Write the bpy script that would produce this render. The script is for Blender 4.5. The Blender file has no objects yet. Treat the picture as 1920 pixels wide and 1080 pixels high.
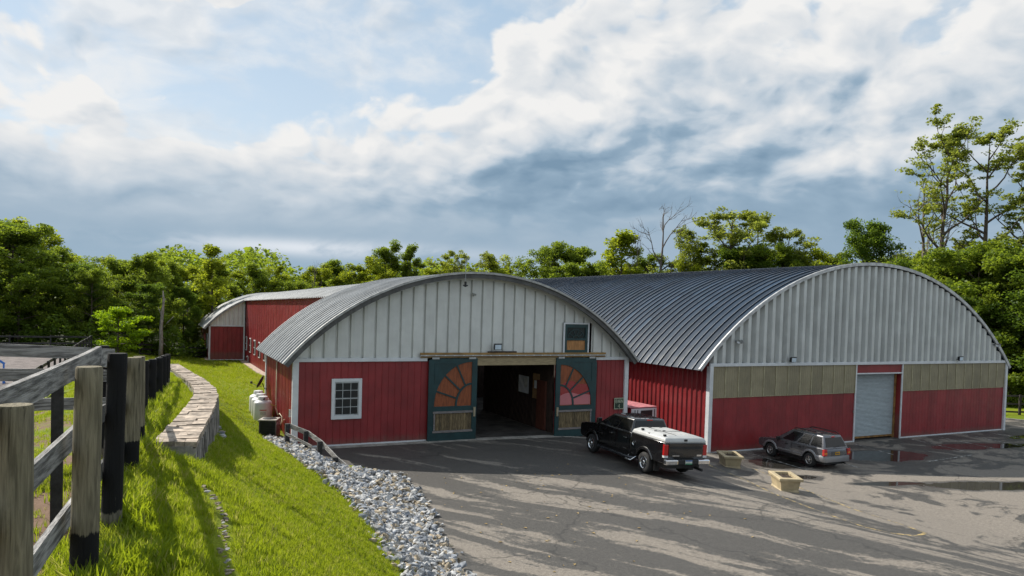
import bpy, bmesh, math, random
import numpy as np
from mathutils import Vector, Matrix, noise as mnoise

random.seed(7)
RNG = np.random.default_rng(7)
S = bpy.context.scene
COL = S.collection
rad = math.radians

# ------------------------------------------------------------------ camera
cam_data = bpy.data.cameras.new("camera")
cam = bpy.data.objects.new("camera", cam_data)
COL.objects.link(cam)
r_ = Vector((0.89746493, -0.44010265, 0.02943377))
u_ = Vector((-0.01349229, 0.03930783, 0.99913605))
w_ = Vector((0.44087941, 0.8970867, -0.02933941))
cm = Matrix((r_, u_, -w_)).transposed().to_4x4()
cm.translation = Vector((0, 0, 6.4834))
cam.matrix_world = cm
cam_data.sensor_width = 36.0
cam_data.lens = 36.0 * 1354.2 / 1920.0
cam_data.shift_y = 74.82 / 1920.0
cam_data.clip_start = 0.1
cam_data.clip_end = 6000
S.camera = cam

# ------------------------------------------------------------------ sun and sky
SUN_TO = Vector((-0.60, 1.0, 1.0)).normalized()          # direction towards the sun
sun_el = math.asin(SUN_TO.z)
sun_az = math.atan2(SUN_TO.x, SUN_TO.y)                   # clockwise from +Y
ld = bpy.data.lights.new("sun", 'SUN')
ld.energy = 4.4
ld.angle = rad(0.5)
ld.color = (1.0, 0.94, 0.84)
sun = bpy.data.objects.new("sun", ld)
COL.objects.link(sun)
sun.rotation_euler = SUN_TO.to_track_quat('Z', 'Y').to_euler()

S.view_settings.view_transform = 'Standard'
S.view_settings.look = 'None'
S.view_settings.gamma = 1.0
S.view_settings.use_curve_mapping = False
S.view_settings.exposure = 0.55


class NT:
    """small helper to write node trees"""
    def __init__(self, tree, dim='3D'):
        self.dim = dim
        self.t = tree
        self.n = tree.nodes
        self.l = tree.links

    def new(self, typ, **kw):
        nd = self.n.new(typ)
        for k, v in kw.items():
            setattr(nd, k, v)
        return nd

    def put(self, sock, val):
        if val is None:
            return
        if isinstance(val, bpy.types.NodeSocket):
            self.l.new(val, sock)
        else:
            if isinstance(val, (tuple, list)) and len(val) == 3 and len(sock.default_value) == 4:
                val = (*val, 1.0)
            sock.default_value = val

    def math(self, op, a, b=None, c=None, clamp=False):
        nd = self.new('ShaderNodeMath', operation=op, use_clamp=clamp)
        self.put(nd.inputs[0], a); self.put(nd.inputs[1], b); self.put(nd.inputs[2], c)
        return nd.outputs[0]

    def vmath(self, op, a, b=None, scale=None):
        nd = self.new('ShaderNodeVectorMath', operation=op)
        self.put(nd.inputs[0], a); self.put(nd.inputs[1], b)
        if scale is not None:
            self.put(nd.inputs[3], scale)
        return nd.outputs['Value'] if op in ('LENGTH', 'DOT_PRODUCT', 'DISTANCE') else nd.outputs[0]

    def noise(self, vec, scale, detail=4, rough=0.55, dist=0.0, out='Fac'):
        nd = self.new('ShaderNodeTexNoise', noise_dimensions=self.dim)
        self.put(nd.inputs['Vector'], vec)
        nd.inputs['Scale'].default_value = scale
        nd.inputs['Detail'].default_value = detail
        nd.inputs['Roughness'].default_value = rough
        nd.inputs['Distortion'].default_value = dist
        return nd.outputs[out]

    def voro(self, vec, scale, feature='F1', out='Distance'):
        nd = self.new('ShaderNodeTexVoronoi', feature=feature)
        self.put(nd.inputs['Vector'], vec)
        nd.inputs['Scale'].default_value = scale
        return nd.outputs[out]

    def ramp(self, fac, stops, interp='LINEAR'):
        nd = self.new('ShaderNodeValToRGB')
        nd.color_ramp.interpolation = interp
        el = nd.color_ramp.elements
        while len(el) < len(stops):
            el.new(0.5)
        for e, (p, c) in zip(el, stops):
            e.position = p
            e.color = (c, c, c, 1) if isinstance(c, (int, float)) else (*c, 1)
        self.put(nd.inputs[0], fac)
        return nd.outputs[0]

    def mix(self, fac, a, b, blend='MIX'):
        nd = self.new('ShaderNodeMix', data_type='RGBA', blend_type=blend)
        self.put(nd.inputs[0], fac); self.put(nd.inputs[6], a); self.put(nd.inputs[7], b)
        return nd.outputs[2]

    def smooth(self, x, lo, hi, o0=0.0, o1=1.0):
        nd = self.new('ShaderNodeMapRange', interpolation_type='SMOOTHSTEP')
        self.put(nd.inputs[0], x)
        nd.inputs[1].default_value = lo; nd.inputs[2].default_value = hi
        nd.inputs[3].default_value = o0; nd.inputs[4].default_value = o1
        return nd.outputs[0]

    def sep(self, v):
        nd = self.new('ShaderNodeSeparateXYZ'); self.put(nd.inputs[0], v)
        return nd.outputs

    def comb(self, x, y, z):
        nd = self.new('ShaderNodeCombineXYZ')
        self.put(nd.inputs[0], x); self.put(nd.inputs[1], y); self.put(nd.inputs[2], z)
        return nd.outputs[0]


def build_world():
    W = bpy.data.worlds.new("World")
    S.world = W
    W.use_nodes = True
    t = NT(W.node_tree, '2D')
    t.n.clear()
    out = t.new('ShaderNodeOutputWorld')
    bg = t.new('ShaderNodeBackground')
    bg.inputs[1].default_value = 0.10
    t.l.new(bg.outputs[0], out.inputs[0])
    sky = t.new('ShaderNodeTexSky', sky_type='NISHITA')
    sky.sun_disc = False
    sky.sun_elevation = sun_el
    sky.sun_rotation = sun_az
    sky.air_density = 1.0
    sky.dust_density = 0.8
    sky.ozone_density = 1.6
    tc = t.new('ShaderNodeTexCoord')
    D = t.vmath('NORMALIZE', tc.outputs['Generated'])
    x, y, z = t.sep(D)
    el = t.math('ARCSINE', z)
    az = t.math('ARCTAN2', x, y)
    elp = t.math('MAXIMUM', el, 0.0)
    # clouds seen at a slant: the pattern flattens towards the horizon
    sy = t.math('MULTIPLY', t.math('POWER', elp, 0.80), 1.75)
    P = t.comb(az, sy, 3.7)
    warp = t.noise(P, 4.0, 4, 0.55, out='Color')
    Pw = t.vmath('ADD', P, t.vmath('SCALE', t.vmath('SUBTRACT', warp, (0.5, 0.5, 0.5)), scale=0.10))

    def field(v):
        f = t.noise(v, 5.2, 8, 0.56)
        vo = t.new('ShaderNodeTexVoronoi', feature='SMOOTH_F1', voronoi_dimensions='2D')
        t.put(vo.inputs['Vector'], v)
        vo.inputs['Scale'].default_value = 9.0
        vo.inputs['Detail'].default_value = 2.5
        vo.inputs['Roughness'].default_value = 0.55
        vo.inputs['Smoothness'].default_value = 0.35
        bil = t.math('SUBTRACT', 1.0, vo.outputs['Distance'])
        return t.math('ADD', t.math('MULTIPLY', t.math('SUBTRACT', f, 0.5), 0.80), t.math('MULTIPLY', t.math('SUBTRACT', bil, 0.5), 0.34))
    F = field(Pw)
    F2 = field(t.vmath('ADD', Pw, (-0.020, 0.034, 0.0)))       # a little nearer the sun
    big = t.noise(t.vmath('ADD', P, (5.2, 1.3, 0.0)), 2.6, 5, 0.5)
    mid = t.noise(t.vmath('ADD', Pw, (1.7, 8.3, 0.0)), 5.0, 8, 0.55)

    def blob(a0, e0, ra, re):
        dx = t.math('DIVIDE', t.math('SUBTRACT', az, a0), ra)
        dy = t.math('DIVIDE', t.math('SUBTRACT', el, e0), re)
        return t.math('EXPONENT', t.math('MULTIPLY', t.math('ADD', t.math('MULTIPLY', dx, dx), t.math('MULTIPLY', dy, dy)), -1.0))
    # height of the cloud bank's upper edge along the horizon
    u = t.math('DIVIDE', t.math('ADD', az, 0.4), 1.8)
    top = t.ramp(u, [((a + 0.4) / 1.8, e) for a, e in BANK_TOP], 'EASE')
    bias = t.math('MULTIPLY', t.math('SUBTRACT', top, el), 4.2)
    bias = t.math('MINIMUM', t.math('MAXIMUM', bias, -0.20), 0.85)
    dens = t.math('ADD', F, bias)
    for (a0, e0, ra, re, amp) in CLOUD_BLOBS:
        dens = t.math('ADD', dens, t.math('MULTIPLY', blob(a0, e0, ra, re), amp))
    cover = t.smooth(dens, -0.03, 0.13)
    wisp = t.math('MULTIPLY', t.smooth(mid, 0.34, 0.66), 0.78)
    cover = t.math('MAXIMUM', cover, wisp)
    rel = t.math('DIVIDE', el, top)
    lit = t.math('MULTIPLY', t.math('SUBTRACT', F, F2), 1.40)
    br = t.smooth(rel, 0.22, 0.74, 0.30, 0.70)
    calm = t.smooth(el, 0.06, 0.24, 0.35, 1.0)
    br = t.math('ADD', br, t.math('MULTIPLY', t.math('MULTIPLY', t.math('SUBTRACT', big, 0.5), 0.85), calm))
    br = t.math('ADD', br, t.math('MULTIPLY', t.math('MULTIPLY', t.math('SUBTRACT', mid, 0.5), 0.34), calm))
    fade = t.smooth(el, 0.07, 0.22)
    br = t.math('ADD', br, t.math('MULTIPLY', lit, fade))
    for (a0, e0, ra, re, amp) in DARK_BLOBS:
        br = t.math('SUBTRACT', br, t.math('MULTIPLY', blob(a0, e0, ra, re), amp))
    edge = t.smooth(dens, 0.02, 0.34, 0.26, 0.0)
    br = t.math('ADD', br, t.math('MULTIPLY', edge, fade), clamp=True)
    ccol = t.ramp(br, [(0.0, (0.135, 0.210, 0.290)), (0.28, (0.210, 0.290, 0.370)), (0.52, (0.365, 0.42, 0.475)),
                       (0.76, (0.50, 0.52, 0.54)), (1.0, (0.605, 0.602, 0.595))])
    # air light over the low part of the clouds, and the bright strip under their base
    ccol = t.mix(t.smooth(el, 0.0, 0.10, 0.45, 0.0), ccol, (0.27, 0.36, 0.44))
    strip = t.math('MULTIPLY', blob(0.20, 0.070, 0.20, 0.011), t.smooth(mid, 0.30, 0.52))
    ccol = t.mix(t.math('MULTIPLY', strip, 0.85), ccol, (0.56, 0.585, 0.62))
    ccol = t.vmath('SCALE', ccol, scale=10.0)
    blue = t.mix(0.75, sky.outputs[0], t.mix(t.smooth(el, 0.12, 0.5), (4.3, 5.0, 5.5), (3.1, 4.15, 5.1)))
    skyc = t.mix(cover, blue, ccol)
    below = t.smooth(z, -0.03, 0.0)
    skyc = t.mix(below, (1.2, 1.5, 1.4), skyc)
    t.l.new(skyc, bg.inputs[0])


# azimuth (rad, clockwise from the barns' long axis) and elevation of the bank's upper edge
BANK_TOP = [(-0.40, 0.27), (-0.14, 0.27), (0.03, 0.235), (0.16, 0.27), (0.36, 0.30), (0.46, 0.39), (0.58, 0.435), (0.85, 0.43), (1.05, 0.415), (1.40, 0.33)]
# azimuth, elevation, radii, amount
CLOUD_BLOBS = [(-0.02, 0.42, 0.20, 0.07, 0.75), (0.33, 0.36, 0.1, 0.03, 0.12), (0.16, 0.30, 0.10, 0.02, 0.10), (0.85, 0.46, 0.2, 0.03, -0.5), (0.06, 0.36, 0.12, 0.03, 0.12), (0.38, 0.41, 0.16, 0.06, -0.10), (0.80, 0.315, 0.05, 0.02, -0.2)]
DARK_BLOBS = [(0.46, 0.175, 0.26, 0.05, 0.16), (0.82, 0.285, 0.09, 0.03, 0.26), (0.02, 0.135, 0.2, 0.03, 0.10), (0.66, 0.33, 0.16, 0.07, -0.14),
              (0.98, 0.34, 0.14, 0.06, -0.12), (-0.08, 0.225, 0.14, 0.035, -0.20), (0.42, 0.235, 0.14, 0.03, -0.12), (0.75, 0.10, 0.3, 0.05, 0.04), (0.62, 0.10, 0.25, 0.03, -0.08), (0.30, 0.19, 0.12, 0.02, -0.10), (-0.02, 0.375, 0.10, 0.018, 0.22), (0.55, 0.215, 0.05, 0.012, -0.22), (0.84, 0.20, 0.07, 0.015, -0.2), (0.63, 0.19, 0.03, 0.01, -0.2)]
build_world()

# ------------------------------------------------------------------ materials
MATS = {}


def mat(name, col, rough=0.65, metal=0.0, var=0.18, vscale=3.0, bump=0.0, bscale=40.0, rnd=0.0,
        stretch=(1, 1, 1), coord='Object', col2=None, spec=0.5, coat=0.0, streak=0.0, transl=0.0, splash=None):
    if name in MATS:
        return MATS[name]
    m = bpy.data.materials.new(name)
    m.use_nodes = True
    t = NT(m.node_tree)
    b = t.n['Principled BSDF']
    tc = t.new('ShaderNodeTexCoord')
    v = t.vmath('MULTIPLY', tc.outputs[coord], stretch)
    oi = t.new('ShaderNodeObjectInfo')
    v = t.vmath('ADD', v, t.vmath('SCALE', (13.1, 7.7, 3.3), scale=t.math('MULTIPLY', oi.outputs['Random'], 10.0)))
    n = t.noise(v, vscale, 6, 0.6)
    c2 = col2 if col2 else tuple(max(0, c * (1 - var * 1.6)) for c in col)
    c1 = tuple(min(1, c * (1 + var * 0.9)) for c in col) if not col2 else col
    c = t.mix(t.smooth(n, 0.32, 0.68), c2, c1)
    if streak:
        sv = t.vmath('MULTIPLY', tc.outputs[coord], (1, 1, 0.06))
        sn = t.noise(sv, 9.0, 5, 0.65)
        c = t.mix(t.math('MULTIPLY', t.smooth(sn, 0.45, 0.75), streak), c, tuple(q * 0.45 for q in col))
    if splash is not None:
        _, _, wz = t.sep(tc.outputs['Object'])
        sp_ = t.noise(t.vmath('MULTIPLY', tc.outputs['Object'], (5, 5, 1.2)), 1.0, 7, 0.7)
        hgt = t.math('SUBTRACT', wz, t.math('MULTIPLY', sp_, 0.75))
        c = t.mix(t.smooth(hgt, splash - 0.35, splash + 0.10, 0.55, 0.0), c, (0.13, 0.085, 0.065))
        fd = t.noise(t.vmath('MULTIPLY', tc.outputs['Object'], (1, 1, 0.35)), 0.6, 5, 0.6)
        c = t.mix(t.smooth(fd, 0.45, 0.75, 0.0, 0.35), c, tuple(min(1, q * 1.25 + 0.02) for q in col))
    if rnd:
        k = t.math('ADD', 1 - rnd, t.math('MULTIPLY', oi.outputs['Random'], 2 * rnd))
        c = t.vmath('SCALE', c, scale=k)
    t.put(b.inputs['Base Color'], c)
    rn = t.smooth(t.noise(v, vscale * 2.3, 4), 0.3, 0.7, max(0.02, rough - 0.08), min(1, rough + 0.08))
    t.put(b.inputs['Roughness'], rn)
    b.inputs['Metallic'].default_value = metal
    b.inputs['Specular IOR Level'].default_value = spec
    b.inputs['Coat Weight'].default_value = coat
    b.inputs['Coat Roughness'].default_value = 0.05
    if transl:
        b.inputs['Transmission Weight'].default_value = 0
    if bump:
        bn = t.new('ShaderNodeBump')
        bn.inputs['Strength'].default_value = bump
        bn.inputs['Distance'].default_value = 0.02
        t.put(bn.inputs['Height'], t.noise(v, bscale, 5, 0.6))
        t.l.new(bn.outputs[0], b.inputs['Normal'])
    MATS[name] = m
    return m


def glass_mat(name, col=(0.012, 0.014, 0.016), rough=0.04):
    m = mat(name, col, rough, 0, 0.05, 1.0, spec=0.45)
    return m


def leaf_mat(name, c1, c2, trans=0.60, patch=False):
    m = bpy.data.materials.new(name)
    m.use_nodes = True
    t = NT(m.node_tree)
    t.n.clear()
    out = t.new('ShaderNodeOutputMaterial')
    oi = t.new('ShaderNodeObjectInfo')
    at = t.new('ShaderNodeAttribute', attribute_name='tint')
    f = t.math('ADD', t.math('MULTIPLY', at.outputs['Fac'], 0.75), t.math('MULTIPLY', oi.outputs['Random'], 0.35), clamp=True)
    c = t.mix(f, c1, c2)
    if patch:
        g = t.new('ShaderNodeNewGeometry')
        a1 = t.noise(g.outputs['Position'], 0.7, 5, 0.65); a2 = t.noise(g.outputs['Position'], 0.25, 3, 0.5)
        c = t.mix(t.smooth(a2, 0.40, 0.62, 0.0, 0.7), c, (0.105, 0.185, 0.010))
        c = t.mix(t.smooth(a1, 0.56, 0.72, 0.0, 0.65), c, (0.33, 0.30, 0.075))
        c = t.mix(t.math('GREATER_THAN', oi.outputs['Random'], 0.88), c, (0.38, 0.33, 0.14))
    d = t.new('ShaderNodeBsdfDiffuse')
    t.put(d.inputs[0], c)
    tr = t.new('ShaderNodeBsdfTranslucent')
    t.put(tr.inputs[0], t.mix(0.5, c, (c2[0] * 1.5, c2[1] * 1.5, c2[2] * 0.6)))
    gl = t.new('ShaderNodeBsdfGlossy')
    gl.inputs['Roughness'].default_value = 0.45
    gl.inputs[0].default_value = (0.8, 0.85, 0.8, 1)
    ms = t.new('ShaderNodeMixShader'); ms.inputs[0].default_value = trans
    t.l.new(d.outputs[0], ms.inputs[1]); t.l.new(tr.outputs[0], ms.inputs[2])
    m2 = t.new('ShaderNodeMixShader'); m2.inputs[0].default_value = 0.015
    t.l.new(ms.outputs[0], m2.inputs[1]); t.l.new(gl.outputs[0], m2.inputs[2])
    t.l.new(m2.outputs[0], out.inputs[0])
    MATS[name] = m
    return m


# ------------------------------------------------------------------ mesh builder
class MB:
    def __init__(self, M=None):
        self.v = []; self.f = []; self.mi = []
        self.M = M

    def add(self, vs, fs, mi=0):
        o = len(self.v)
        if self.M is not None:
            vs = [tuple(self.M @ Vector(p)) for p in vs]
        self.v.extend(vs)
        for f in fs:
            self.f.append(tuple(i + o for i in f)); self.mi.append(mi)
        return self

    def box(self, x0, y0, z0, x1, y1, z1, mi=0, taper=1.0, jit=0.0):
        cx, cy = (x0 + x1) / 2, (y0 + y1) / 2
        vs = []
        for z, k in ((z0, 1.0), (z1, taper)):
            for x, y in ((x0, y0), (x1, y0), (x1, y1), (x0, y1)):
                vs.append((cx + (x - cx) * k + random.uniform(-jit, jit), cy + (y - cy) * k + random.uniform(-jit, jit),
                           z + random.uniform(-jit, jit)))
        return self.add(vs, [(3, 2, 1, 0), (4, 5, 6, 7), (0, 1, 5, 4), (1, 2, 6, 5), (2, 3, 7, 6), (3, 0, 4, 7)], mi)

    def hexa(self, b, t, mi=0):
        """solid between a bottom quad and a top quad"""
        return self.add(list(b) + list(t), [(3, 2, 1, 0), (4, 5, 6, 7), (0, 1, 5, 4), (1, 2, 6, 5), (2, 3, 7, 6), (3, 0, 4, 7)], mi)

    def bar(self, a, b, w, h, mi=0, up=(0, 0, 1)):
        """rectangular bar from a to b, w across, h along up"""
        a = Vector(a); b = Vector(b); d = (b - a).normalized(); up = Vector(up)
        s = d.cross(up)
        if s.length < 1e-4:
            s = d.cross(Vector((1, 0, 0)))
        s.normalize(); n = s.cross(d).normalized()
        q = [s * (w / 2) - n * (h / 2), s * (w / 2) + n * (h / 2), -s * (w / 2) + n * (h / 2), -s * (w / 2) - n * (h / 2)]
        vs = [tuple(a + k) for k in q] + [tuple(b + k) for k in q]
        return self.add(vs, [(0, 1, 2, 3), (7, 6, 5, 4), (0, 4, 5, 1), (1, 5, 6, 2), (2, 6, 7, 3), (3, 7, 4, 0)], mi)

    def tube(self, pts, rs, n=8, mi=0, cap=True):
        pts = [Vector(p) for p in pts]
        if not hasattr(rs, '__len__'):
            rs = [rs] * len(pts)
        vs = []; fs = []
        ref = Vector((0.31, 0.2, 0.93))
        for i, p in enumerate(pts):
            d = (pts[min(i + 1, len(pts) - 1)] - pts[max(i - 1, 0)])
            if d.length < 1e-9:
                d = Vector((0, 0, 1))
            d.normalize()
            rr = ref if abs(d.dot(ref)) < 0.95 else Vector((1, 0, 0))
            s = d.cross(rr).normalized(); u = s.cross(d)
            for k in range(n):
                a = 2 * math.pi * k / n
                vs.append(tuple(p + (s * math.cos(a) + u * math.sin(a)) * rs[i]))
        for i in range(len(pts) - 1):
            for k in range(n):
                k2 = (k + 1) % n
                fs.append((i * n + k, i * n + k2, (i + 1) * n + k2, (i + 1) * n + k))
        if cap:
            fs.append(tuple(range(n))[::-1]); fs.append(tuple((len(pts) - 1) * n + k for k in range(n)))
        return self.add(vs, fs, mi)

    def lathe(self, prof, n=20, mi=0, axis='z', c=(0, 0, 0), cap=True):
        vs = []; fs = []
        for r, h in prof:
            for k in range(n):
                a = 2 * math.pi * k / n
                p = (r * math.cos(a), r * math.sin(a), h)
                if axis == 'x':
                    p = (h, r * math.cos(a), r * math.sin(a))
                elif axis == 'y':
                    p = (r * math.cos(a), h, r * math.sin(a))
                vs.append((p[0] + c[0], p[1] + c[1], p[2] + c[2]))
        for i in range(len(prof) - 1):
            for k in range(n):
                k2 = (k + 1) % n
                fs.append((i * n + k, i * n + k2, (i + 1) * n + k2, (i + 1) * n + k))
        if cap:
            fs.append(tuple(range(n))[::-1]); fs.append(tuple((len(prof) - 1) * n + k for k in range(n)))
        return self.add(vs, fs, mi)

    def prism(self, poly, a, b, axis='x', mi=0):
        """polygon in the two other axes, extruded along axis from a to b"""
        n = len(poly)

        def P(u, v, w):
            return {'x': (w, u, v), 'y': (u, w, v), 'z': (u, v, w)}[axis]
        vs = [P(u, v, a) for u, v in poly] + [P(u, v, b) for u, v in poly]
        fs = [tuple(range(n)), tuple(range(2 * n - 1, n - 1, -1))]
        for i in range(n):
            j = (i + 1) % n
            fs.append((i, i + n, j + n, j))
        return self.add(vs, fs, mi)

    def grid(self, rows, mi=0, closed=False):
        """rows: list of lists of points"""
        n = len(rows[0]); vs = [p for r in rows for p in r]; fs = []
        for i in range(len(rows) - 1):
            for k in range(n - (0 if closed else 1)):
                k2 = (k + 1) % n
                fs.append((i * n + k, i * n + k2, (i + 1) * n + k2, (i + 1) * n + k))
        return self.add(vs, fs, mi)

    def mesh(self, name, mats, smooth=False, fix=True):
        me = bpy.data.meshes.new(name)
        me.from_pydata(self.v, [], self.f)
        for m in (mats if isinstance(mats, (list, tuple)) else [mats]):
            me.materials.append(m)
        if len(me.materials) > 1:
            me.polygons.foreach_set('material_index', self.mi)
        if fix:
            bm = bmesh.new(); bm.from_mesh(me)
            bmesh.ops.recalc_face_normals(bm, faces=bm.faces)
            bm.to_mesh(me); bm.free()
        if smooth:
            me.polygons.foreach_set('use_smooth', [True] * len(me.polygons))
        me.update()
        return me

    def build(self, name, mats, parent=None, smooth=False, bevel=0.0, loc=None, fix=True, label=None, seg=2, auto=None):
        me = self.mesh(name, mats, smooth, fix)
        if auto is not None:
            me.polygons.foreach_set('use_smooth', [True] * len(me.polygons))
            me.set_sharp_from_angle(angle=rad(auto))
        o = bpy.data.objects.new(name, me)
        COL.objects.link(o)
        if parent is not None:
            o.parent = parent
        if loc is not None:
            o.location = loc
        if bevel:
            md = o.modifiers.new('bevel', 'BEVEL')
            md.width = bevel; md.segments = seg; md.limit_method = 'ANGLE'; md.angle_limit = rad(28)
            md.harden_normals = False
        if label:
            o['label'] = label
        return o


def tag(o, label=None, cat=None, group=None, kind=None):
    if label: o['label'] = label
    if cat: o['category'] = cat
    if group: o['group'] = group
    if kind: o['kind'] = kind
    return o


def thing(name, label, cat, loc=(0, 0, 0), rz=0.0, group=None):
    o = bpy.data.objects.new(name, None)
    o.empty_display_size = 0.2
    COL.objects.link(o)
    o.location = loc; o.rotation_euler = (0, 0, rz)
    return tag(o, label, cat, group)


def part(name, me, parent, loc=(0, 0, 0), rot=(0, 0, 0), sc=(1, 1, 1), label=None):
    """object from shared mesh data"""
    o = bpy.data.objects.new(name, me)
    COL.objects.link(o)
    o.parent = parent
    o.location = loc; o.rotation_euler = rot; o.scale = sc
    if label: o['label'] = label
    return o


def copy_tree(o, parent=None):
    c = o.copy(); COL.objects.link(c)
    if parent is not None:
        c.parent = parent
    for ch in o.children:
        copy_tree(ch, c)
    return c


# ------------------------------------------------------------------ terrain
def lot(X):
    """level of the paved yard, falling gently towards the right barn"""
    X = np.asarray(X, float)
    return np.interp(X, [6, 14, 19, 27.5, 30, 70, 200], [0, -0.02, -0.12, -1.22, -1.27, -1.27, -1.3])


STN = [  # Y, [(X, z)...]
    (-12, [(-60, 3.6), (-10, 4.5), (0.0, 4.6), (1.2, 4.2), (5.2, 0.7), (6.9, -0.03)]),
    (4, [(-60, 2.6), (-10, 4.2), (-1, 4.52), (0.2, 4.5), (1.2, 4.0), (4.9, 0.65), (6.0, -0.03)]),
    (9, [(-60, 2.0), (-10, 3.9), (-1, 4.45), (0.2, 4.36), (1.0, 3.9), (4.5, 0.85), (5.85, -0.03)]),
    (12, [(-60, 1.6), (-11, 3.2), (-3, 4.25), (-0.1, 4.2), (0.7, 3.92), (1.2, 3.5), (4.5, 0.88), (6.05, -0.03)]),
    (16, [(-60, 1.4), (-12, 2.3), (-4, 3.7), (0.3, 3.98), (1.0, 3.55), (4.5, 0.95), (6.45, -0.03)]),
    (20.4, [(-60, 1.4), (-12, 1.7), (-5, 2.9), (-2, 3.65), (0.9, 3.72), (1.5, 3.02), (4.6, 0.9), (7.3, -0.03)]),
    (26, [(-60, 1.4), (-9, 1.5), (-4, 2.6), (-1.5, 3.3), (0.9, 3.42), (1.6, 2.72), (4.5, 0.85), (6.4, 0.25), (7.9, -0.03)]),
    (29, [(-60, 1.4), (-7, 1.45), (-3, 2.7), (-1.5, 3.15), (0.85, 3.3), (1.5, 2.7), (4.2, 0.66), (5.6, 0.36), (6.4, -0.03)]),
    (31.5, [(-60, 1.4), (-6.5, 1.4), (-2, 3.0), (0.8, 3.18), (1.45, 2.6), (3.9, 0.50), (4.95, 0.34), (5.4, 0.28), (6.2, -0.03)]),
    (33, [(-60, 1.4), (-6, 1.4), (-2, 2.9), (0.8, 3.1), (1.4, 2.45), (3.7, 0.42), (5.3, 0.18), (5.42, 0.15), (5.6, -0.3)]),
    (36.5, [(-60, 1.4), (-5.5, 1.4), (-2, 2.6), (0.7, 2.95), (1.3, 2.4), (3.9, 0.75), (5.3, 0.42), (5.42, 0.4), (5.6, -0.2)]),
    (40.5, [(-60, 1.4), (-5.1, 1.4), (-2, 2.3), (0.5, 2.75), (1.1, 2.3), (4, 0.95), (5.3, 0.68), (5.42, 0.65), (5.6, 0.5)]),
    (41.5, [(-60, 1.4), (-5.1, 1.4), (-2, 2.3), (0.5, 2.7), (1.1, 2.3), (4, 0.98), (9.4, 0.6), (10.5, 0.2)]),
    (55, [(-60, 1.4), (-5.1, 1.4), (-3, 1.5), (0, 1.85), (4, 0.55), (9.3, 0.15), (10, 0.0)]),
    (70, [(-60, 1.4), (-5.1, 1.38), (-3, 1.05), (0, 0.7), (4, -0.2), (9.3, -0.55), (10, -0.6)]),
    (80, [(-60, 1.3), (-5.1, 1.2), (-3, 0.7), (0, 0.2), (5, -0.55), (9.3, -0.62), (10, -0.7)]),
    (92, [(-60, 1.0), (-5, 0.6), (0, -0.3), (5, -0.7), (10, -0.8)]),
    (120, [(-60, 0.5), (-5, -0.5), (10, -1.0)]),
    (300, [(-60, 4.0), (0, 6), (60, 4)]),
]


def terr(X, Y):
    X = np.asarray(X, float); Y = np.asarray(Y, float)
    ys = np.array([s[0] for s in STN])
    prof = []
    for s in STN:
        px = [a for a, b in s[1]]; pz = [b for a, b in s[1]]
        prof.append((px, pz))
    out = np.zeros(np.broadcast(X, Y).shape)
    X, Y = np.broadcast_arrays(X, Y)
    idx = np.clip(np.searchsorted(ys, Y) - 1, 0, len(ys) - 2)
    for i in range(len(ys) - 1):
        m = idx == i
        if not m.any():
            continue
        x = X[m]; f = np.clip((Y[m] - ys[i]) / (ys[i + 1] - ys[i]), 0, 1)

        def ev(k):
            px, pz = prof[k]
            z = np.interp(x, px, pz)
            over = x > px[-1]
            if ys[k] < 100:
                zz = np.minimum(pz[-1], lot(x) - 0.04) if ys[k] < 45 else np.full_like(x, pz[-1]) * 0 + np.minimum(pz[-1], lot(x) - 0.3)
                z = np.where(over, zz, z)
            return z
        out[m] = ev(i) * (1 - f) + ev(i + 1) * f
    return out


def tz(x, y):
    return float(terr(np.array([x]), np.array([y]))[0])


def lz(x):
    return float(lot(x))


def ground_mat():
    m = bpy.data.materials.new('lawn soil')
    m.use_nodes = True
    t = NT(m.node_tree); b = t.n['Principled BSDF']
    g = t.new('ShaderNodeNewGeometry')
    p = g.outputs['Position']
    n1 = t.noise(p, 0.35, 5, 0.6); n2 = t.noise(p, 3.0, 6, 0.65); n3 = t.noise(p, 40.0, 4, 0.7)
    c = t.mix(t.smooth(n1, 0.35, 0.65), (0.155, 0.215, 0.010), (0.24, 0.285, 0.014))
    c = t.mix(t.smooth(n2, 0.58, 0.80), c, (0.21, 0.19, 0.04))
    c = t.mix(t.smooth(n3, 0.35, 0.7), t.vmath('SCALE', c, scale=0.6), c)
    # bare trodden earth in the paddock left of the near fence
    x, y, z = t.sep(p)
    dirt = t.math('MULTIPLY', t.smooth(t.math('ADD', x, t.math('MULTIPLY', n2, 0.6)), -0.35, -0.05, 1, 0), t.smooth(y, 24, 30, 1, 0))
    dirt = t.math('MULTIPLY', dirt, t.smooth(n1, 0.40, 0.52))
    c = t.mix(dirt, c, t.mix(n2, (0.10, 0.06, 0.04), (0.24, 0.16, 0.11)))
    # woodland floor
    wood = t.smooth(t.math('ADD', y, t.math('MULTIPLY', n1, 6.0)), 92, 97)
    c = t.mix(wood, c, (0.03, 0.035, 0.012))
    t.put(b.inputs['Base Color'], c)
    b.inputs['Roughness'].default_value = 0.95
    b.inputs['Specular IOR Level'].default_value = 0.2
    bn = t.new('ShaderNodeBump'); bn.inputs['Strength'].default_value = 0.6; bn.inputs['Distance'].default_value = 0.04
    t.put(bn.inputs['Height'], t.noise(p, 25, 5, 0.7)); t.l.new(bn.outputs[0], b.inputs['Normal'])
    return m


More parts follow.
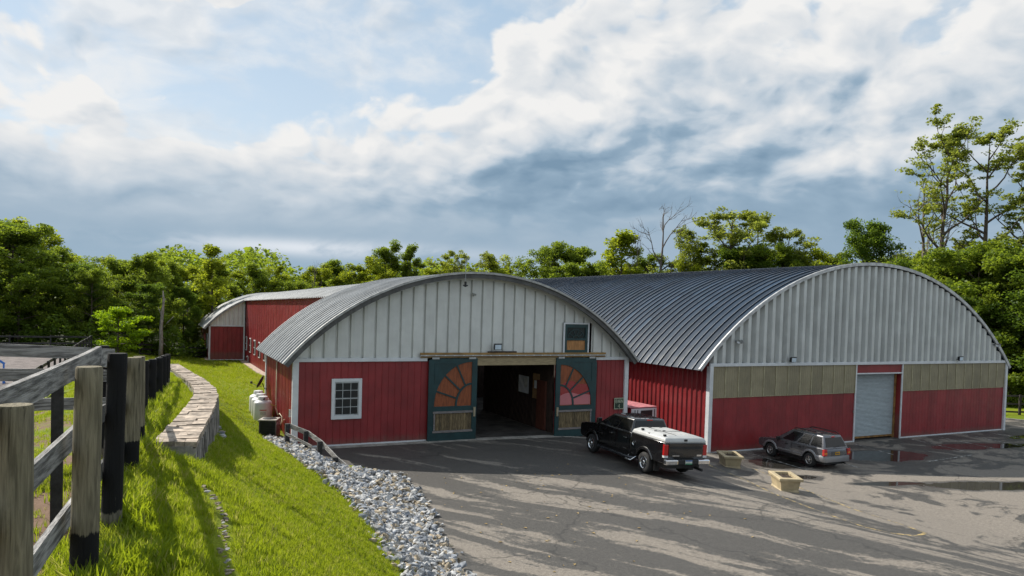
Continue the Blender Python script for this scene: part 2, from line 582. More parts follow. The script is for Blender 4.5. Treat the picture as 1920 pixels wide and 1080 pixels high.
def build_ground():
    xs = np.unique(np.concatenate([np.linspace(-400, -60, 14), np.linspace(-60, -8, 40), np.linspace(-8, 11, 120), np.linspace(11, 100, 60), np.linspace(100, 400, 12)]))
    ys = np.unique(np.concatenate([np.linspace(-60, -12, 8), np.linspace(-12, 45, 150), np.linspace(45, 120, 60), np.linspace(120, 900, 24)]))
    XX, YY = np.meshgrid(xs, ys)
    ZZ = terr(XX, YY)
    # soften across the station kinks
    nz = np.array([[mnoise.noise(Vector((x * 0.5, y * 0.5, 0))) * 0.05 + mnoise.noise(Vector((x * 1.7, y * 1.7, 4))) * 0.02 for x in xs] for y in ys])
    keep = (XX < 6.0) & (YY < 95)
    ZZ = ZZ + np.where(keep, nz, 0)
    mb = MB()
    n = len(xs)
    mb.v = list(zip(XX.ravel().tolist(), YY.ravel().tolist(), ZZ.ravel().tolist()))
    mb.f = [(i * n + k, i * n + k + 1, (i + 1) * n + k + 1, (i + 1) * n + k) for i in range(len(ys) - 1) for k in range(n - 1)]
    mb.mi = [0] * len(mb.f)
    o = mb.build('grass_ground', ground_mat(), smooth=True, fix=False)
    tag(o, kind='structure')


# centre, radii and turn of the standing water
PUDDLES = [(36.2, 19.9, 5.0, 0.85, -20), (31.0, 22.2, 2.0, 0.35, -16), (36.6, 27.0, 2.9, 1.5, -5), (45.5, 27.0, 4.0, 0.9, -8), (52.8, 28.2, 2.2, 0.6, 5), (29.0, 27.4, 1.6, 1.2, 0), (27.2, 24.6, 1.3, 0.5, -12)]


def asphalt_mat():
    m = bpy.data.materials.new('weathered asphalt')
    m.use_nodes = True
    t = NT(m.node_tree); b = t.n['Principled BSDF']
    g = t.new('ShaderNodeNewGeometry'); p = g.outputs['Position']
    x, y, z = t.sep(p)
    # run-off streaks: across the slope
    a = rad(-58)
    uu = t.math('ADD', t.math('MULTIPLY', x, math.cos(a)), t.math('MULTIPLY', y, math.sin(a)))
    vv = t.math('ADD', t.math('MULTIPLY', x, -math.sin(a)), t.math('MULTIPLY', y, math.cos(a)))
    wv = t.math('MULTIPLY', t.math('SUBTRACT', t.noise(p, 0.14, 3, 0.5), 0.5), 3.0)
    st = t.comb(t.math('MULTIPLY', uu, 0.11), t.math('MULTIPLY', t.math('ADD', vv, wv), 0.85), 0.0)
    n1 = t.noise(st, 1.0, 9, 0.68, 0.15)
    n2 = t.noise(p, 0.9, 7, 0.65, 0.5)
    n3 = t.noise(p, 60, 3, 0.7)
    n4 = t.noise(p, 220, 2, 0.7)
    right = t.smooth(x, 21, 24)
    k = t.math('ADD', t.math('MULTIPLY', n1, 0.95), t.math('MULTIPLY', n2, 0.14))
    k2 = t.math('ADD', t.math('MULTIPLY', t.noise(p, 0.33, 5, 0.6, 1.2), 0.85), t.math('MULTIPLY', n2, 0.25))
    ng = t.noise(p, 5.0, 8, 0.78)
    k = t.math('ADD', k, t.math('MULTIPLY', t.math('SUBTRACT', ng, 0.5), 0.26))
    k2 = t.math('ADD', k2, t.math('MULTIPLY', t.math('SUBTRACT', ng, 0.5), 0.09))
    k = t.math('ADD', t.math('MULTIPLY', k, t.math('SUBTRACT', 1.0, right)), t.math('MULTIPLY', t.math('ADD', k2, 0.07), right))
    # yard stays damp close to the barns
    nearb = t.smooth(t.math('ADD', y, t.math('MULTIPLY', n2, 3.0)), 23.5, 28.0, 0.0, 0.055)
    dry = t.smooth(t.math('SUBTRACT', k, nearb), 0.545, 0.61)
    drycol = t.mix(t.smooth(n3, 0.3, 0.7), (0.140, 0.122, 0.103), (0.285, 0.252, 0.215))
    damp = t.mix(t.smooth(n3, 0.3, 0.75), (0.038, 0.036, 0.034), (0.100, 0.093, 0.084))
    # standing water in the low right part of the yard, with a damp margin
    wn = t.math('MULTIPLY', t.math('SUBTRACT', t.noise(p, 0.55, 6, 0.6, 0.4), 0.5), 2.6)
    dmin = 50.0
    for (cx, cy, ax, ay, ro) in PUDDLES:
        ux = t.math('SUBTRACT', x, cx); uy = t.math('SUBTRACT', y, cy)
        c_, s_ = math.cos(rad(ro)), math.sin(rad(ro))
        a1 = t.math('DIVIDE', t.math('ADD', t.math('MULTIPLY', ux, c_), t.math('MULTIPLY', uy, s_)), ax)
        a2 = t.math('DIVIDE', t.math('SUBTRACT', t.math('MULTIPLY', uy, c_), t.math('MULTIPLY', ux, s_)), ay)
        dmin = t.math('MINIMUM', dmin, t.math('ADD', t.math('MULTIPLY', a1, a1), t.math('MULTIPLY', a2, a2)))
    dw = t.math('ADD', dmin, wn)
    water = t.smooth(dw, 0.80, 0.95, 1.0, 0.0)
    margin = t.smooth(dw, 1.0, 1.9, 1.0, 0.0)
    dry = t.math('MULTIPLY', dry, t.math('SUBTRACT', 1.0, margin))
    c = t.mix(t.math('MULTIPLY', dry, 0.88), damp, drycol)
    c = t.mix(t.math('MULTIPLY', water, 0.75), c, (0.020, 0.018, 0.015))
    grit = t.noise(p, 11.0, 4, 0.8)
    c = t.vmath('SCALE', c, scale=t.smooth(grit, 0.25, 0.75, 0.72, 1.28))
    c = t.mix(t.smooth(n4, 0.62, 0.72), c, t.mix(water, (0.30, 0.28, 0.25), (0.02, 0.02, 0.02)))
    cr = t.voro(t.vmath('ADD', p, t.vmath('SCALE', t.noise(p, 1.2, 4, out='Color'), scale=1.1)), 0.16, 'DISTANCE_TO_EDGE')
    c = t.mix(t.smooth(cr, 0.0, 0.010, 0.55, 0.0), c, (0.02, 0.02, 0.02))
    t.put(b.inputs['Base Color'], c)
    rgh = t.math('ADD', 0.60, t.math('MULTIPLY', dry, 0.3))
    rgh = t.math('SUBTRACT', rgh, t.math('MULTIPLY', margin, 0.18))
    t.put(b.inputs['Roughness'], t.math('ADD', t.math('MULTIPLY', rgh, t.math('SUBTRACT', 1.0, water)), t.math('MULTIPLY', water, 0.04)))
    b.inputs['Specular IOR Level'].default_value = 0.35
    bn = t.new('ShaderNodeBump'); bn.inputs['Distance'].default_value = 0.01
    t.put(bn.inputs['Strength'], t.math('MULTIPLY', t.math('SUBTRACT', 1.0, water), 0.6))
    t.put(bn.inputs['Height'], n3); t.l.new(bn.outputs[0], b.inputs['Normal'])
    return m


def sheet(name, poly_fn, xs, ys, lift, material, kind='structure', inside=None):
    mb = MB(); idx = {}
    for j, y in enumerate(ys):
        for i, x in enumerate(xs):
            idx[(i, j)] = len(mb.v); mb.v.append((x, y, lz(x) + lift))
    for j in range(len(ys) - 1):
        for i in range(len(xs) - 1):
            if inside is None or inside((xs[i] + xs[i + 1]) / 2, (ys[j] + ys[j + 1]) / 2):
                mb.f.append((idx[(i, j)], idx[(i + 1, j)], idx[(i + 1, j + 1)], idx[(i, j + 1)])); mb.mi.append(0)
    o = mb.build(name, material, fix=False, smooth=True)
    return tag(o, kind=kind)


def ribbon(name, pts, w, lift, material, parent=None, wear=None):
    """painted line following the yard"""
    mb = MB()
    out = []
    for i in range(len(pts) - 1):
        a = Vector(pts[i]); c = Vector(pts[i + 1])
        nseg = max(1, int((c - a).length / 0.5))
        for k in range(nseg):
            out.append(a.lerp(c, k / nseg))
    out.append(Vector(pts[-1]))
    rows = []
    for i, p in enumerate(out):
        d = (out[min(i + 1, len(out) - 1)] - out[max(i - 1, 0)]).normalized()
        s = Vector((-d.y, d.x))
        rows.append([(p.x + s.x * k, p.y + s.y * k, lz(p.x + s.x * k) + lift) for k in (-w / 2, w / 2)])
    mb.grid(rows)
    o = mb.build(name, material, parent, fix=False)
    return tag(o, kind='structure')


def paint_mat(name, col):
    m = bpy.data.materials.new(name); m.use_nodes = True
    t = NT(m.node_tree); b = t.n['Principled BSDF']
    g = t.new('ShaderNodeNewGeometry'); p = g.outputs['Position']
    n = t.noise(p, 5, 8, 0.75); 
    c = t.mix(t.smooth(n, 0.47, 0.60), (0.09, 0.085, 0.078), col)
    t.put(b.inputs['Base Color'], c); b.inputs['Roughness'].default_value = 0.8
    return m


def build_yard():
    xs = np.concatenate([np.arange(4.8, 30, 0.7), np.arange(30, 110, 4.0)])
    ys = np.concatenate([np.arange(-40, 0, 5.0), np.arange(0, 40, 1.0), np.arange(40, 121, 8.0)])
    sheet('asphalt_yard', None, xs.tolist(), ys.tolist(), 0.0, asphalt_mat(), inside=lambda x, y: not (y > 32.2 and x < 9.5))
    white = paint_mat('white line paint', (0.55, 0.55, 0.53))
    yel = paint_mat('yellow line paint', (0.50, 0.36, 0.13))
    # yellow edge lines of the drive lane
    ribbon('yellow_line', [(24.4, 28.2), (23.2, 25.7), (22.5, 22.9), (21.5, 20.4), (20.9, 17.6), (20.75, 15.8), (21.2, 15.1), (22.0, 14.9), (23.0, 15.2)], 0.11, 0.004, yel)
    ribbon('yellow_line', [(26.2, 26.3), (24.8, 22.5), (23.4, 18.3), (23.3, 16.2), (23.0, 15.2)], 0.10, 0.004, yel)
    for xa, ya, xb, yb in ((29.7, 30.2, 29.3, 25.6), (33.3, 29.9, 32.5, 25.2), (38.3, 30.1, 37.6, 27.0), (43.6, 30.1, 43.0, 26.2), (46.4, 30.1, 45.8, 26.2), (49.2, 30.1, 48.6, 26.2), (52.0, 30.1, 51.4, 26.2)):
        ribbon('parking_line', [(xa, ya), (xb, yb)], 0.10, 0.004, white)
    ribbon('parking_line', [(55.2, 29.2), (60.0, 27.5)], 0.10, 0.004, white)
    ribbon('parking_line', [(37.6, 25.0), (42.5, 25.4)], 0.08, 0.004, white)
    # grass beyond the yard on the right, with its kerb
    gm = MATS['lawn']
    mb = MB()
    mb.v = [(59.2, 36.5, -1.22), (62.0, 30.0, -1.22), (140, 5, -1.1), (160, 60, -0.9), (60, 75, -1.0)]
    mb.f = [(0, 1, 2, 3, 4)]; mb.mi = [0]
    tag(mb.build('lawn', gm, fix=False), kind='structure')
    kb = MB()
    pts = [(59.1, 36.5), (60.3, 33.4), (61.9, 30.0), (66, 28.6)]
    for a, c in zip(pts, pts[1:]):
        kb.bar((a[0], a[1], -1.21), (c[0], c[1], -1.21), 0.16, 0.14)
    tag(kb.build('kerb', mat('kerb concrete', (0.34, 0.32, 0.29), 0.9, bump=0.3)), kind='structure')
    # riding arena footing
    ar = mat('arena grit', (0.150, 0.125, 0.118), 0.95, var=0.22, vscale=1.4, bump=0.7, bscale=55, coord='Object')
    mb = MB(); xs = np.linspace(-46, -5.2, 30); ys = np.linspace(33, 73, 30)
    rows = [[(x, y, 1.44 + 0.02 * mnoise.noise(Vector((x, y, 0)))) for x in xs] for y in ys]
    mb.grid(rows)
    tag(mb.build('arena_footing', ar, fix=False, smooth=True), kind='structure')


MATS['lawn'] = ground_mat()
build_ground()
build_yard()

# ------------------------------------------------------------------ barns
RED = mat('red siding', (0.240, 0.021, 0.024), 0.45, 0, 0.13, 0.8, rnd=0.08, streak=0.2, splash=0.0)
REDR = mat('red arena siding', (0.240, 0.021, 0.024), 0.45, 0, 0.13, 0.8, rnd=0.07, streak=0.2, splash=-1.27)
REDS = mat('red siding side', (0.220, 0.020, 0.023), 0.42, 0, 0.10, 0.8, rnd=0.06)
WHITE = mat('white trim', (0.62, 0.64, 0.66), 0.5, 0, 0.06, 2.0, rnd=0.03)
GALV = mat('galvanised gable', (0.62, 0.63, 0.605), 0.45, 0.25, 0.06, 0.9, rnd=0.04, streak=0.10)
GALVR = mat('grey arena gable', (0.56, 0.575, 0.565), 0.42, 0.30, 0.08, 0.7, rnd=0.05, streak=0.18)
BEIGE = mat('translucent beige panel', (0.255, 0.222, 0.140), 0.5, 0, 0.10, 1.2, rnd=0.10, streak=0.15)
SEAM = mat('beige seam', (0.42, 0.38, 0.24), 0.6)
ROOFL = mat('galvanised roof', (0.33, 0.335, 0.335), 0.55, 0.3, 0.16, 0.5, rnd=0.10, streak=0.0)
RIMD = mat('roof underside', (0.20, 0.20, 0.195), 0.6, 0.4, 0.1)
GREEN = mat('dark green paint', (0.010, 0.043, 0.047), 0.45, 0, 0.15, 2.0)
PLY = mat('orange plywood', (0.26, 0.070, 0.022), 0.6, 0, 0.18, 2.2, stretch=(6, 6, 1), rnd=0.06)
PLANK = mat('weathered brown plank', (0.17, 0.125, 0.065), 0.8, 0, 0.35, 4.0, stretch=(8, 8, 1), rnd=0.28)
GREYW = mat('grey weathered trim board', (0.21, 0.19, 0.185), 0.8, 0, 0.2, 4.0, stretch=(1, 1, 8))
TIMB = mat('yellowed timber', (0.30, 0.175, 0.055), 0.7, 0, 0.25, 2.0, stretch=(1, 8, 8))
METAL = mat('grey metal', (0.42, 0.43, 0.44), 0.35, 0.9, 0.1)
DKMET = mat('dark metal', (0.03, 0.03, 0.032), 0.5, 0.3, 0.1)
GLASS = glass_mat('window glass', (0.02, 0.024, 0.026), 0.05)
CONC = mat('concrete', (0.30, 0.28, 0.25), 0.9, 0, 0.2, 2.0, bump=0.3)
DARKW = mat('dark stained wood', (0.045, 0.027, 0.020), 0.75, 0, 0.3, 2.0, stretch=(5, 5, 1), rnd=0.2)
LAMPG = mat('floodlight lens', (0.55, 0.66, 0.75), 0.15, 0, 0.05)
CHROME = mat('chrome', (0.75, 0.76, 0.78), 0.12, 1.0, 0.03)


def dark_roof_mat():
    m = bpy.data.materials.new('dark blue standing seam roof'); m.use_nodes = True
    t = NT(m.node_tree); b = t.n['Principled BSDF']
    tc = t.new('ShaderNodeTexCoord'); oi = t.new('ShaderNodeObjectInfo')
    v = t.vmath('ADD', tc.outputs['Object'], t.vmath('SCALE', (31, 17, 5), scale=oi.outputs['Random']))
    x, y, z = t.sep(v)
    cell = t.voro(t.comb(t.math('MULTIPLY', x, 0.35), t.math('MULTIPLY', oi.outputs['Random'], 30), t.math('MULTIPLY', z, 0.2)), 1.0, 'F1', 'Color')
    cv, _, _ = t.sep(cell)
    k = t.math('ADD', 0.72, t.math('MULTIPLY', oi.outputs['Random'], 0.35))
    k = t.math('ADD', k, t.math('MULTIPLY', t.smooth(cv, 0.55, 0.9), 0.5))
    n = t.noise(v, 1.2, 5, 0.6)
    k = t.math('MULTIPLY', k, t.math('ADD', 0.8, t.math('MULTIPLY', n, 0.4)))
    t.put(b.inputs['Base Color'], t.vmath('SCALE', (0.021, 0.037, 0.061), scale=k))
    b.inputs['Metallic'].default_value = 0.0
    b.inputs['Specular IOR Level'].default_value = 0.14
    t.put(b.inputs['Roughness'], t.smooth(n, 0.3, 0.7, 0.42, 0.60))
    return m


ROOFD = dark_roof_mat()
ROOFEDGE = mat('bright seam edge', (0.27, 0.28, 0.29), 0.5, 0.3, 0.08)


def arch_panel_mesh(name, cx, cz, r, a0, a1, prof, nseg, mats, mids):
    """one curved roof sheet: prof = [(u along the barn, height above arc)] swept over the arc"""
    mb = MB()
    rows = []
    for i in range(nseg + 1):
        a = a0 + (a1 - a0) * i / nseg
        rows.append([(cx + (r + h) * math.sin(a), u, cz + (r + h) * math.cos(a)) for u, h in prof])
    n = len(prof)
    mb.v = [p for rw in rows for p in rw]
    for i in range(nseg):
        for k in range(n - 1):
            mb.f.append((i * n + k, i * n + k + 1, (i + 1) * n + k + 1, (i + 1) * n + k)); mb.mi.append(mids[k])
    return mb.mesh(name, mats, fix=False)


def rib_strip(mb, x0, x1, zb, zt, prof, fix, mi=0, flat=False):
    """vertical ribbed sheet between x0 and x1; zt may be a function of x; prof = [(0..1, depth)]"""
    f = zt if callable(zt) else (lambda x: zt)
    lo = [(x0 + (x1 - x0) * u, -d, zb) for u, d in prof]
    hi = [(x0 + (x1 - x0) * u, -d, max(zb + 0.01, f(x0 + (x1 - x0) * u))) for u, d in prof]
    mb.grid([lo, hi], mi)


LB = thing('long_barn', 'long red arched barn with pale ribbed gable, green sliding doors and grey roof', 'barn', (0, 0, 0))
XL, XR, Y4 = 5.34, 22.9, 32.31
ACX, ACZ, AR = 13.98, -3.90, 11.90          # arc of the roof sheets
EAVE = 3.94


def in_arch(x, r=AR - 0.12):
    return ACZ + math.sqrt(max(0.0, r * r - (x - ACX) ** 2))


def barn_front_section():
    P = 0.61
    aL = math.asin((4.86 - ACX) / AR); aR = math.asin((23.12 - ACX) / AR)
    prof = [(0, 0), (0.05, 0.0), (0.10, 0.075), (0.20, 0.075), (0.25, 0.0), (0.36, 0.0), (0.40, 0.03), (0.46, 0.03), (0.50, 0.0), (P, 0.0)]
    me = arch_panel_mesh('roof_panel', ACX, ACZ, AR, aL, aR, prof, 36, [ROOFL], [0] * 9)
    me.polygons.foreach_set('use_smooth', [False] * len(me.polygons))
    y0 = 31.72
    k = 0
    while y0 + k * P < 41.0:
        part('roof_panel', me, LB, (0, y0 + k * P, 0)); k += 1
    # rim flashing and dark underside of the front overhang
    mb = MB(); rows = []
    for i in range(41):
        a = aL + (aR - aL) * i / 40
        s, c = math.sin(a), math.cos(a)
        rows.append([(ACX + (AR + d) * s, yy, ACZ + (AR + d) * c) for d, yy in ((0.10, 31.62), (0.10, 31.72), (0.0, 31.72), (0.0, 31.62), (0.10, 31.62))])
    mb.grid(rows); mb.build('rim_flashing', METAL if False else mat('rim metal', (0.40, 0.40, 0.39), 0.5, 0.5), LB, smooth=False)
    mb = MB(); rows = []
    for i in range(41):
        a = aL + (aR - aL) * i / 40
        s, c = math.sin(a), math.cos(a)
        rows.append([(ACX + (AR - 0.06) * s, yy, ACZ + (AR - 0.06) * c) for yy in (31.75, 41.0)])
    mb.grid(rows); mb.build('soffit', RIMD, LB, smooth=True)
    mb = MB(); rows = []
    for i in range(41):
        a = aL + (aR - aL) * i / 40
        s, c = math.sin(a), math.cos(a)
        rows.append([(ACX + (AR + d) * s, yy, ACZ + (AR + d) * c) for d, yy in ((-0.004, 31.70), (-0.004, 31.735), (-0.21, 31.735), (-0.21, 31.70), (-0.004, 31.70))])
    mb.grid(rows); mb.build('fascia', mat('dark ribbed fascia', (0.10, 0.10, 0.098), 0.6, 0.3), LB, smooth=False)
    # arched flashing along the gable top
    mb = MB(); rows = []
    for i in range(41):
        x = XL + 0.02 + (XR - XL - 0.04) * i / 40
        zt = in_arch(x, AR - 0.07); zb = in_arch(x, AR - 0.27)
        rows.append([(x, Y4 - 0.06, zb), (x, Y4 - 0.06, zt), (x, Y4, zt)])
    mb.grid(rows); mb.build('gable_flashing', GALV, LB)
    # ribbed gable sheets
    W = (XR - XL) / 30
    gp = [(0, 0.0), (0.06, 0.0), (0.12, -0.10), (0.20, -0.10), (0.26, 0.0), (0.52, 0.012), (1.0, 0.0)]
    for i in range(30):
        x0 = XL + i * W
        mb = MB(Matrix.Translation((0, Y4, 0)))
        if 18.7 < x0 + W / 2 < 20.4:
            rib_strip(mb, x0, x0 + W, EAVE, 4.18, gp, 0)
            mb.build('gable_panel', GALV, LB, fix=False); mb = MB(Matrix.Translation((0, Y4, 0)))
            rib_strip(mb, x0, x0 + W, 5.74, in_arch, gp, 0)
        else:
            rib_strip(mb, x0, x0 + W, EAVE, in_arch, gp, 0)
        mb.build('gable_panel', GALV, LB, fix=False)
    # thin seam shadow gaps come from the ribs; eave trim board
    zb = lambda x: lz(x)
    mb = MB()
    mb.box(XL - 0.02, Y4 - 0.09, 3.80, 11.45, Y4 - 0.01, 3.96)
    mb.build('eave_trim', WHITE, LB, bevel=0.008); mb = MB()
    mb.box(20.84, Y4 - 0.09, 3.80, XR + 0.02, Y4 - 0.01, 3.96)
    mb.build('eave_trim', WHITE, LB, bevel=0.008)
    mb = MB(); mb.box(XL - 0.04, Y4 - 0.11, 0.12, XL + 0.22, Y4 + 0.06, 3.80); mb.build('corner_trim', WHITE, LB, bevel=0.008)
    mb = MB(); mb.box(XR - 0.20, Y4 - 0.11, -0.5, XR + 0.04, Y4 + 0.06, 3.80); mb.build('corner_trim', WHITE, LB, bevel=0.008)
    # red siding sheets of the front wall
    sp = [(0, 0.0), (0.012, 0.022), (0.028, 0.022), (0.04, 0.0), (0.33, 0.0), (0.34, 0.016), (0.36, 0.016), (0.37, 0.0), (0.66, 0.0), (0.67, 0.016), (0.69, 0.016), (0.70, 0.0), (1, 0.0)]

    def siding(xa, xb, n):
        w = (xb - xa) / n
        for i in range(n):
            x0 = xa + i * w
            mb = MB(Matrix.Translation((0, Y4, 0)))
            zl = lz(x0 + w / 2) + 0.08
            if x0 < 8.35 and x0 + w > 7.05:
                rib_strip(mb, x0, x0 + w, zl, 1.22, sp, 0)
                rib_strip(mb, x0, x0 + w, 3.03, 3.80, sp, 0)
                if x0 < 7.05:
                    rib_strip(mb, x0, 7.06, 1.22, 3.03, [(0, 0.0), (0.05, 0.022), (0.1, 0.0), (1, 0)], 0)
                if x0 + w > 8.33:
                    rib_strip(mb, 8.33, x0 + w, 1.22, 3.03, [(0, 0.0), (1, 0)], 0)
            else:
                rib_strip(mb, x0, x0 + w, zl, 3.80, sp, 0)
            mb.build('siding_panel', RED, LB, fix=False)
    siding(XL + 0.2, 13.98, 9)
    siding(18.42, XR - 0.2, 5)
    # base strip and concrete sill
    for xa, xb in ((XL + 0.2, 11.5), (20.85, XR - 0.2)):
        mb = MB(); mb.hexa([(xa, Y4 - 0.05, lz(xa) + 0.02), (xb, Y4 - 0.05, lz(xb) + 0.02), (xb, Y4 - 0.005, lz(xb) + 0.02), (xa, Y4 - 0.005, lz(xa) + 0.02)],
                           [(xa, Y4 - 0.05, lz(xa) + 0.09), (xb, Y4 - 0.05, lz(xb) + 0.09), (xb, Y4 - 0.005, lz(xb) + 0.09), (xa, Y4 - 0.005, lz(xa) + 0.09)])
        mb.build('base_strip', WHITE, LB)
    mb = MB()
    xa = 6.0
    while xa < 22.8:
        xb = min(xa + 1.5, 22.85) - 0.02
        mb.hexa([(xa, Y4 - 0.45, lz(xa) - 0.1), (xb, Y4 - 0.45, lz(xb) - 0.1), (xb, Y4 + 0.05, lz(xb) - 0.1), (xa, Y4 + 0.05, lz(xa) - 0.1)],
                [(xa, Y4 - 0.45, lz(xa) + 0.025), (xb, Y4 - 0.45, lz(xb) + 0.025), (xb, Y4 + 0.05, lz(xb) + 0.03), (xa, Y4 + 0.05, lz(xa) + 0.03)])
        xa += 1.5
    mb.build('concrete_sill', CONC, LB)
    # left wall with fine ribs, and its far corner post
    n = 9; w = (40.8 - Y4) / n
    for i in range(n):
        mb = MB(Matrix.Translation((XL, 0, 0)) @ Matrix(((0, 1, 0, 0), (1, 0, 0, 0), (0, 0, 1, 0), (0, 0, 0, 1))))
        rib_strip(mb, Y4 + i * w, Y4 + (i + 1) * w, -0.1, 4.0, [(0, 0), (0.03, 0.022), (0.06, 0), (0.3, 0), (0.33, 0.018), (0.36, 0), (0.63, 0), (0.66, 0.018), (0.69, 0), (1, 0)], 0)
        mb.build('siding_panel', REDS, LB, fix=False)
    mb = MB(); mb.box(XL - 0.06, 40.72, 0.9, XL + 0.1, 40.9, 4.0); mb.build('corner_trim', WHITE, LB)
    mb = MB(); mb.grid([[(XR, Y4, -0.6), (XR, 104, -0.6)], [(XR, Y4, 4.0), (XR, 104, 4.0)]]); mb.build('side_wall', REDS, LB)
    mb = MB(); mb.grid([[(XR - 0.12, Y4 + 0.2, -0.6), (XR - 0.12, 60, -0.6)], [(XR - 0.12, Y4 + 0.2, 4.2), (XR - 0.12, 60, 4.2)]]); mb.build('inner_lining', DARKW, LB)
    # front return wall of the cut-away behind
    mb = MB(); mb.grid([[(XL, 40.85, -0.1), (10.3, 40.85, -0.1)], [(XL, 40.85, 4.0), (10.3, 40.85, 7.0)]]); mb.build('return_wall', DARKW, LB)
    # yellowed timber header with the door track
    mb = MB(); mb.box(11.08, Y4 - 0.16, 4.10, 21.4, Y4 - 0.07, 4.20); mb.build('header_board', TIMB, LB)
    mb = MB(); mb.box(11.1, Y4 - 0.15, 3.965, 21.38, Y4 - 0.095, 4.045); mb.build('header_board', TIMB, LB)
    mb = MB(); mb.box(13.95, Y4 - 0.13, 3.58, 18.4, Y4 + 0.1, 3.95); mb.build('lintel', mat('pale lintel board', (0.33, 0.26, 0.15), 0.8, stretch=(1, 8, 8)), LB)
    mb = MB(); mb.box(14.55, Y4 - 0.17, 4.203, 16.1, Y4 - 0.07, 4.27); mb.build('bracket_board', DARKW, LB)
    rail = MB(); rail.box(11.06, Y4 - 0.24, 4.045, 21.42, Y4 - 0.16, 4.10); ro = rail.build('door_track', METAL, LB)
    mb = MB()
    for i in range(22):
        mb.box(11.3 + i * 0.475, Y4 - 0.255, 4.055, 11.37 + i * 0.475, Y4 - 0.24, 4.09)
    tag(mb.build('track_bolts', WHITE, ro), kind='stuff')
    # window in the front wall
    wf = MB()
    for a in ((7.0, 1.22, 7.14, 3.04), (8.22, 1.22, 8.36, 3.04)):
        wf.box(a[0], Y4 - 0.10, a[1], a[2], Y4 - 0.02, a[3])
    wf.box(7.14, Y4 - 0.10, 1.22, 8.22, Y4 - 0.02, 1.38); wf.box(7.14, Y4 - 0.10, 2.90, 8.22, Y4 - 0.02, 3.04)
    wo = wf.build('window', WHITE, LB, bevel=0.006)
    mu = MB(); GM = mat('grey sash', (0.42, 0.44, 0.45), 0.5)
    for z in (1.38, 2.12, 2.84):
        mu.box(7.14, Y4 - 0.075, z, 8.22, Y4 - 0.03, z + 0.055)
    for z in (1.75, 2.50):
        mu.box(7.14, Y4 - 0.07, z, 8.22, Y4 - 0.035, z + 0.025)
    for k in (1, 2):
        mu.box(7.14 + 1.08 * k / 3 - 0.013, Y4 - 0.068, 1.40, 7.14 + 1.08 * k / 3 + 0.013, Y4 - 0.037, 2.86)
    mu.box(7.14, Y4 - 0.072, 1.4, 7.18, Y4 - 0.032, 2.86); mu.box(8.18, Y4 - 0.072, 1.4, 8.22, Y4 - 0.032, 2.86)
    mu.build('sash', GM, wo)
    for r in range(4):
        z0 = (1.43, 1.77, 2.17, 2.52)[r]; z1 = (1.76, 2.13, 2.51, 2.85)[r]
        for k in range(3):
            mb = MB(); x0 = 7.15 + k * 0.36
            mb.box(x0, Y4 - 0.05, z0, x0 + 0.35, Y4 - 0.042, z1); mb.build('pane', GLASS, wo)
    # loft hatch in the gable
    fr = MB()
    fr.box(18.80, Y4 - 0.12, 4.18, 18.88, Y4 - 0.05, 5.74); fr.box(20.27, Y4 - 0.12, 4.18, 20.35, Y4 - 0.05, 5.74)
    fr.box(18.88, Y4 - 0.12, 5.67, 20.27, Y4 - 0.05, 5.74)
    lo = fr.build('loft_hatch', WHITE, LB)
    mb = MB(); mb.box(18.88, Y4 - 0.10, 4.20, 19.02, Y4 - 0.03, 5.67); mb.box(20.13, Y4 - 0.10, 4.20, 20.27, Y4 - 0.03, 5.67)
    mb.box(19.02, Y4 - 0.10, 5.50, 20.13, Y4 - 0.03, 5.67); mb.box(19.02, Y4 - 0.10, 4.20, 20.13, Y4 - 0.03, 4.33); mb.box(19.02, Y4 - 0.10, 4.83, 20.13, Y4 - 0.03, 4.93)
    mb.build('hatch_frame', GREEN, lo)
    mb = MB(); mb.box(19.02, Y4 - 0.05, 4.33, 20.13, Y4 - 0.04, 4.83); mb.build('plywood_sheet', mat('pale plywood', (0.42, 0.20, 0.07), 0.7, stretch=(6, 6, 1)), lo)
    mb = MB(); mb.box(19.02, Y4 - 0.045, 4.93, 20.13, Y4 - 0.035, 5.50); mb.build('pane', GLASS, lo)
    mb = MB()
    for k in range(6):
        a = math.pi * k / 5
        mb.bar((19.575 + 0.18 * math.cos(a), Y4 - 0.06, 4.93 + 0.16 * math.sin(a)), (19.575 + 0.50 * math.cos(a), Y4 - 0.06, 4.93 + 0.46 * math.sin(a)), 0.02, 0.03)
    for rr, rz_ in ((0.18, 0.16), (0.50, 0.46)):
        for k in range(12):
            a, c = math.pi * k / 12, math.pi * (k + 1) / 12
            mb.bar((19.575 + rr * math.cos(a), Y4 - 0.062, 4.93 + rz_ * math.sin(a)), (19.575 + rr * math.cos(c), Y4 - 0.062, 4.93 + rz_ * math.sin(c)), 0.02, 0.03)
    mb.build('fan_muntins', GREEN, lo)
    # interior: slab, wooden tack room wall, stall fronts, dark back wall
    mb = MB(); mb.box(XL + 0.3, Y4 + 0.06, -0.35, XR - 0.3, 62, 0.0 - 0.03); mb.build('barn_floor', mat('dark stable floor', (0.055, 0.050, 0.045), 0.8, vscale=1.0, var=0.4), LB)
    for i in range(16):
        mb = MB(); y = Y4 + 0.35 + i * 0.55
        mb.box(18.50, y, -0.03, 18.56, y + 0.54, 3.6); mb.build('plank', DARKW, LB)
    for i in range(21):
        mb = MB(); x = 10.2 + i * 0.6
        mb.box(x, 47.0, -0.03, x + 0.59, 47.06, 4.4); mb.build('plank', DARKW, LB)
    for y in (35.5, 39.3, 43.1):
        mb = MB(); mb.box(14.3, y, -0.03, 14.48, y + 0.18, 5.0); mb.build('post', DARKW, LB)
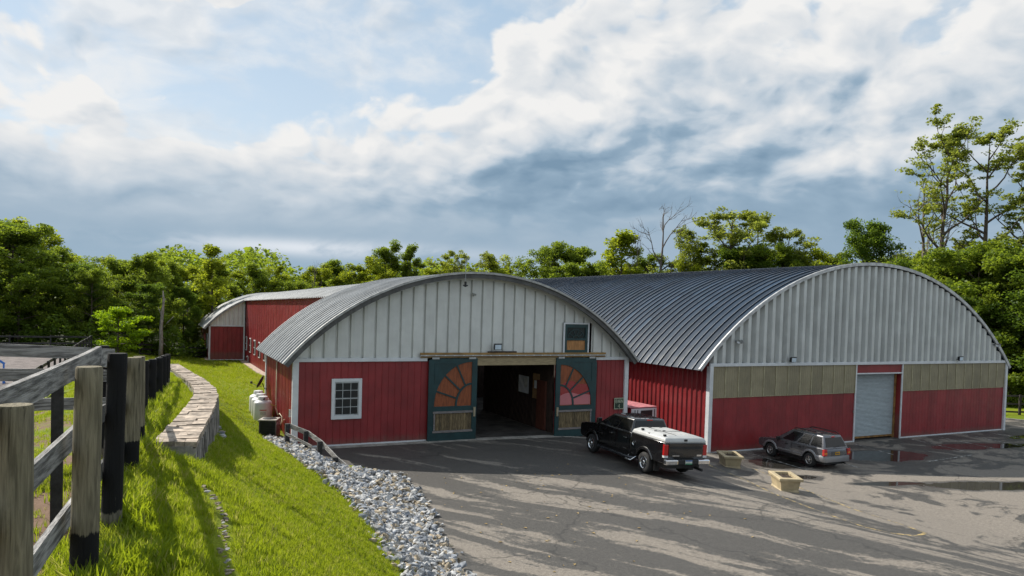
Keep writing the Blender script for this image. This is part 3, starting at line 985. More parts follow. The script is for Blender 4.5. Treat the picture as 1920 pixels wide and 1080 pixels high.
    for y in (35.7, 39.5):
        mb = MB(); mb.box(14.34, y, -0.03, 14.42, y + 3.58, 1.5); fr_ = mb.build('stall_front', DARKW, LB)
        mb = MB()
        for k in range(16):
            mb.tube([(14.38, y + 0.15 + k * 0.22, 1.5), (14.38, y + 0.15 + k * 0.22, 2.5)], 0.012, 5)
        mb.build('stall_bars', DKMET, fr_)
    mb = MB(); mb.box(18.40, Y4 + 0.95, 0.0, 18.495, Y4 + 1.9, 2.6)
    mb.build('tack_room_door', mat('reddish door', (0.11, 0.035, 0.022), 0.6, stretch=(5, 5, 1)), LB)


barn_front_section()


def sliding_door(x0, x1, flip):
    """green door with a quarter sunburst over a plank panel; flip: the sunburst springs from the left edge"""
    W = x1 - x0
    lab = 'green sliding barn door open at the right, reflection of a red car built in behind its lower spokes' if flip else 'green sliding barn door open at the left, orange sunburst panel above planks'
    zb = lz((x0 + x1) / 2) + 0.03
    d = thing('sliding_door', lab, 'door', (x0, Y4 - 0.2, zb), 0, 'sliding doors of the barn')
    H = 3.93 - zb
    sx = (lambda x: W - x) if flip else (lambda x: x)

    def bx(mb, a, y0, z0, b, y1, z1):
        u, v = sorted((sx(a), sx(b)))
        mb.box(u, y0, z0, v, y1, z1)
    # coordinates for the unflipped door: the springing point is at the right
    cx, cz, ea, eb = W - 0.27, 1.63, W - 0.27 - 0.29, 2.12
    m = MB()
    T0, T1 = 0.0, 0.07
    bx(m, 0, T0, 0, W, T1, 0.42)
    bx(m, 0, T0, 1.38, W, T1, cz)
    bx(m, 0, T0, 0.42, 0.29, T1, 1.38); bx(m, W - 0.24, T0, 0.42, W, T1, 1.38)
    bx(m, cx, T0, cz, W, T1, H)
    # spandrel: between the quarter ellipse and the door's outline
    N = 20; ins, outs = [], []
    for i in range(N + 1):
        a = math.pi / 2 * i / N
        ins.append((cx - ea * math.cos(a), cz + eb * math.sin(a)))
        if a < math.atan2(H - cz, cx):
            k = cx / max(1e-6, math.cos(a)); outs.append((0.0, min(H, cz + cx * math.tan(a))))
        else:
            outs.append((cx - (H - cz) / math.tan(a), H))
    rows = []
    for (xi, zi), (xo, zo) in zip(ins, outs):
        rows.append([(sx(xi), T0, zi), (sx(xo), T0, zo), (sx(xo), T1, zo), (sx(xi), T1, zi), (sx(xi), T0, zi)])
    m.grid(rows)
    m.build('door_frame', GREEN, d)
    # panel behind the spokes
    pm = MB(); N = 18
    poly = [(cx, cz)] + [(cx - (ea + 0.02) * math.cos(math.pi / 2 * i / N), cz + (eb + 0.02) * math.sin(math.pi / 2 * i / N)) for i in range(N + 1)]
    pm.prism([(sx(u), v) for u, v in poly], 0.045, 0.060, 'y')
    pm.build('sunburst_panel', PLY, d)
    # inner hub arch and three spokes
    hb = MB(); rows = []
    ia, ib = 0.80, 1.06
    for i in range(15):
        a = math.pi / 2 * i / 14
        c, s = math.cos(a), math.sin(a)
        rows.append([(sx(cx - (ia + q) * c), yy, cz + (ib + q) * s) for q, yy in ((-0.045, 0.005), (0.045, 0.005), (0.045, 0.044), (-0.045, 0.044), (-0.045, 0.005))])
    hb.grid(rows); hb.build('hub_arch', GREEN, d)
    for a in (rad(20), rad(44), rad(66)):
        sp = MB()
        sp.bar((sx(cx - ia * math.cos(a)), 0.024, cz + ib * math.sin(a)), (sx(cx - (ea + 0.02) * math.cos(a)), 0.024, cz + (eb + 0.02) * math.sin(a)), 0.036, 0.075, up=(0, 0, 1) if True else None)
        sp.build('spoke', GREEN, d)
    # lower plank panel with grey trim boards
    n = 14; xa, xb = 0.29, W - 0.24
    for i in range(n):
        pk = MB(); w = (xb - xa) / n
        bx(pk, xa + i * w + 0.006, 0.02 + random.uniform(0, 0.012), 0.43, xa + (i + 1) * w - 0.006, 0.05, 1.36); pk.build('plank', PLANK, d)
    for z in (0.38, 1.30):
        tb = MB(); bx(tb, 0.24, -0.03, z, W - 0.20, -0.004, z + 0.10); tb.build('trim_board', GREYW, d)
    for xx in (0.28, ):
        tb = MB(); bx(tb, xx, -0.028, 0.49, xx + 0.07, -0.003, 1.29); tb.build('trim_board', GREYW, d)
    hd = MB(); bx(hd, W - 0.17, -0.06, 1.1, W - 0.07, -0.003, 1.56); hd.build('handle', mat('handle block', (0.33, 0.28, 0.19), 0.7), d)
    # corner panel moulding and hangers
    cm_ = MB(); bx(cm_, 0.30, -0.02, H - 0.24, 1.35, -0.003, H - 0.20); bx(cm_, 0.28, -0.02, H - 1.2, 0.32, -0.003, H - 0.24); cm_.build('moulding', GREEN, d)
    for xx in (0.32, W - 0.28):
        hg = MB(); bx(hg, xx - 0.18, -0.035, H - 0.03, xx + 0.18, -0.002, H + 0.06); hg.build('hanger', METAL, d)
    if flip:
        # a red car's reflection in the door glass, shaped and coloured as a shell
        rd = mat('red car reflection', (0.30, 0.014, 0.022), 0.2, 0, 0.05, 1.0, coat=0.6)
        pk = mat('pink car reflection', (0.52, 0.16, 0.18), 0.35, 0, 0.06, 1.0, coat=0.4)
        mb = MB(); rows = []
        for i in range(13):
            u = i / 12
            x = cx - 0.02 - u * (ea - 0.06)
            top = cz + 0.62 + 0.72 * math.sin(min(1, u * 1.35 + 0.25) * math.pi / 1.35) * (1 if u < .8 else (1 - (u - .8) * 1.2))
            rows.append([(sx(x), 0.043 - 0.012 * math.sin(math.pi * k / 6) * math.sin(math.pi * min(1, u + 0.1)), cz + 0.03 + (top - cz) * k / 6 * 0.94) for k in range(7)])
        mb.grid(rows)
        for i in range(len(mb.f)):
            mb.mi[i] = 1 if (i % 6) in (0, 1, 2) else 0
        mb.build('car_reflection', [rd, pk], d, smooth=True, fix=False, label='reflection of a red car built as a red and pink shell behind the spokes')
    return d


sliding_door(11.5, 13.98, False)
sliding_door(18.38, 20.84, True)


def rear_wing():
    """high-walled middle of the long barn and the low wing at its far end (roof a little lower there)"""
    P = 0.61
    ztilt = lambda y: -0.62 + (88.5 - y) / (88.5 - 41) * 0.47
    aL2 = math.asin((8.95 - ACX) / AR); aLw = math.asin((4.75 - ACX) / AR); aR = math.asin((20.5 - ACX) / AR)
    prof = [(0, 0), (0.10, 0.075), (0.22, 0.075), (0.30, 0.0), (P, 0.0)]
    me = arch_panel_mesh('roof_panel', ACX, ACZ, AR, aL2, aR, prof, 20, [ROOFL], [0] * 4)
    y = 41.02
    while y < 88.2:
        part('roof_panel', me, LB, (0, y, ztilt(y))); y += P
    me = arch_panel_mesh('roof_panel', ACX, ACZ, AR, aLw, aR, prof, 26, [ROOFL], [0] * 4)
    while y < 104:
        part('roof_panel', me, LB, (0, y, -0.62)); y += P
    # high red wall, following the roof edge
    n = 30
    for i in range(n):
        ya = 40.9 + (89 - 40.9) * i / n; yb = 40.9 + (89 - 40.9) * (i + 1) / n
        w = yb - ya
        mb = MB()
        pr = [(0, 0), (0.03, 0.03), (0.08, 0.03), (0.11, 0), (0.33, 0), (0.36, 0.02), (0.40, 0), (0.66, 0), (0.69, 0.02), (0.73, 0), (1, 0)]
        hz = [in_arch(9.24, AR - 0.05) + ztilt(ya + w * u) for u, d_ in pr]
        mb.grid([[(9.24 - d_, ya + w * u, -1.2) for u, d_ in pr], [(9.24 - d_, ya + w * u, h) for (u, d_), h in zip(pr, hz)]])
        mb.build('siding_panel', REDS, LB, fix=False)
    for k in range(10):
        yc = 87.4 - k * 3.9
        if yc < 50: break
        zc = 1.42
        wm = MB(); wm.box(9.13, yc - 0.55, zc - 0.78, 9.2, yc + 0.55, zc + 0.78)
        wo = wm.build('window', WHITE, LB)
        g = MB(); g.box(9.115, yc - 0.45, zc - 0.68, 9.128, yc + 0.45, zc - 0.03); g.box(9.115, yc - 0.45, zc + 0.03, 9.128, yc + 0.45, zc + 0.68); g.build('pane', GLASS, wo)
    mb = MB(); mb.box(8.75, 41, -1.0, 9.2, 89, tz(9, 70) - 0.0); 
    fm = MB(); rows = []
    for k in range(13):
        y_ = 41.5 + k * 3.9
        z_ = tz(8.9, y_) + 0.10
        rows.append([(8.55, y_, z_ - 0.5), (8.55, y_, z_), (9.2, y_, z_ + 0.02), (9.2, y_, z_ - 0.5)])
    fm.grid(rows); fm.build('footing', mat('pinkish footing', (0.40, 0.31, 0.25), 0.9, bump=0.3), LB)
    pb = MB(); pb.tube([(9.15, 85.0, -0.6), (9.15, 85.0, 0.0), (9.05, 84.9, 0.12), (8.95, 84.9, 0.0)], 0.07, 8); pb.build('vent_pipe', WHITE, LB, smooth=True)
    # wing front
    Yw = 89.05; zg = -0.63; he = EAVE + zg
    n = 8
    for i in range(n):
        x0 = 5.4 + (9.1 - 5.4) * i / n; x1 = 5.4 + (9.1 - 5.4) * (i + 1) / n
        mb = MB(Matrix.Translation((0, Yw, 0)))
        rib_strip(mb, x0, x1, zg, he, [(0, 0), (0.04, 0.03), (0.12, 0.03), (0.16, 0), (1, 0)], 0); mb.build('siding_panel', RED, LB, fix=False)
        mb = MB(Matrix.Translation((0, Yw, 0)))
        rib_strip(mb, x0, x1, he, lambda x: in_arch(x, AR - 0.12) - 0.62, [(0, 0.0), (0.08, 0.0), (0.18, 0.08), (0.42, 0.08), (0.50, 0.0), (1, 0.0)], 0)
        mb.build('gable_panel', GALV, LB, fix=False)
    mb = MB(); mb.box(5.28, Yw - 0.12, zg, 5.46, Yw + 0.1, he); mb.build('corner_trim', WHITE, LB)
    mb = MB(); mb.box(9.0, Yw - 0.12, zg, 9.14, Yw - 0.01, 5.95); mb.build('corner_trim', WHITE, LB)
    mb = MB(); mb.box(5.46, Yw - 0.11, he - 0.06, 9.0, Yw - 0.02, he + 0.1); mb.build('eave_trim', WHITE, LB)
    mb = MB(); mb.box(5.46, Yw - 0.09, zg, 9.0, Yw - 0.02, zg + 0.08); mb.build('base_strip', WHITE, LB)
    for i in range(5):
        mb = MB(); ya = Yw + i * 3; mb.grid([[(5.34, ya, -1.5), (5.34, ya + 3, -1.5)], [(5.34, ya, he), (5.34, ya + 3, he)]]); mb.build('siding_panel', REDS, LB)
    mb = MB(); mb.box(5.24, 91.5, 0.55, 5.32, 93.0, 2.3); wo = mb.build('window', WHITE, LB)
    mb = MB(); mb.box(5.22, 91.7, 0.65, 5.238, 92.8, 2.2); mb.build('pane', GLASS, wo)
    mb = MB(); mb.box(5.0, 89.3, -1.2, 5.36, 104, zg + 0.06); mb.build('footing', MATS['pinkish footing'], LB)
    # rim along the wing's arched front edge
    mb = MB(); rows = []
    for i in range(15):
        a = aLw + (math.asin((9.3 - ACX) / AR) - aLw) * i / 14
        rows.append([(ACX + (AR + q) * math.sin(a), yy, ACZ - 0.62 + (AR + q) * math.cos(a)) for q, yy in ((0.09, 88.35), (0.09, 88.45), (-0.12, 88.45), (-0.12, 88.35), (0.09, 88.35))])
    mb.grid(rows); mb.build('rim_flashing', mat('dull rim metal', (0.24, 0.24, 0.235), 0.6, 0.3), LB)
    # far end wall
    mb = MB(); pts = [(5.3 + 15 * i / 20, 104.2, in_arch(5.3 + 15 * i / 20) - 0.6) for i in range(21)]
    mb.add([(5.3, 104.2, -1.5)] + pts + [(20.3, 104.2, -1.5)], [tuple(range(23))]); mb.build('end_wall', REDS, LB)


rear_wing()

# ---- right barn (indoor arena)
RB = thing('arena_barn', 'wide arched arena barn with grey ribbed gable, beige band and dark blue roof', 'barn', (0, 0, 0))
RL, RR, YR, ZR, HR = 27.135, 54.34, 30.60, -1.27, 3.66
RCX, RCZ, RRAD = 40.39, -8.75, 18.50


def r_arch(x, r=RRAD - 0.10):
    return RCZ + math.sqrt(max(0.0, r * r - (x - RCX) ** 2))


def right_barn():
    P = 0.61
    aL = math.asin((26.38 - RCX) / RRAD); aR = math.asin((54.55 - RCX) / RRAD)
    prof = [(0, 0.075), (0.008, 0.077), (0.022, 0.0), (0.30, 0.012), (0.590, 0.0), (0.602, 0.075), (P, 0.075)]
    me = arch_panel_mesh('roof_panel', RCX, RCZ, RRAD, aL, aR, prof, 44, [ROOFD, ROOFEDGE], [1, 0, 0, 0, 0, 1])
    y = YR - 0.12; k = 0
    while y < 104:
        part('roof_panel', me, RB, (0, y, 0)); y += P
    # white verge along the front edge
    mb = MB(); rows = []
    for i in range(61):
        a = aL + (aR - aL) * i / 60
        rows.append([(RCX + (RRAD + q) * math.sin(a), yy, RCZ + (RRAD + q) * math.cos(a)) for q, yy in ((0.13, YR - 0.20), (0.13, YR - 0.10), (-0.06, YR - 0.10), (-0.06, YR - 0.20), (0.13, YR - 0.20))])
    mb.grid(rows); mb.build('verge_trim', mat('verge metal', (0.50, 0.505, 0.51), 0.5, 0.3), RB)
    W = P; n = int(round((RR - RL) / W)); W = (RR - RL) / n
    gp = [(0, -0.17), (0.16, -0.17), (0.34, 0.095), (0.70, 0.095), (0.84, -0.17), (1.0, -0.17)]
    for i in range(n):
        mb = MB(Matrix.Translation((0, YR, 0)))
        rib_strip(mb, RL + i * W, RL + (i + 1) * W, HR, r_arch, gp, 0); mb.build('gable_panel', GALVR, RB, fix=False)
    mb = MB(); mb.box(RL - 0.05, YR - 0.13, 3.53, RR + 0.05, YR - 0.01, 3.70); mb.build('eave_trim', WHITE, RB, bevel=0.01)
    mb = MB(); mb.box(RL - 0.05, YR - 0.14, ZR - 0.1, RL + 0.19, YR + 0.14, 3.53); mb.build('corner_trim', WHITE, RB, bevel=0.01)
    mb = MB(); mb.box(RR - 0.17, YR - 0.14, ZR - 0.1, RR + 0.05, YR + 0.14, 3.53); mb.build('corner_trim', WHITE, RB, bevel=0.01)
    DX0, DX1 = 38.75, 43.18
    sp = [(0, 0.0), (0.33, 0.0), (0.335, 0.004), (0.35, 0.004), (0.355, 0), (0.66, 0), (0.665, 0.004), (0.68, 0.004), (0.685, 0), (0.985, 0.0), (0.99, 0.006), (1, 0.006)]
    for xa, xb in ((RL + 0.19, DX0), (DX1, RR - 0.17)):
        m_ = int(round((xb - xa) / 0.92)); w = (xb - xa) / m_
        for i in range(m_):
            mb = MB(Matrix.Translation((0, YR, 0)))
            rib_strip(mb, xa + i * w, xa + (i + 1) * w, ZR, 1.80, sp, 0); mb.build('siding_panel', REDR, RB, fix=False)
            mb = MB(Matrix.Translation((0, YR - 0.03, 0)))
            bp = [(u, 0.012 * (0.5 + 0.5 * math.sin(u * 2 * math.pi * 6))) for u in np.linspace(0, 1, 25)]
            rib_strip(mb, xa + i * w, xa + (i + 1) * w, 1.80, 3.53, bp, 0)
            bo = mb.build('beige_panel', BEIGE, RB, fix=False)
            mb = MB(); mb.box(xa + (i + 1) * w - 0.030, YR - 0.060, 1.80, xa + (i + 1) * w + 0.020, YR - 0.043, 3.53); mb.build('seam_strip', SEAM, bo)
        mb = MB(); mb.box(xa, YR - 0.035, ZR + 0.0, xb, YR - 0.016, ZR + 0.08); mb.build('base_strip', WHITE, RB)
        mb = MB(); mb.box(xa, YR - 0.06, 1.785, xb, YR - 0.016, 1.80); mb.build('band_flashing', SEAM, RB)
    # roller door in a recess
    for x in (DX0, DX1 - 0.10):
        mb = MB(); mb.box(x, YR - 0.07, ZR, x + 0.10, YR - 0.01, 3.53); mb.build('door_trim', WHITE, RB)
    mb = MB(); mb.box(DX0 + 0.1, YR - 0.06, 2.93, DX1 - 0.1, YR - 0.012, 3.01); mb.build('door_trim', WHITE, RB)
    mb = MB(Matrix.Translation((0, YR, 0))); rib_strip(mb, DX0 + 0.1, DX1 - 0.1, 3.01, 3.53, [(0, 0), (1, 0)], 0); mb.build('siding_panel', REDR, RB, fix=False)
    for x in (DX0 + 0.08, DX1 - 0.10):
        mb = MB(); mb.box(x, YR - 0.005, ZR, x + 0.02, YR + 0.45, 2.95); mb.build('door_reveal', RED, RB)
    mb = MB(); mb.box(DX0 + 0.1, YR, 2.93, DX1 - 0.1, YR + 0.45, 2.95); mb.build('door_reveal', DARKW, RB)
    rust = mat('rusty guide', (0.28, 0.15, 0.05), 0.8, 0.2, 0.3)
    mb = MB(); mb.box(DX1 - 0.30, YR + 0.30, ZR, DX1 - 0.12, YR + 0.42, 2.93); mb.build('door_guide', rust, RB)
    rd = thing('roller_door', 'closed grey roller shutter door in the middle of the arena barn front', 'door', (DX0 + 0.12, YR + 0.36, ZR + 0.12))
    DW = DX1 - DX0 - 0.42
    RDM = mat('grey roller slat', (0.40, 0.45, 0.47), 0.45, 0.3, 0.08, rnd=0.05)
    sl = MB(); H = 0.082
    sl.grid([[(0, -0.03 * math.sin(math.pi * k / 5), H * k / 5) for k in range(6)], [(DW, -0.03 * math.sin(math.pi * k / 5), H * k / 5) for k in range(6)]])
    sm = sl.mesh('slat', [RDM], fix=False)
    for i in range(50):
        part('slat', sm, rd, (0, 0, 0.1 + i * H))
    mb = MB(); mb.box(0, -0.05, 0.0, DW, 0.02, 0.1); mb.build('bottom_rail', rust, rd)
    mb = MB(); mb.box(DX0 + 0.1, YR, ZR - 0.05, DX1 - 0.1, YR + 0.6, ZR + 0.015); mb.build('door_apron', mat('dark damp apron', (0.07, 0.065, 0.06), 0.8), RB)
    mb = MB(); mb.box(DX0, YR + 0.7, ZR, DX1, YR + 0.75, 3.0); mb.build('door_backing', DARKW, RB)
    # left wall: deep ribs
    n = 90; w = (104 - YR) / n
    rp = [(0, 0), (0.10, 0.0), (0.16, 0.055), (0.34, 0.055), (0.40, 0.0), (0.60, 0), (0.66, 0.055), (0.84, 0.055), (0.90, 0), (1, 0)]
    for i in range(n):
        ya = YR + 0.02 + i * w
        mb = MB(Matrix.Translation((RL, 0, 0)) @ Matrix(((0, 1, 0, 0), (1, 0, 0, 0), (0, 0, 1, 0), (0, 0, 0, 1))))
        rib_strip(mb, ya, ya + w, ZR - 0.3, 3.95, rp, 0)
        mb.build('siding_panel', REDS, RB, fix=False)
        if ya > 46: break
    mb = MB(); mb.grid([[(RL, 46, ZR), (RL, 104, ZR)], [(RL, 46, 3.95), (RL, 104, 3.95)]]); mb.build('side_wall', REDS, RB)
    mb = MB(); mb.grid([[(RR, YR, ZR), (RR, 104, ZR)], [(RR, YR, 3.7), (RR, 104, 3.7)]]); mb.build('side_wall', REDS, RB)
    mb = MB(); pts = [(RL + (RR - RL) * i / 20, 104, r_arch(RL + (RR - RL) * i / 20)) for i in range(21)]
    mb.add([(RL, 104, ZR)] + pts + [(RR, 104, ZR)], [tuple(range(23))]); mb.build('end_wall', REDS, RB)
    # horizontal lap line high on the gable
    mb = MB()
    mb.box(38.66, YR - 0.06, 0.55, 38.72, YR - 0.012, 0.70); mb.build('switch_box', METAL, RB)


right_barn()

# ------------------------------------------------------------------ stone wall, riprap, fences
STONE = [mat('limestone pale', (0.34, 0.34, 0.34), 0.9, 0, 0.45, 9, bump=0.5, bscale=25, rnd=0.30),
         mat('limestone blue grey', (0.20, 0.215, 0.24), 0.9, 0, 0.3, 6, bump=0.5, bscale=25, rnd=0.30),
         mat('limestone ochre', (0.30, 0.25, 0.18), 0.9, 0, 0.4, 9, bump=0.5, bscale=25, rnd=0.25)]


def rock_mesh(name, m, seed, npts=13, flat=0.6):
    rr = random.Random(seed)
    bm = bmesh.new()
    for _ in range(npts):
        p = Vector((rr.gauss(0, 1), rr.gauss(0, 1), rr.gauss(0, 1))).normalized() * rr.uniform(0.82, 1.1)
        bm.verts.new((p.x * 1.15, p.y * 0.9, p.z * flat))
    r = bmesh.ops.convex_hull(bm, input=bm.verts)
    junk = [e for e in r['geom_interior'] if isinstance(e, bmesh.types.BMVert)]
    if junk:
        bmesh.ops.delete(bm, geom=junk, context='VERTS')
    bmesh.ops.recalc_face_normals(bm, faces=bm.faces)
    me = bpy.data.meshes.new(name); bm.to_mesh(me); bm.free()
    me.materials.append(m)
    return me


ROCKS = [rock_mesh('stone', STONE[i % 3 if i < 9 else 0], 100 + i) for i in range(12)]


def riprap():
    rb = thing('riprap_bank', None, None); del_keys = [k for k in ('label', 'category') if k in rb.keys()]
    rb['kind'] = 'structure'
    ys = [9, 12, 15, 18, 21, 24, 26.2, 27.4, 29, 31, 33.4]
    le = [4.35, 4.5, 4.75, 4.95, 5.15, 4.85, 4.45, 4.25, 4.1, 4.1, 4.35]
    re = [5.75, 6.15, 6.55, 6.95, 7.6, 8.15, 8.2, 6.6, 6.2, 5.75, 5.25]
    spots = []
    tries = 0
    rr = random.Random(5)
    cellmap = {}
    while len(spots) < 6500 and tries < 40000:
        tries += 1
        y = rr.uniform(9, 33.4); wob = 0.25 * mnoise.noise(Vector((y * 1.3, 3, 0)))
        a = np.interp(y, ys, le) + wob + rr.gauss(0, 0.16); b = np.interp(y, ys, re) + 0.25 * mnoise.noise(Vector((y * 1.9, 9, 0))) + abs(rr.gauss(0, 0.12))
        x = rr.uniform(a, b)
        s = rr.choice([0.04, 0.05, 0.06, 0.07, 0.085, 0.10, 0.12, 0.15]) * rr.uniform(0.85, 1.15)
        k = (int(x * 5), int(y * 5))
        if cellmap.get(k, 0) >= 7:
            continue
        cellmap[k] = cellmap.get(k, 0) + 1
        spots.append((s / math.hypot(x, y, 6 - 0), x, y, s))
    spots.sort(reverse=True)
    rest = MB()
    for i, (_, x, y, s) in enumerate(spots):
        z = max(tz(x, y), lz(x)) + s * 0.18 + (rr.uniform(0, 0.08))
        R = Matrix.Rotation(rr.uniform(0, 6.28), 4, 'Z') @ Matrix.Rotation(rr.gauss(0, 0.45), 4, 'X') @ Matrix.Rotation(rr.gauss(0, 0.45), 4, 'Y')
        me = ROCKS[rr.randrange(12)]
        if i < 300:
            part('stone', me, rb, (x, y, z), R.to_euler(), (s, s * rr.uniform(.8, 1.2), s))
        else:
            T = Matrix.Translation((x, y, z)) @ R @ Matrix.Diagonal((s, s * rr.uniform(.8, 1.2), s, 1))
            o = len(rest.v)
            rest.v.extend([tuple(T @ v.co) for v in me.vertices])
            mi = [0, 1, 2, 0][rr.randrange(4)] if False else STONE.index(me.materials[0])
            for p in me.polygons:
                rest.f.append(tuple(o + q for q in p.vertices)); rest.mi.append(mi)
    o = rest.build('stones', STONE, rb, fix=False); o['kind'] = 'stuff'
    # gravel bed below the stones
    mb = MB(); rows = []
    for y in np.linspace(9, 33.3, 60):
        a = np.interp(y, ys, le) + 0.1; b = np.interp(y, ys, re) - 0.1
        rows.append([(x, y, max(tz(x, y), lz(x)) + 0.03) for x in np.linspace(a, b, 8)])
    mb.grid(rows); mb.build('gravel_bed', mat('grey gravel', (0.17, 0.155, 0.135), 0.95, 0, 0.5, 14, bump=1.0, bscale=30), rb, fix=False)


riprap()


def stone_wall():
    path = [Vector((0.26, 11.9, 4.30)), Vector((0.72, 16.0, 4.10)), Vector((1.17, 20.4, 3.92)), Vector((1.33, 24.0, 3.72)), Vector((1.30, 29.0, 3.46)), Vector((1.05, 35.0, 3.2)), Vector((0.72, 41.5, 2.98))]
    sw = thing('retaining_wall', 'low dry stone retaining wall with pale cap stones bending through the lawn', 'wall', (0, 0, 0))
    cap = mat('pinkish cap stone', (0.36, 0.295, 0.235), 0.9, 0, 0.40, 5, bump=0.6, bscale=18, rnd=0.16)
    face = mat('grey face stone', (0.25, 0.23, 0.21), 0.9, 0, 0.35, 3, bump=0.7, bscale=14, rnd=0.25, streak=0.5)
    L = [0.0]
    for a, b in zip(path, path[1:]):
        L.append(L[-1] + (b - a).length)

    def at(s):
        for i in range(len(path) - 1):
            if s <= L[i + 1] or i == len(path) - 2:
                f = (s - L[i]) / (L[i + 1] - L[i]); p = path[i].lerp(path[i + 1], f)
                # direction smoothed at joints
                d = (path[i + 1] - path[i]).normalized()
                return p, d
    hw = 0.29
    rr = random.Random(3)
    s = 0.0
    core = MB(); rows = []
    for k in range(60):
        p, d = at(L[-1] * k / 59); nrm = Vector((d.y, -d.x, 0)).normalized()
        zl = tz(p.x - 0.35, p.y) - 0.3; zr = tz(p.x + 0.45, p.y) - 0.3
        rows.append([(p.x + nrm.x * q, p.y + nrm.y * q, z) for q, z in ((-hw + 0.03, zl), (-hw + 0.03, p.z - 0.07), (hw - 0.04, p.z - 0.07), (hw - 0.04, zr))])
    core.grid(rows)
    core.add([rows[0][0], rows[0][1], rows[0][2], rows[0][3]], [(0, 1, 2, 3)])
    core.build('wall_core', face, sw)
    # cap stones: irregular slabs two or three across
    while s < L[-1] - 0.15:
        ln = rr.uniform(0.28, 0.62)
        p, d = at(min(s + ln / 2, L[-1])); nrm = Vector((d.y, -d.x, 0)).normalized()
        cuts = [-hw - rr.uniform(0, 0.03)] + sorted(rr.uniform(-0.16, 0.16) for _ in range(rr.choice([1, 1, 2, 0]))) + [hw + rr.uniform(0, 0.03)]
        for q0, q1 in zip(cuts, cuts[1:]):
            if q1 - q0 < 0.06:
                continue
            mb = MB(); dz = rr.uniform(-0.012, 0.018); g = 0.003
            l0 = -ln / 2 + g + rr.uniform(0, 0.03); l1 = ln / 2 - g
            cs = [(l0, q0 + g), (l0 + rr.uniform(-.02, .02), q1 - g), (l1 + rr.uniform(-.02, .02), q1 - g), (l1, q0 + g)]
            bot = [tuple(p + d * a + nrm * b + Vector((0, 0, -0.09))) for a, b in cs]
            top = [tuple(p + d * a * 0.97 + nrm * b + Vector((0, 0, dz + rr.uniform(-.006, .006)))) for a, b in cs]
            mb.hexa(bot, top); mb.build('cap_stone', cap, sw)
        s += ln
    # upright face stones on the lawn side
    s = 0.0
    for k in range(200):
        if s > L[-1] - 0.1: break
        ln = rr.uniform(0.10, 0.26)
        p, d = at(min(s + ln / 2, L[-1])); nrm = Vector((d.y, -d.x, 0)).normalized()
        zr = tz(p.x + 0.4, p.y) - 0.15
        out = rr.uniform(0.0, 0.05)
        c = p + nrm * (hw - 0.05)
        mb = MB()
        b = [c + d * (-ln / 2 + .006) , c + d * (ln / 2 - .006), c + d * (ln / 2 - .006) + nrm * (0.045 + out + .03), c + d * (-ln / 2 + .006) + nrm * (0.045 + out + .03)]
        t = [c + d * (-ln / 2 + .006), c + d * (ln / 2 - .006), c + d * (ln / 2 - .006) + nrm * (0.04 + out), c + d * (-ln / 2 + .006) + nrm * (0.04 + out)]
        mb.hexa([(q.x, q.y, zr) for q in b], [(q.x, q.y, p.z - 0.095 - rr.uniform(0, .01)) for q in t]); mb.build('stone', face, sw)
        s += ln
    # a few tumbled stones at the foot near the bend
    for k in range(4):
        y = 18 + k * 0.55 + rr.uniform(-.2, .2)
        x = 1.25 + 0.1 * (k - 1) * 0.5 + rr.uniform(0, 0.25); sc = rr.uniform(0.08, 0.15)
        part('stone', ROCKS[rr.randrange(12)], sw, (x, y, tz(x, y) + 0.03), (0, 0, rr.uniform(0, 6)), (sc, sc, sc))


stone_wall()


def edging():
    e = thing('stone_edging', 'narrow line of pale stones set in the grass below the wall', 'edging', (0, 0, 0))
    rr = random.Random(8)
    for k in range(42):
        y = 9.6 - k * 0.095; x = 0.60 + 0.06 * math.sin(y * 1.7) + rr.uniform(-0.04, 0.04); sc = rr.uniform(0.018, 0.040)
        part('stone', ROCKS[(0, 2, 5, 8)[rr.randrange(4)]], e, (x, y, tz(x, y) + 0.03), (0, 0, rr.uniform(0, 6)), (sc, sc, sc * 0.8))


edging()


def fallen_leaves():
    rr = random.Random(31); mb = MB()
    for k in range(70):
        x = rr.uniform(8, 17); y = rr.uniform(15, 26); a = rr.uniform(0, 6); q = rr.uniform(0.03, 0.075); z = lz(x) + 0.012
        mb.add([(x + q * math.cos(a), y + q * math.sin(a), z), (x - q * .5 * math.sin(a), y + q * .5 * math.cos(a), z + 0.02), (x - q * math.cos(a), y - q * math.sin(a), z), (x + q * .5 * math.sin(a), y - q * .5 * math.cos(a), z + 0.015)], [(0, 1, 2), (0, 2, 3)])
    o = mb.build('fallen_leaves', mat('dry yellow leaf', (0.42, 0.30, 0.12), 0.8, rnd=0.2), fix=False); o['kind'] = 'stuff'


fallen_leaves()


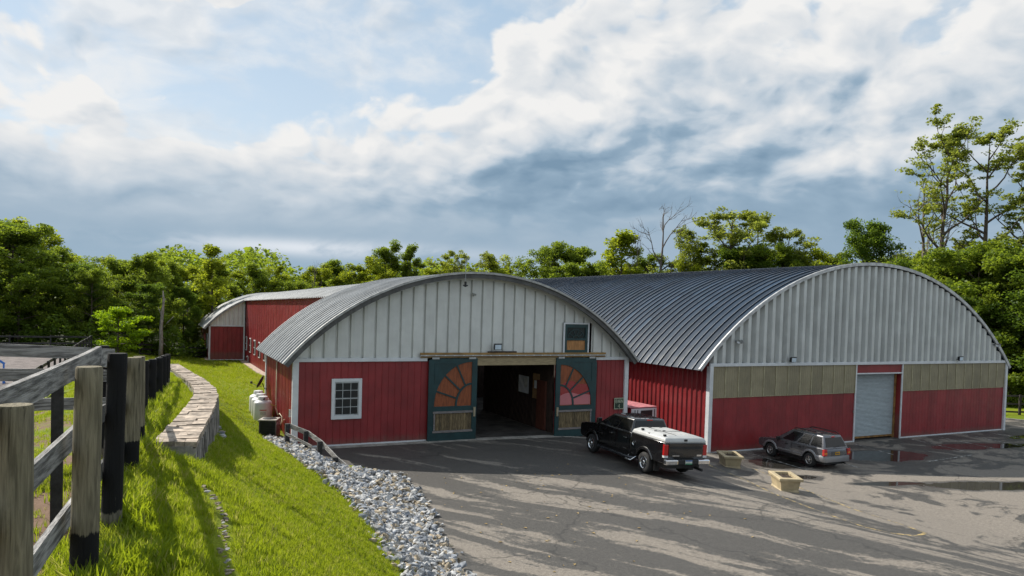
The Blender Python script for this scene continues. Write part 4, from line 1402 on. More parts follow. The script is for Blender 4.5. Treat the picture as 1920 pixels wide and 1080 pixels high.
def post_mat(name, nat, black, blo, bhi, inv=False):
    """round post: bare weathered wood with old black paint between two heights (object space)"""
    m = bpy.data.materials.new(name); m.use_nodes = True
    t = NT(m.node_tree); b = t.n['Principled BSDF']
    tc = t.new('ShaderNodeTexCoord'); oi = t.new('ShaderNodeObjectInfo')
    v = t.vmath('ADD', tc.outputs['Object'], t.vmath('SCALE', (3, 5, 7), scale=t.math('MULTIPLY', oi.outputs['Random'], 9)))
    g = t.vmath('MULTIPLY', v, (9, 9, 0.7))
    n = t.noise(g, 4.0, 8, 0.65, 0.6)
    n2 = t.noise(v, 7.0, 5, 0.6)
    c = t.mix(t.smooth(n, 0.30, 0.70), tuple(q * 0.45 for q in nat), tuple(q * 1.15 for q in nat))
    crack = t.noise(t.vmath('MULTIPLY', v, (30, 30, 0.5)), 2.0, 4, 0.7)
    c = t.mix(t.smooth(crack, 0.60, 0.70, 0, 0.75), c, (0.02, 0.018, 0.012))
    x, y, z = t.sep(tc.outputs['Object'])
    e = t.math('ADD', z, t.math('MULTIPLY', t.math('SUBTRACT', n2, 0.5), 0.16))
    e = t.math('ADD', e, t.math('MULTIPLY', t.math('SUBTRACT', n, 0.5), 0.10))
    f = t.math('MULTIPLY', t.smooth(e, blo - 0.01, blo + 0.01), t.smooth(e, bhi - 0.012, bhi + 0.012, 1, 0))
    chips = t.smooth(t.noise(g, 9.0, 6, 0.7), 0.66, 0.72)
    f = t.math('MULTIPLY', f, t.math('SUBTRACT', 1.0, t.math('MULTIPLY', chips, 0.7)))
    c = t.mix(f, c, (0.010, 0.010, 0.011))
    t.put(b.inputs['Base Color'], c)
    b.inputs['Roughness'].default_value = 0.85
    b.inputs['Specular IOR Level'].default_value = 0.25
    bn = t.new('ShaderNodeBump'); bn.inputs['Strength'].default_value = 0.9; bn.inputs['Distance'].default_value = 0.012
    t.put(bn.inputs['Height'], t.math('SUBTRACT', n, t.math('MULTIPLY', t.smooth(crack, 0.58, 0.72), 1.2))); t.l.new(bn.outputs[0], b.inputs['Normal'])
    return m


NAT = post_mat('bare weathered post', (0.235, 0.205, 0.140), None, -1.0, 0.42)
BLK = post_mat('black painted post', (0.185, 0.165, 0.13), None, 0.20, 9.0)
RAILM = mat('grey weathered rail', (0.30, 0.29, 0.28), 0.85, 0, 0.42, 3.0, stretch=(12, 1.0, 12), bump=0.8, bscale=12, rnd=0.12)
RAILB = mat('black painted rail', (0.020, 0.020, 0.021), 0.7, 0, 0.4, 4.0, stretch=(3, 0.6, 3), bump=0.3, bscale=20, rnd=0.2)


def wood_post(name, m, parent, x, y, zb, h, r, lean=(0, 0), seed=0, n=16):
    rr = random.Random(seed)
    mb = MB(); rows = []
    K = 9
    for i in range(K):
        z = h * i / (K - 1) - (0.3 if i == 0 else 0)
        ring = []
        for k in range(n):
            a = 2 * math.pi * k / n
            q = r * (1 + 0.05 * mnoise.noise(Vector((math.cos(a) * 1.5, math.sin(a) * 1.5, z * 1.3 + seed)))) * (1 - 0.08 * i / K)
            ring.append((q * math.cos(a) + lean[0] * z, q * math.sin(a) + lean[1] * z, z))
        rows.append(ring)
    mb.grid(rows, closed=True)
    # slightly dished, chamfered top
    top = rows[-1]
    o = len(mb.v)
    mb.add([(p[0] * 0.93 + lean[0] * h * 0.07, p[1] * 0.93 + lean[1] * h * 0.07, h + 0.012) for p in top], [tuple(range(n))])
    for k in range(n):
        mb.f.append(((K - 1) * n + k, (K - 1) * n + (k + 1) % n, o + (k + 1) % n, o + k)); mb.mi.append(0)
    return mb.build(name, m, parent, loc=(x, y, zb), auto=35)


def rail_board(name, m, parent, a, b, h=0.15, th=0.03, sag=0.0, seed=0):
    """plank rail between a and b, slightly warped"""
    a = Vector(a); b = Vector(b); d = b - a
    yaw = math.atan2(d.y, d.x)
    Lh = math.hypot(d.x, d.y)
    mb = MB(); rows = []; K = 10
    for i in range(K + 1):
        f = i / K
        dz = d.z * f - sag * 4 * f * (1 - f) + 0.008 * mnoise.noise(Vector((f * 4, seed, 1)))
        dx = 0.012 * mnoise.noise(Vector((f * 3, seed, 7)))
        e = 0.004 * mnoise.noise(Vector((f * 17, seed, 3)))
        y0 = Lh * f
        rows.append([(dx - th / 2, y0, dz - h / 2 + e), (dx + th / 2, y0, dz - h / 2 - e), (dx + th / 2, y0, dz + h / 2 + e), (dx - th / 2, y0, dz + h / 2 - e)])
    mb.grid(rows, closed=True)
    mb.add(rows[0], [(0, 1, 2, 3)]); mb.add(rows[-1], [(3, 2, 1, 0)])
    o = mb.build(name, m, parent, loc=a)
    o.rotation_euler = (0, 0, yaw - math.pi / 2)
    return o


def near_fence():
    f = thing('paddock_fence', 'weathered post and rail fence running away along the lawn from the camera', 'fence', (0, 0, 0))
    posts = [(-0.585, 4.0, 5.95, 4.50, 0.080, NAT), (-0.425, 5.6, 5.985, 4.52, 0.088, NAT), (-0.335, 7.06, 5.97, 4.52, 0.082, BLK),
             (-0.27, 9.75, 5.73, 4.47, 0.094, NAT), (-0.225, 11.67, 5.60, 4.44, 0.085, NAT), (-0.33, 14.6, 5.33, 4.38, 0.10, BLK),
             (-0.26, 17.36, 5.08, 4.25, 0.10, BLK), (-0.11, 20.06, 4.90, 4.02, 0.10, BLK), (0.07, 22.75, 4.73, 3.86, 0.10, BLK), (0.18, 25.2, 4.60, 3.68, 0.10, BLK),
             (0.28, 27.66, 4.45, 3.5, 0.10, BLK), (0.36, 30.2, 4.30, 3.35, 0.10, BLK)]
    for i, (x, y, zt, zb, r, m) in enumerate(posts):
        zb = tz(x, y) - 0.02
        wood_post('post', m, f, x, y, zb, zt - zb, r, lean=((0.0, 0.0), (0.012, 0.0), (0.02, 0.01), (0.02, 0.0))[i % 4], seed=i)
    # rails on the paddock side
    K = [None] + [(x - r - 0.03, y, zt - 0.10) for x, y, zt, zb, r, m in posts]
    # the first three rails run past the near posts in one length
    for lev, dz in enumerate((0.0, -0.50, -1.02)):
        rail_board('rail', RAILM, f, (-0.95, 1.0, 5.965 + dz), (-0.445, 7.12, 5.965 + dz), 0.15, 0.035, 0.03, seed=lev)
        rail_board('rail', RAILM if lev == 0 else RAILB, f, (-0.45, 7.06, 5.95 + dz), (-0.395, 9.8, 5.66 + dz), 0.15, 0.03, 0.0, seed=lev + 5)
        rail_board('rail', RAILB, f, (-0.40, 9.8, 5.64 + dz), (-0.40, 14.6, 5.24 + dz), 0.15, 0.03, 0.0, seed=lev + 9)
    for i in range(5, len(posts) - 1):
        for lev, dz in enumerate((0.0, -0.48, -0.93)):
            a, b = K[i + 1], K[i + 2]
            rail_board('rail', RAILB, f, (a[0], a[1], a[2] + dz), (b[0], b[1], b[2] + dz), 0.15, 0.03, 0.0, seed=i * 3 + lev)
    # cross fence towards the arena
    c = thing('cross_fence', 'grey board rails crossing the paddock from the near fence to the left edge', 'fence', (0, 0, 0))
    A = (-0.5, 10.8); B = (-3.6, 9.3)
    for zz0, zz1, th in ((5.70, 5.97, 0.15), (5.42, 5.66, 0.14), (5.06, 5.30, 0.14)):
        rail_board('rail', RAILM, c, (A[0], A[1], zz0), (B[0], B[1], zz1), 0.15, 0.035, 0.0, seed=int(zz0 * 10))
    wood_post('post', BLK, c, -0.62, 10.9, tz(-0.6, 10.9), 5.80 - tz(-0.6, 10.9), 0.06, seed=21)
    wood_post('post', BLK, c, -3.55, 9.45, tz(-3.55, 9.4), 6.1 - tz(-3.55, 9.4), 0.07, seed=22)
    p = thing('fence_post', 'slim black fence post standing behind the rails of the near fence', 'post', (0, 0, 0))
    p.location = (-0.745, 7.1, tz(-0.745, 7.1) - 0.05)
    mb = MB(); mb.box(-0.042, -0.035, -0.2, 0.042, 0.035, 1.36, jit=0.004); mb.build('post', RAILB, p)
    mb = MB(); mb.box(-0.046, -0.039, 1.36, 0.046, 0.039, 1.375); mb.build('post_cap', RAILM, p)


near_fence()


def board_fence(name, label, pts, gap, H, nr, postm, railm, group=None, rh=0.14, pw=0.11, zf=None, top_edge=False):
    f = thing(name, label, 'fence', (0, 0, 0), group=group)
    zf = zf or tz
    pm = MB(); pm.box(-pw / 2, -pw / 2, -0.4, pw / 2, pw / 2, H + 0.06)
    me = pm.mesh('post', [postm])
    seq = []
    for i in range(len(pts) - 1):
        a = Vector(pts[i]); b = Vector(pts[i + 1]); n = max(1, int(round((b - a).length / gap)))
        for k in range(n):
            seq.append(a.lerp(b, k / n))
    seq.append(Vector(pts[-1]))
    for i, p in enumerate(seq):
        part('post', me, f, (p.x, p.y, zf(p.x, p.y)), (0, 0, math.atan2(*(seq[min(i + 1, len(seq) - 1)] - seq[max(0, i - 1)]).yx)))
    for i in range(len(seq) - 1):
        a, b = seq[i], seq[i + 1]
        d = (b - a).normalized(); s = Vector((-d.y, d.x)) * (pw / 2 + 0.02)
        for k in range(nr):
            dz = H - 0.06 - k * (H - 0.25) / max(1, nr - 1)
            mb = MB(); ja, jb = random.uniform(-.03, .03), random.uniform(-.03, .03)
            mb.bar((a.x + s.x, a.y + s.y, zf(a.x, a.y) + dz + ja), (b.x + s.x, b.y + s.y, zf(b.x, b.y) + dz + jb), 0.035, rh)
            mb.build('rail', railm, f)
    return f


FB = mat('black fence paint', (0.016, 0.016, 0.017), 0.65, 0, 0.4, 3, rnd=0.2)
flatz = lambda x, y: 1.42
board_fence('arena_fence', 'black three rail fence along the near right side of the arena', [(-5.15, 32.6), (-5.15, 73)], 2.5, 1.40, 3, FB, FB, zf=flatz, rh=0.17)
board_fence('arena_fence', 'black three rail fence across the far end of the arena', [(-5.3, 73.2), (-46, 71.5)], 2.9, 1.38, 3, FB, FB, zf=flatz)
board_fence('lane_fence', 'low black rail fence between the far wing and the bleached snag', [(5.0, 92.5), (0.6, 90.0), (-1.6, 84)], 2.6, 1.25, 3, FB, FB)
rfz = lambda x, y: -1.15
board_fence('yard_fence', 'dark three rail fence on the grass right of the arena barn', [(61.2, 36.4), (66.5, 33.0), (78, 28)], 2.9, 1.55, 3, mat('dark brown post', (0.035, 0.026, 0.024), 0.8, rnd=.2), mat('dark brown rail', (0.045, 0.035, 0.033), 0.8, rnd=.2), zf=rfz, pw=0.16)


def short_rail():
    f = thing('short_railing', 'short sloping rail fence with black posts above the stones at the barn corner', 'fence', (0, 0, 0))
    P = [(5.02, 31.55, 1.22), (5.60, 30.50, 1.06), (5.97, 29.45, 0.80), (6.27, 28.0, 0.42), (6.70, 26.85, 0.06)]
    for i, (x, y, zt) in enumerate(P[:4]):
        mb = MB(); zb = max(tz(x, y), lz(x)) - 0.15
        mb.box(x - 0.09, y - 0.09, zb, x + 0.09, y + 0.09, zt + 0.02, jit=0.006); mb.build('post', RAILB, f)
    for i in range(4):
        a, b = P[i], P[i + 1]
        rail_board('rail', RAILM, f, (a[0] + 0.10, a[1] - 0.02, a[2] - 0.08), (b[0] + 0.10, b[1] - 0.02, b[2] - 0.08), 0.20, 0.045, 0, seed=60 + i)
    rail_board('rail', RAILM, f, (4.95, 31.45, 0.84), (5.75, 29.9, 0.52), 0.12, 0.035, 0, seed=66)


short_rail()

# ------------------------------------------------------------------ objects round the barns
def tanks():
    wm = mat('white tank paint', (0.66, 0.66, 0.65), 0.35, 0, 0.08, 2, streak=0.15)
    red = mat('red tank lettering', (0.45, 0.03, 0.03), 0.5)
    labs = ['white upright gas tank nearest the air conditioner, red lettering on its front', 'white upright gas tank in the middle of the row of three', 'white upright gas tank farthest back along the red barn wall']
    for i, (y, z) in enumerate(((36.6, 0.44), (37.5, 0.46), (38.4, 0.50))):
        t = thing('gas_tank', labs[i], 'gas tank', (4.65, y, z), 0, 'gas tanks beside the barn')
        t.scale = (1.12, 1.12, 1.0)
        mb = MB(); R = 0.385
        prof = [(0.28, 0.0), (0.28, 0.05), (0.30, 0.06), (R - 0.03, 0.12), (R, 0.22), (R, 1.02)] + [(R * math.cos(a), 1.02 + 0.19 * math.sin(a)) for a in np.linspace(0.15, 1.25, 7)]
        mb.lathe(prof, 28); mb.build('tank_shell', wm, t, auto=40)
        mb = MB(); mb.lathe([(0.20, 1.16), (0.205, 1.18), (0.205, 1.30), (0.19, 1.345), (0.10, 1.37)], 20); mb.build('valve_hood', wm, t, auto=40)
        mb = MB(); mb.tube([(0.0, -0.2, 1.22), (0.05, -0.23, 1.28)], 0.035, 8); mb.build('valve', DKMET, t)
        if i == 0:
            mb = MB()
            for k in range(6):   # a band of block capitals, too small to read
                a = -2.02 + k * 0.125
                for dz, h in ((0.70, 0.055),):
                    p0 = (0.387 * math.cos(a), 0.387 * math.sin(a)); p1 = (0.387 * math.cos(a + 0.095), 0.387 * math.sin(a + 0.095))
                    mb.add([(p0[0], p0[1], dz), (p1[0], p1[1], dz), (p1[0], p1[1], dz + h), (p0[0], p0[1], dz + h)], [(0, 1, 2, 3)])
            mb.build('lettering', red, t, fix=False)
            mb = MB()
            for r_ in range(3):
                for k in range(5):
                    a = -1.97 + k * 0.125; dz = 0.62 - r_ * 0.05
                    p0 = (0.387 * math.cos(a), 0.387 * math.sin(a)); p1 = (0.387 * math.cos(a + 0.10), 0.387 * math.sin(a + 0.10))
                    mb.add([(p0[0], p0[1], dz), (p1[0], p1[1], dz), (p1[0], p1[1], dz + 0.02), (p0[0], p0[1], dz + 0.02)], [(0, 1, 2, 3)])
            mb.build('small_print', mat('grey print', (0.25, 0.25, 0.25), 0.6), t, fix=False)


tanks()


def ac_unit():
    z = 0.26
    a = thing('air_conditioner', 'square dark outdoor air conditioner with louvred sides beside the white tanks', 'air conditioner', (4.64, 34.1, z), rad(-22))
    dk = mat('dark louvre metal', (0.025, 0.027, 0.028), 0.5, 0.3)
    bz = mat('bronze grey panel', (0.17, 0.155, 0.15), 0.5, 0.2)
    tp = mat('pale cover metal', (0.45, 0.42, 0.38), 0.5, 0.2)
    mb = MB(); mb.box(-0.36, -0.36, 0.02, 0.36, 0.36, 0.78); mb.build('core', dk, a)
    lv = MB(); lv.box(-0.375, -0.012, -0.012, 0.375, 0.012, 0.012)
    lm = lv.mesh('louvre', [dk])
    for k in range(14):
        part('louvre', lm, a, (0, -0.37, 0.08 + k * 0.05), (rad(30), 0, 0)); part('louvre', lm, a, (-0.37, 0, 0.08 + k * 0.05), (rad(30), 0, rad(90)))
    mb = MB(); mb.box(0.362, -0.38, 0.0, 0.39, 0.38, 0.78); mb.build('service_panel', bz, a)
    mb = MB(); mb.box(0.392, -0.3, 0.60, 0.397, -0.16, 0.70); mb.box(0.392, 0.05, 0.55, 0.397, 0.17, 0.72); mb.build('sticker', WHITE, a)
    for x in (-0.38, 0.34):
        for y in (-0.38, 0.34):
            mb = MB(); mb.box(x, y, 0, x + 0.04, y + 0.04, 0.78); mb.build('corner_post', bz, a)
    mb = MB(); mb.box(-0.40, -0.40, 0.78, 0.40, 0.40, 0.83); mb.build('top_cover', tp, a, bevel=0.015)
    mb = MB(); mb.lathe([(0.30, 0.832), (0.31, 0.845), (0.30, 0.85), (0.0, 0.86)], 24, cap=False); mb.build('fan_grille', dk, a, auto=30)
    mb = MB(); mb.box(-0.42, -0.42, -0.12, 0.42, 0.42, 0.0); mb.build('pad', CONC, a)


ac_unit()


def pipework():
    cream = mat('cream pipe', (0.50, 0.42, 0.28), 0.5)
    p = thing('gas_pipe', 'cream pipe running down the red side wall and out to the tanks', 'pipe', (0, 0, 0))
    mb = MB(); mb.tube([(XL - 0.06, 36.7, 3.7), (XL - 0.06, 36.7, 1.7), (XL - 0.08, 36.5, 1.2), (XL - 0.08, 35.9, 0.95)], 0.03, 8); mb.build('riser', cream, p, smooth=True)
    mb = MB(); mb.tube([(XL - 0.10, 36.2, 1.35), (5.05, 36.3, 1.38), (4.75, 36.45, 1.68)], 0.02, 6); mb.build('branch', mat('yellow hose', (0.45, 0.34, 0.05), 0.5), p, smooth=True)
    mb = MB(); mb.tube([(XL - 0.06, 35.8, 1.0), (XL - 0.10, 35.3, 1.12), (XL - 0.04, 34.9, 1.02), (XL - 0.06, 34.8, 0.85), (XL - 0.18, 34.4, 0.7)], 0.022, 6); mb.build('flexible_hose', cream, p, smooth=True)
    mb = MB(); mb.tube([(XL - 0.06, 34.6, 0.8), (XL - 0.08, 34.3, 0.95), (XL - 0.03, 34.1, 1.02)], 0.018, 6); mb.build('offcut', cream, p)
    m = thing('meter_box', 'small grey utility box on the side wall beside the white corner trim', 'utility box', (XL - 0.05, 32.62, 1.35))
    mb = MB(); mb.box(-0.05, -0.06, 0.0, 0.04, 0.06, 0.34); mb.build('box_body', METAL, m, bevel=0.008)
    mb = MB(); mb.tube([(0, 0, 0), (0, 0, -0.25)], 0.015, 6); mb.build('conduit', METAL, m)
    d = thing('satellite_dish', 'dark satellite dish bracketed to the side wall above the gas tanks', 'satellite dish', (XL - 0.08, 39.9, 1.75))
    dm = mat('dark grey dish', (0.022, 0.023, 0.025), 0.6)
    R = Matrix.Rotation(rad(160), 4, 'Z') @ Matrix.Rotation(rad(64), 4, 'Y')
    mb = MB(Matrix.Translation((-0.28, 0, 0.36)) @ R); mb.lathe([(0.0, 0.0), (0.14, 0.012), (0.28, 0.045), (0.37, 0.085), (0.375, 0.075), (0.28, 0.03), (0.0, -0.012)], 24, cap=False); mb.build('reflector', dm, d, smooth=True)
    mb = MB(); mb.tube([(0.0, 0, 0), (-0.12, 0, 0.02), (-0.24, 0, 0.32)], 0.025, 8); mb.build('mast', DKMET, d)
    mb = MB(); mb.tube([(-0.28, 0, 0.12), (-0.62, -0.2, 0.26), (-0.80, -0.26, 0.36)], 0.018, 6); mb.build('feed_arm', METAL, d)
    mb = MB(); mb.box(-0.87, -0.31, 0.33, -0.76, -0.21, 0.45); mb.build('feed_horn', DKMET, d, bevel=0.015)


pipework()


def floodlight(x, y, z, label, wide=0.34, rz=0.0, tilt=4):
    f = thing('floodlight', label, 'floodlight', (x, y, z), rz, 'floodlights on the barn fronts')
    T = Matrix.Translation((0, -0.20, 0.12)) @ Matrix.Rotation(rad(tilt), 4, 'X')
    mb = MB(T); mb.hexa([(-wide / 2, -0.09, -0.15), (wide / 2, -0.09, -0.15), (wide / 2 - .04, 0.09, -0.12), (-wide / 2 + .04, 0.09, -0.12)], [(-wide / 2, -0.09, 0.15), (wide / 2, -0.09, 0.15), (wide / 2 - .04, 0.09, 0.12), (-wide / 2 + .04, 0.09, 0.12)])
    mb.build('housing', DKMET, f, bevel=0.012)
    mb = MB(T); mb.box(-wide / 2 + 0.035, -0.099, -0.12, wide / 2 - 0.035, -0.092, 0.11); mb.build('lens', LAMPG, f)
    mb = MB(T); mb.box(-wide / 2 - 0.01, -0.11, 0.152, wide / 2 + 0.01, -0.04, 0.165); mb.build('visor', DKMET, f)
    mb = MB(); mb.tube([(0, -0.1, 0.1), (0, 0.0, 0.02), (0, 0.18, 0.0)], 0.025, 6); mb.build('bracket', DKMET, f)
    return f


floodlight(14.97, Y4 - 0.10, 4.38, 'square floodlight over the door track of the long barn', 0.4)
floodlight(33.03, YR - 0.14, 3.78, 'square black floodlight above the beige band left of the roller door', 0.42)
floodlight(48.55, YR - 0.14, 3.76, 'square black floodlight above the beige band right of the roller door', 0.42)


def twin_spot(x, z, label, sgn):
    f = thing('spotlight', label, 'spotlight', (x, YR - 0.1, z), 0, 'security spotlights on the arena gable')
    mb = MB(); mb.tube([(0, 0.09, 0), (0, -0.12, 0.0)], 0.07, 10); mb.build('base', METAL, f)
    for k, dx in enumerate((0.02, 0.22)):
        mb = MB(Matrix.Translation((sgn * dx, -0.16, 0.0)) @ Matrix.Rotation(rad(-60 * sgn), 4, 'Z'))
        mb.lathe([(0.04, 0.16), (0.07, 0.10), (0.10, -0.02), (0.11, -0.12), (0.0, -0.10)], 14, axis='y', cap=False); mb.build('lamp_head', METAL, f, auto=40)


twin_spot(28.95, 4.92, 'silver twin spotlight near the left end of the arena gable', 1)
twin_spot(52.75, 4.80, 'silver twin spotlight near the right end of the arena gable', 1)


def sign():
    s = thing('barn_sign', 'small dark green sign reading BARN 4 beside the open door', 'sign', (22.09, Y4 - 0.06, 1.14))
    W, H = 0.62, 0.60
    gm = mat('sign green', (0.010, 0.040, 0.022), 0.4); cm_ = mat('sign cream', (0.55, 0.57, 0.42), 0.5)
    mb = MB(); mb.box(0, -0.02, 0, W, 0.03, H); mb.build('board', gm, s)
    mb = MB(); e = 0.028
    for a in ((0, 0, W, e), (0, H - e, W, H), (0, e, e, H - e), (W - e, e, W, H - e)):
        mb.box(a[0], -0.032, a[1], a[2], -0.021, a[3])
    mb.build('border', cm_, s)
    # serif capitals from strokes
    def strokes(mb, ch, x, z, w, h):
        t = w * 0.24; th = w * 0.13
        P = lambda u, v: (x + u * w, z + v * h)

        def st(a, b, wd):
            mb.bar((P(*a)[0], -0.026, P(*a)[1]), (P(*b)[0], -0.026, P(*b)[1]), 0.008, wd)
        if ch == 'B':
            st((.2, 0), (.2, 1), t)
            for c0, c1 in ((.5, 1), (0, .5)):
                pts = [(.2, c0), (.65, c0), (.9, c0 + .12), (.9, c1 - .12), (.65, c1), (.2, c1)]
                for a, b in zip(pts, pts[1:]): st(a, b, th)
        if ch == 'A':
            st((0.05, 0), (.5, 1), th); st((.5, 1), (.95, 0), t); st((.25, .35), (.75, .35), th)
        if ch == 'R':
            st((.2, 0), (.2, 1), t)
            pts = [(.2, .5), (.65, .5), (.9, .62), (.9, .88), (.65, 1), (.2, 1)]
            for a, b in zip(pts, pts[1:]): st(a, b, th)
            st((.5, .5), (.95, 0), t)
        if ch == 'N':
            st((.12, 0), (.12, 1), th); st((.12, 1), (.88, 0), t); st((.88, 0), (.88, 1), th)
        if ch == '4':
            st((.65, 0), (.65, 1), t); st((.65, 1), (.05, .3), th); st((.05, .3), (.98, .3), th)
        for u in {'A': (.05, .95), 'N': (.12,), 'R': (.2, .95), 'B': (), '4': (.65,)}[ch]:
            st((u - .14, 0), (u + .14, 0), th)
    mb = MB()
    for i, ch in enumerate('BARN'):
        strokes(mb, ch, 0.075 + i * 0.12, 0.335, 0.105, 0.185)
    strokes(mb, '4', 0.24, 0.075, 0.14, 0.20)
    mb.build('lettering', cm_, s)


sign()


def odds():
    w = thing('weather_mast', 'thin whip aerial on the crown of the long barn roof edge', 'aerial', (13.05, Y4 - 0.62, 7.55))
    mb = MB(); mb.tube([(0, 0, -0.15), (0, 0, 1.15)], 0.018, 6); mb.build('rod', METAL, w)
    mb = MB(); mb.tube([(0, -0.02, -0.2), (0, -0.02, 0.05)], 0.055, 8); mb.box(-0.12, -0.03, -0.16, 0.12, 0.0, -0.10); mb.build('clamp', DKMET, w)
    c = thing('camera_dome', 'small white fitting high on the ribbed gable of the long barn', 'camera', (13.7, Y4 - 0.09, 7.0))
    mb = MB(); mb.tube([(-0.1, 0.05, 0.05), (0.12, -0.08, 0.0)], 0.045, 8); mb.build('body', METAL, c)
    mb = MB(); mb.tube([(0.0, 0.05, 0.0), (0.0, -0.03, -0.06)], 0.02, 6); mb.build('bracket', METAL, c)
    # notice boards on the tack room wall inside
    n = thing('notice_board', 'white notice board on the wooden wall just inside the barn door', 'notice board', (18.48, 35.3, 1.7))
    mb = MB(); mb.box(-0.02, 0, 0, 0.0, 1.2, 0.95); mb.build('board', WHITE, n)
    mb = MB(); mb.box(-0.024, 0.12, 0.35, -0.021, 0.5, 0.85); mb.build('paper', mat('paper', (0.7, 0.7, 0.66), 0.8), n)
    k = thing('cork_board', 'brown cork board with a pinned sheet on the wooden wall inside', 'notice board', (18.48, 34.05, 1.55))
    mb = MB(); mb.box(-0.02, 0, 0, 0.0, 0.75, 1.35); mb.build('board', mat('cork', (0.34, 0.20, 0.09), 0.9), k)
    mb = MB(); mb.box(-0.026, 0.12, 0.55, -0.021, 0.55, 0.98); mb.build('paper', WHITE, k)
    t = thing('hanging_rug', 'pale horse rug hanging in the dark of the barn doorway', 'horse rug', (14.25, 35.1, 0.9))
    mb = MB(); rows = []
    for i in range(9):
        z = 1.3 * i / 8
        rows.append([(0.02 * math.sin(u * 9 + z * 2) + 0.03 * u, -0.02 + 0.04 * math.sin(u * 7 + z * 3), z) if False else ((u - 0.5) * (0.34 + 0.2 * (1 - abs(z - 0.6))), 0.05 * math.sin(u * 11 + z * 2), z) for u in np.linspace(0, 1, 12)])
    mb.grid(rows); mb.build('cloth', mat('pale cloth', (0.50, 0.50, 0.48), 0.9), t, smooth=True)
    mb = MB(); mb.tube([(0, 0.08, 1.28), (0, -0.03, 1.33)], 0.015, 6); mb.build('hook', METAL, t)
    # red machine with white end between the barns
    g = thing('red_trailer', 'low red box trailer with white slotted end parked between the barns', 'trailer', (25.3, 33.9, lz(25.3)), rad(3))
    rdm = mat('faded red paint', (0.30, 0.03, 0.045), 0.4, 0, 0.15); tp = mat('faded pink top', (0.52, 0.20, 0.22), 0.5, 0, 0.2)
    mb = MB(); mb.box(-0.95, 0, 0.45, 0.95, 3.0, 1.80); mb.build('body', rdm, g, bevel=0.03)
    mb = MB(); mb.box(-0.98, -0.02, 1.805, 0.98, 3.02, 1.86); mb.build('roof_sheet', tp, g, bevel=0.02)
    mb = MB(); mb.box(-0.93, -0.035, 0.5, 0.93, -0.004, 1.78); mb.build('end_panel', WHITE, g, bevel=0.01)
    mb = MB(); mb.box(-0.25, -0.05, 1.25, 0.6, -0.038, 1.66); mb.build('opening', DKMET, g)
    for x in (-0.7, -0.5, 0.74):
        mb = MB(); mb.box(x, -0.05, 1.1, x + 0.05, -0.038, 1.70); mb.build('slot', DKMET, g)
    for sx in (-0.9, 0.9):
        mb = MB(); mb.lathe([(0.10, -0.1), (0.33, -0.1), (0.36, -0.06), (0.36, 0.06), (0.33, 0.1), (0.10, 0.1)], 20, axis='x', c=(sx, 1.6, 0.36)); mb.build('wheel', DKMET, g)


odds()


def planter(x, y, rz, label):
    p = thing('planter', label, 'planter', (x, y, lz(x) + 0.0), rz, 'beige planters along the yellow line')
    tan = mat('beige planter resin', (0.40, 0.325, 0.20), 0.6, 0, 0.12, 3, streak=0.2, rnd=0.04)
    L, Wd, H = 0.70, 0.44, 0.60
    def ring(l, w, z): return [(-l, -w, z), (l, -w, z), (l, w, z), (-l, w, z)]
    mb = MB(); mb.grid([ring(L * 0.86, Wd * 0.84, 0.0), ring(L * 0.86, Wd * 0.84, 0.07), ring(L * 0.80, Wd * 0.78, 0.09), ring(L * 0.92, Wd * 0.90, H - 0.12)], closed=True)
    mb.add(ring(L * 0.86, Wd * 0.84, 0.0), [(3, 2, 1, 0)]); mb.build('body', tan, p, bevel=0.012)
    mb = MB(); mb.grid([ring(L * 0.91, Wd * 0.88, H - 0.13), ring(L * 1.04, Wd * 1.06, H - 0.12), ring(L * 1.06, Wd * 1.08, H - 0.02), ring(L * 1.02, Wd * 1.02, H), ring(L * 0.74, Wd * 0.64, H), ring(L * 0.72, Wd * 0.62, H - 0.12)], closed=True)
    mb.build('rim', tan, p, bevel=0.012)
    mb = MB(); mb.grid([[(u * L * 0.73, v * Wd * 0.63, H - 0.10 + 0.03 * mnoise.noise(Vector((u * 4, v * 4, x)))) for u in np.linspace(-1, 1, 9)] for v in np.linspace(-1, 1, 7)])
    mb.build('soil', mat('dark potting soil', (0.045, 0.032, 0.024), 0.95, bump=0.8), p)
    mb = MB()
    for k in range(14):
        a = random.uniform(0, 6.28); q = random.uniform(0.1, 0.5)
        mb.tube([(q * math.cos(a), q * 0.5 * math.sin(a), H - 0.1), (q * math.cos(a) + random.uniform(-.04, .04), q * .5 * math.sin(a), H + random.uniform(-0.04, 0.05))], 0.008, 4)
    o = mb.build('dead_stalks', mat('dry stalk', (0.13, 0.09, 0.05), 0.9), p); o['kind'] = 'stuff'
    return p


planter(24.85, 26.35, rad(62), 'beige planter box nearer the black pickup and the barn corner')
planter(23.15, 21.35, rad(62), 'beige planter box nearer the open yard, farther from the barn')


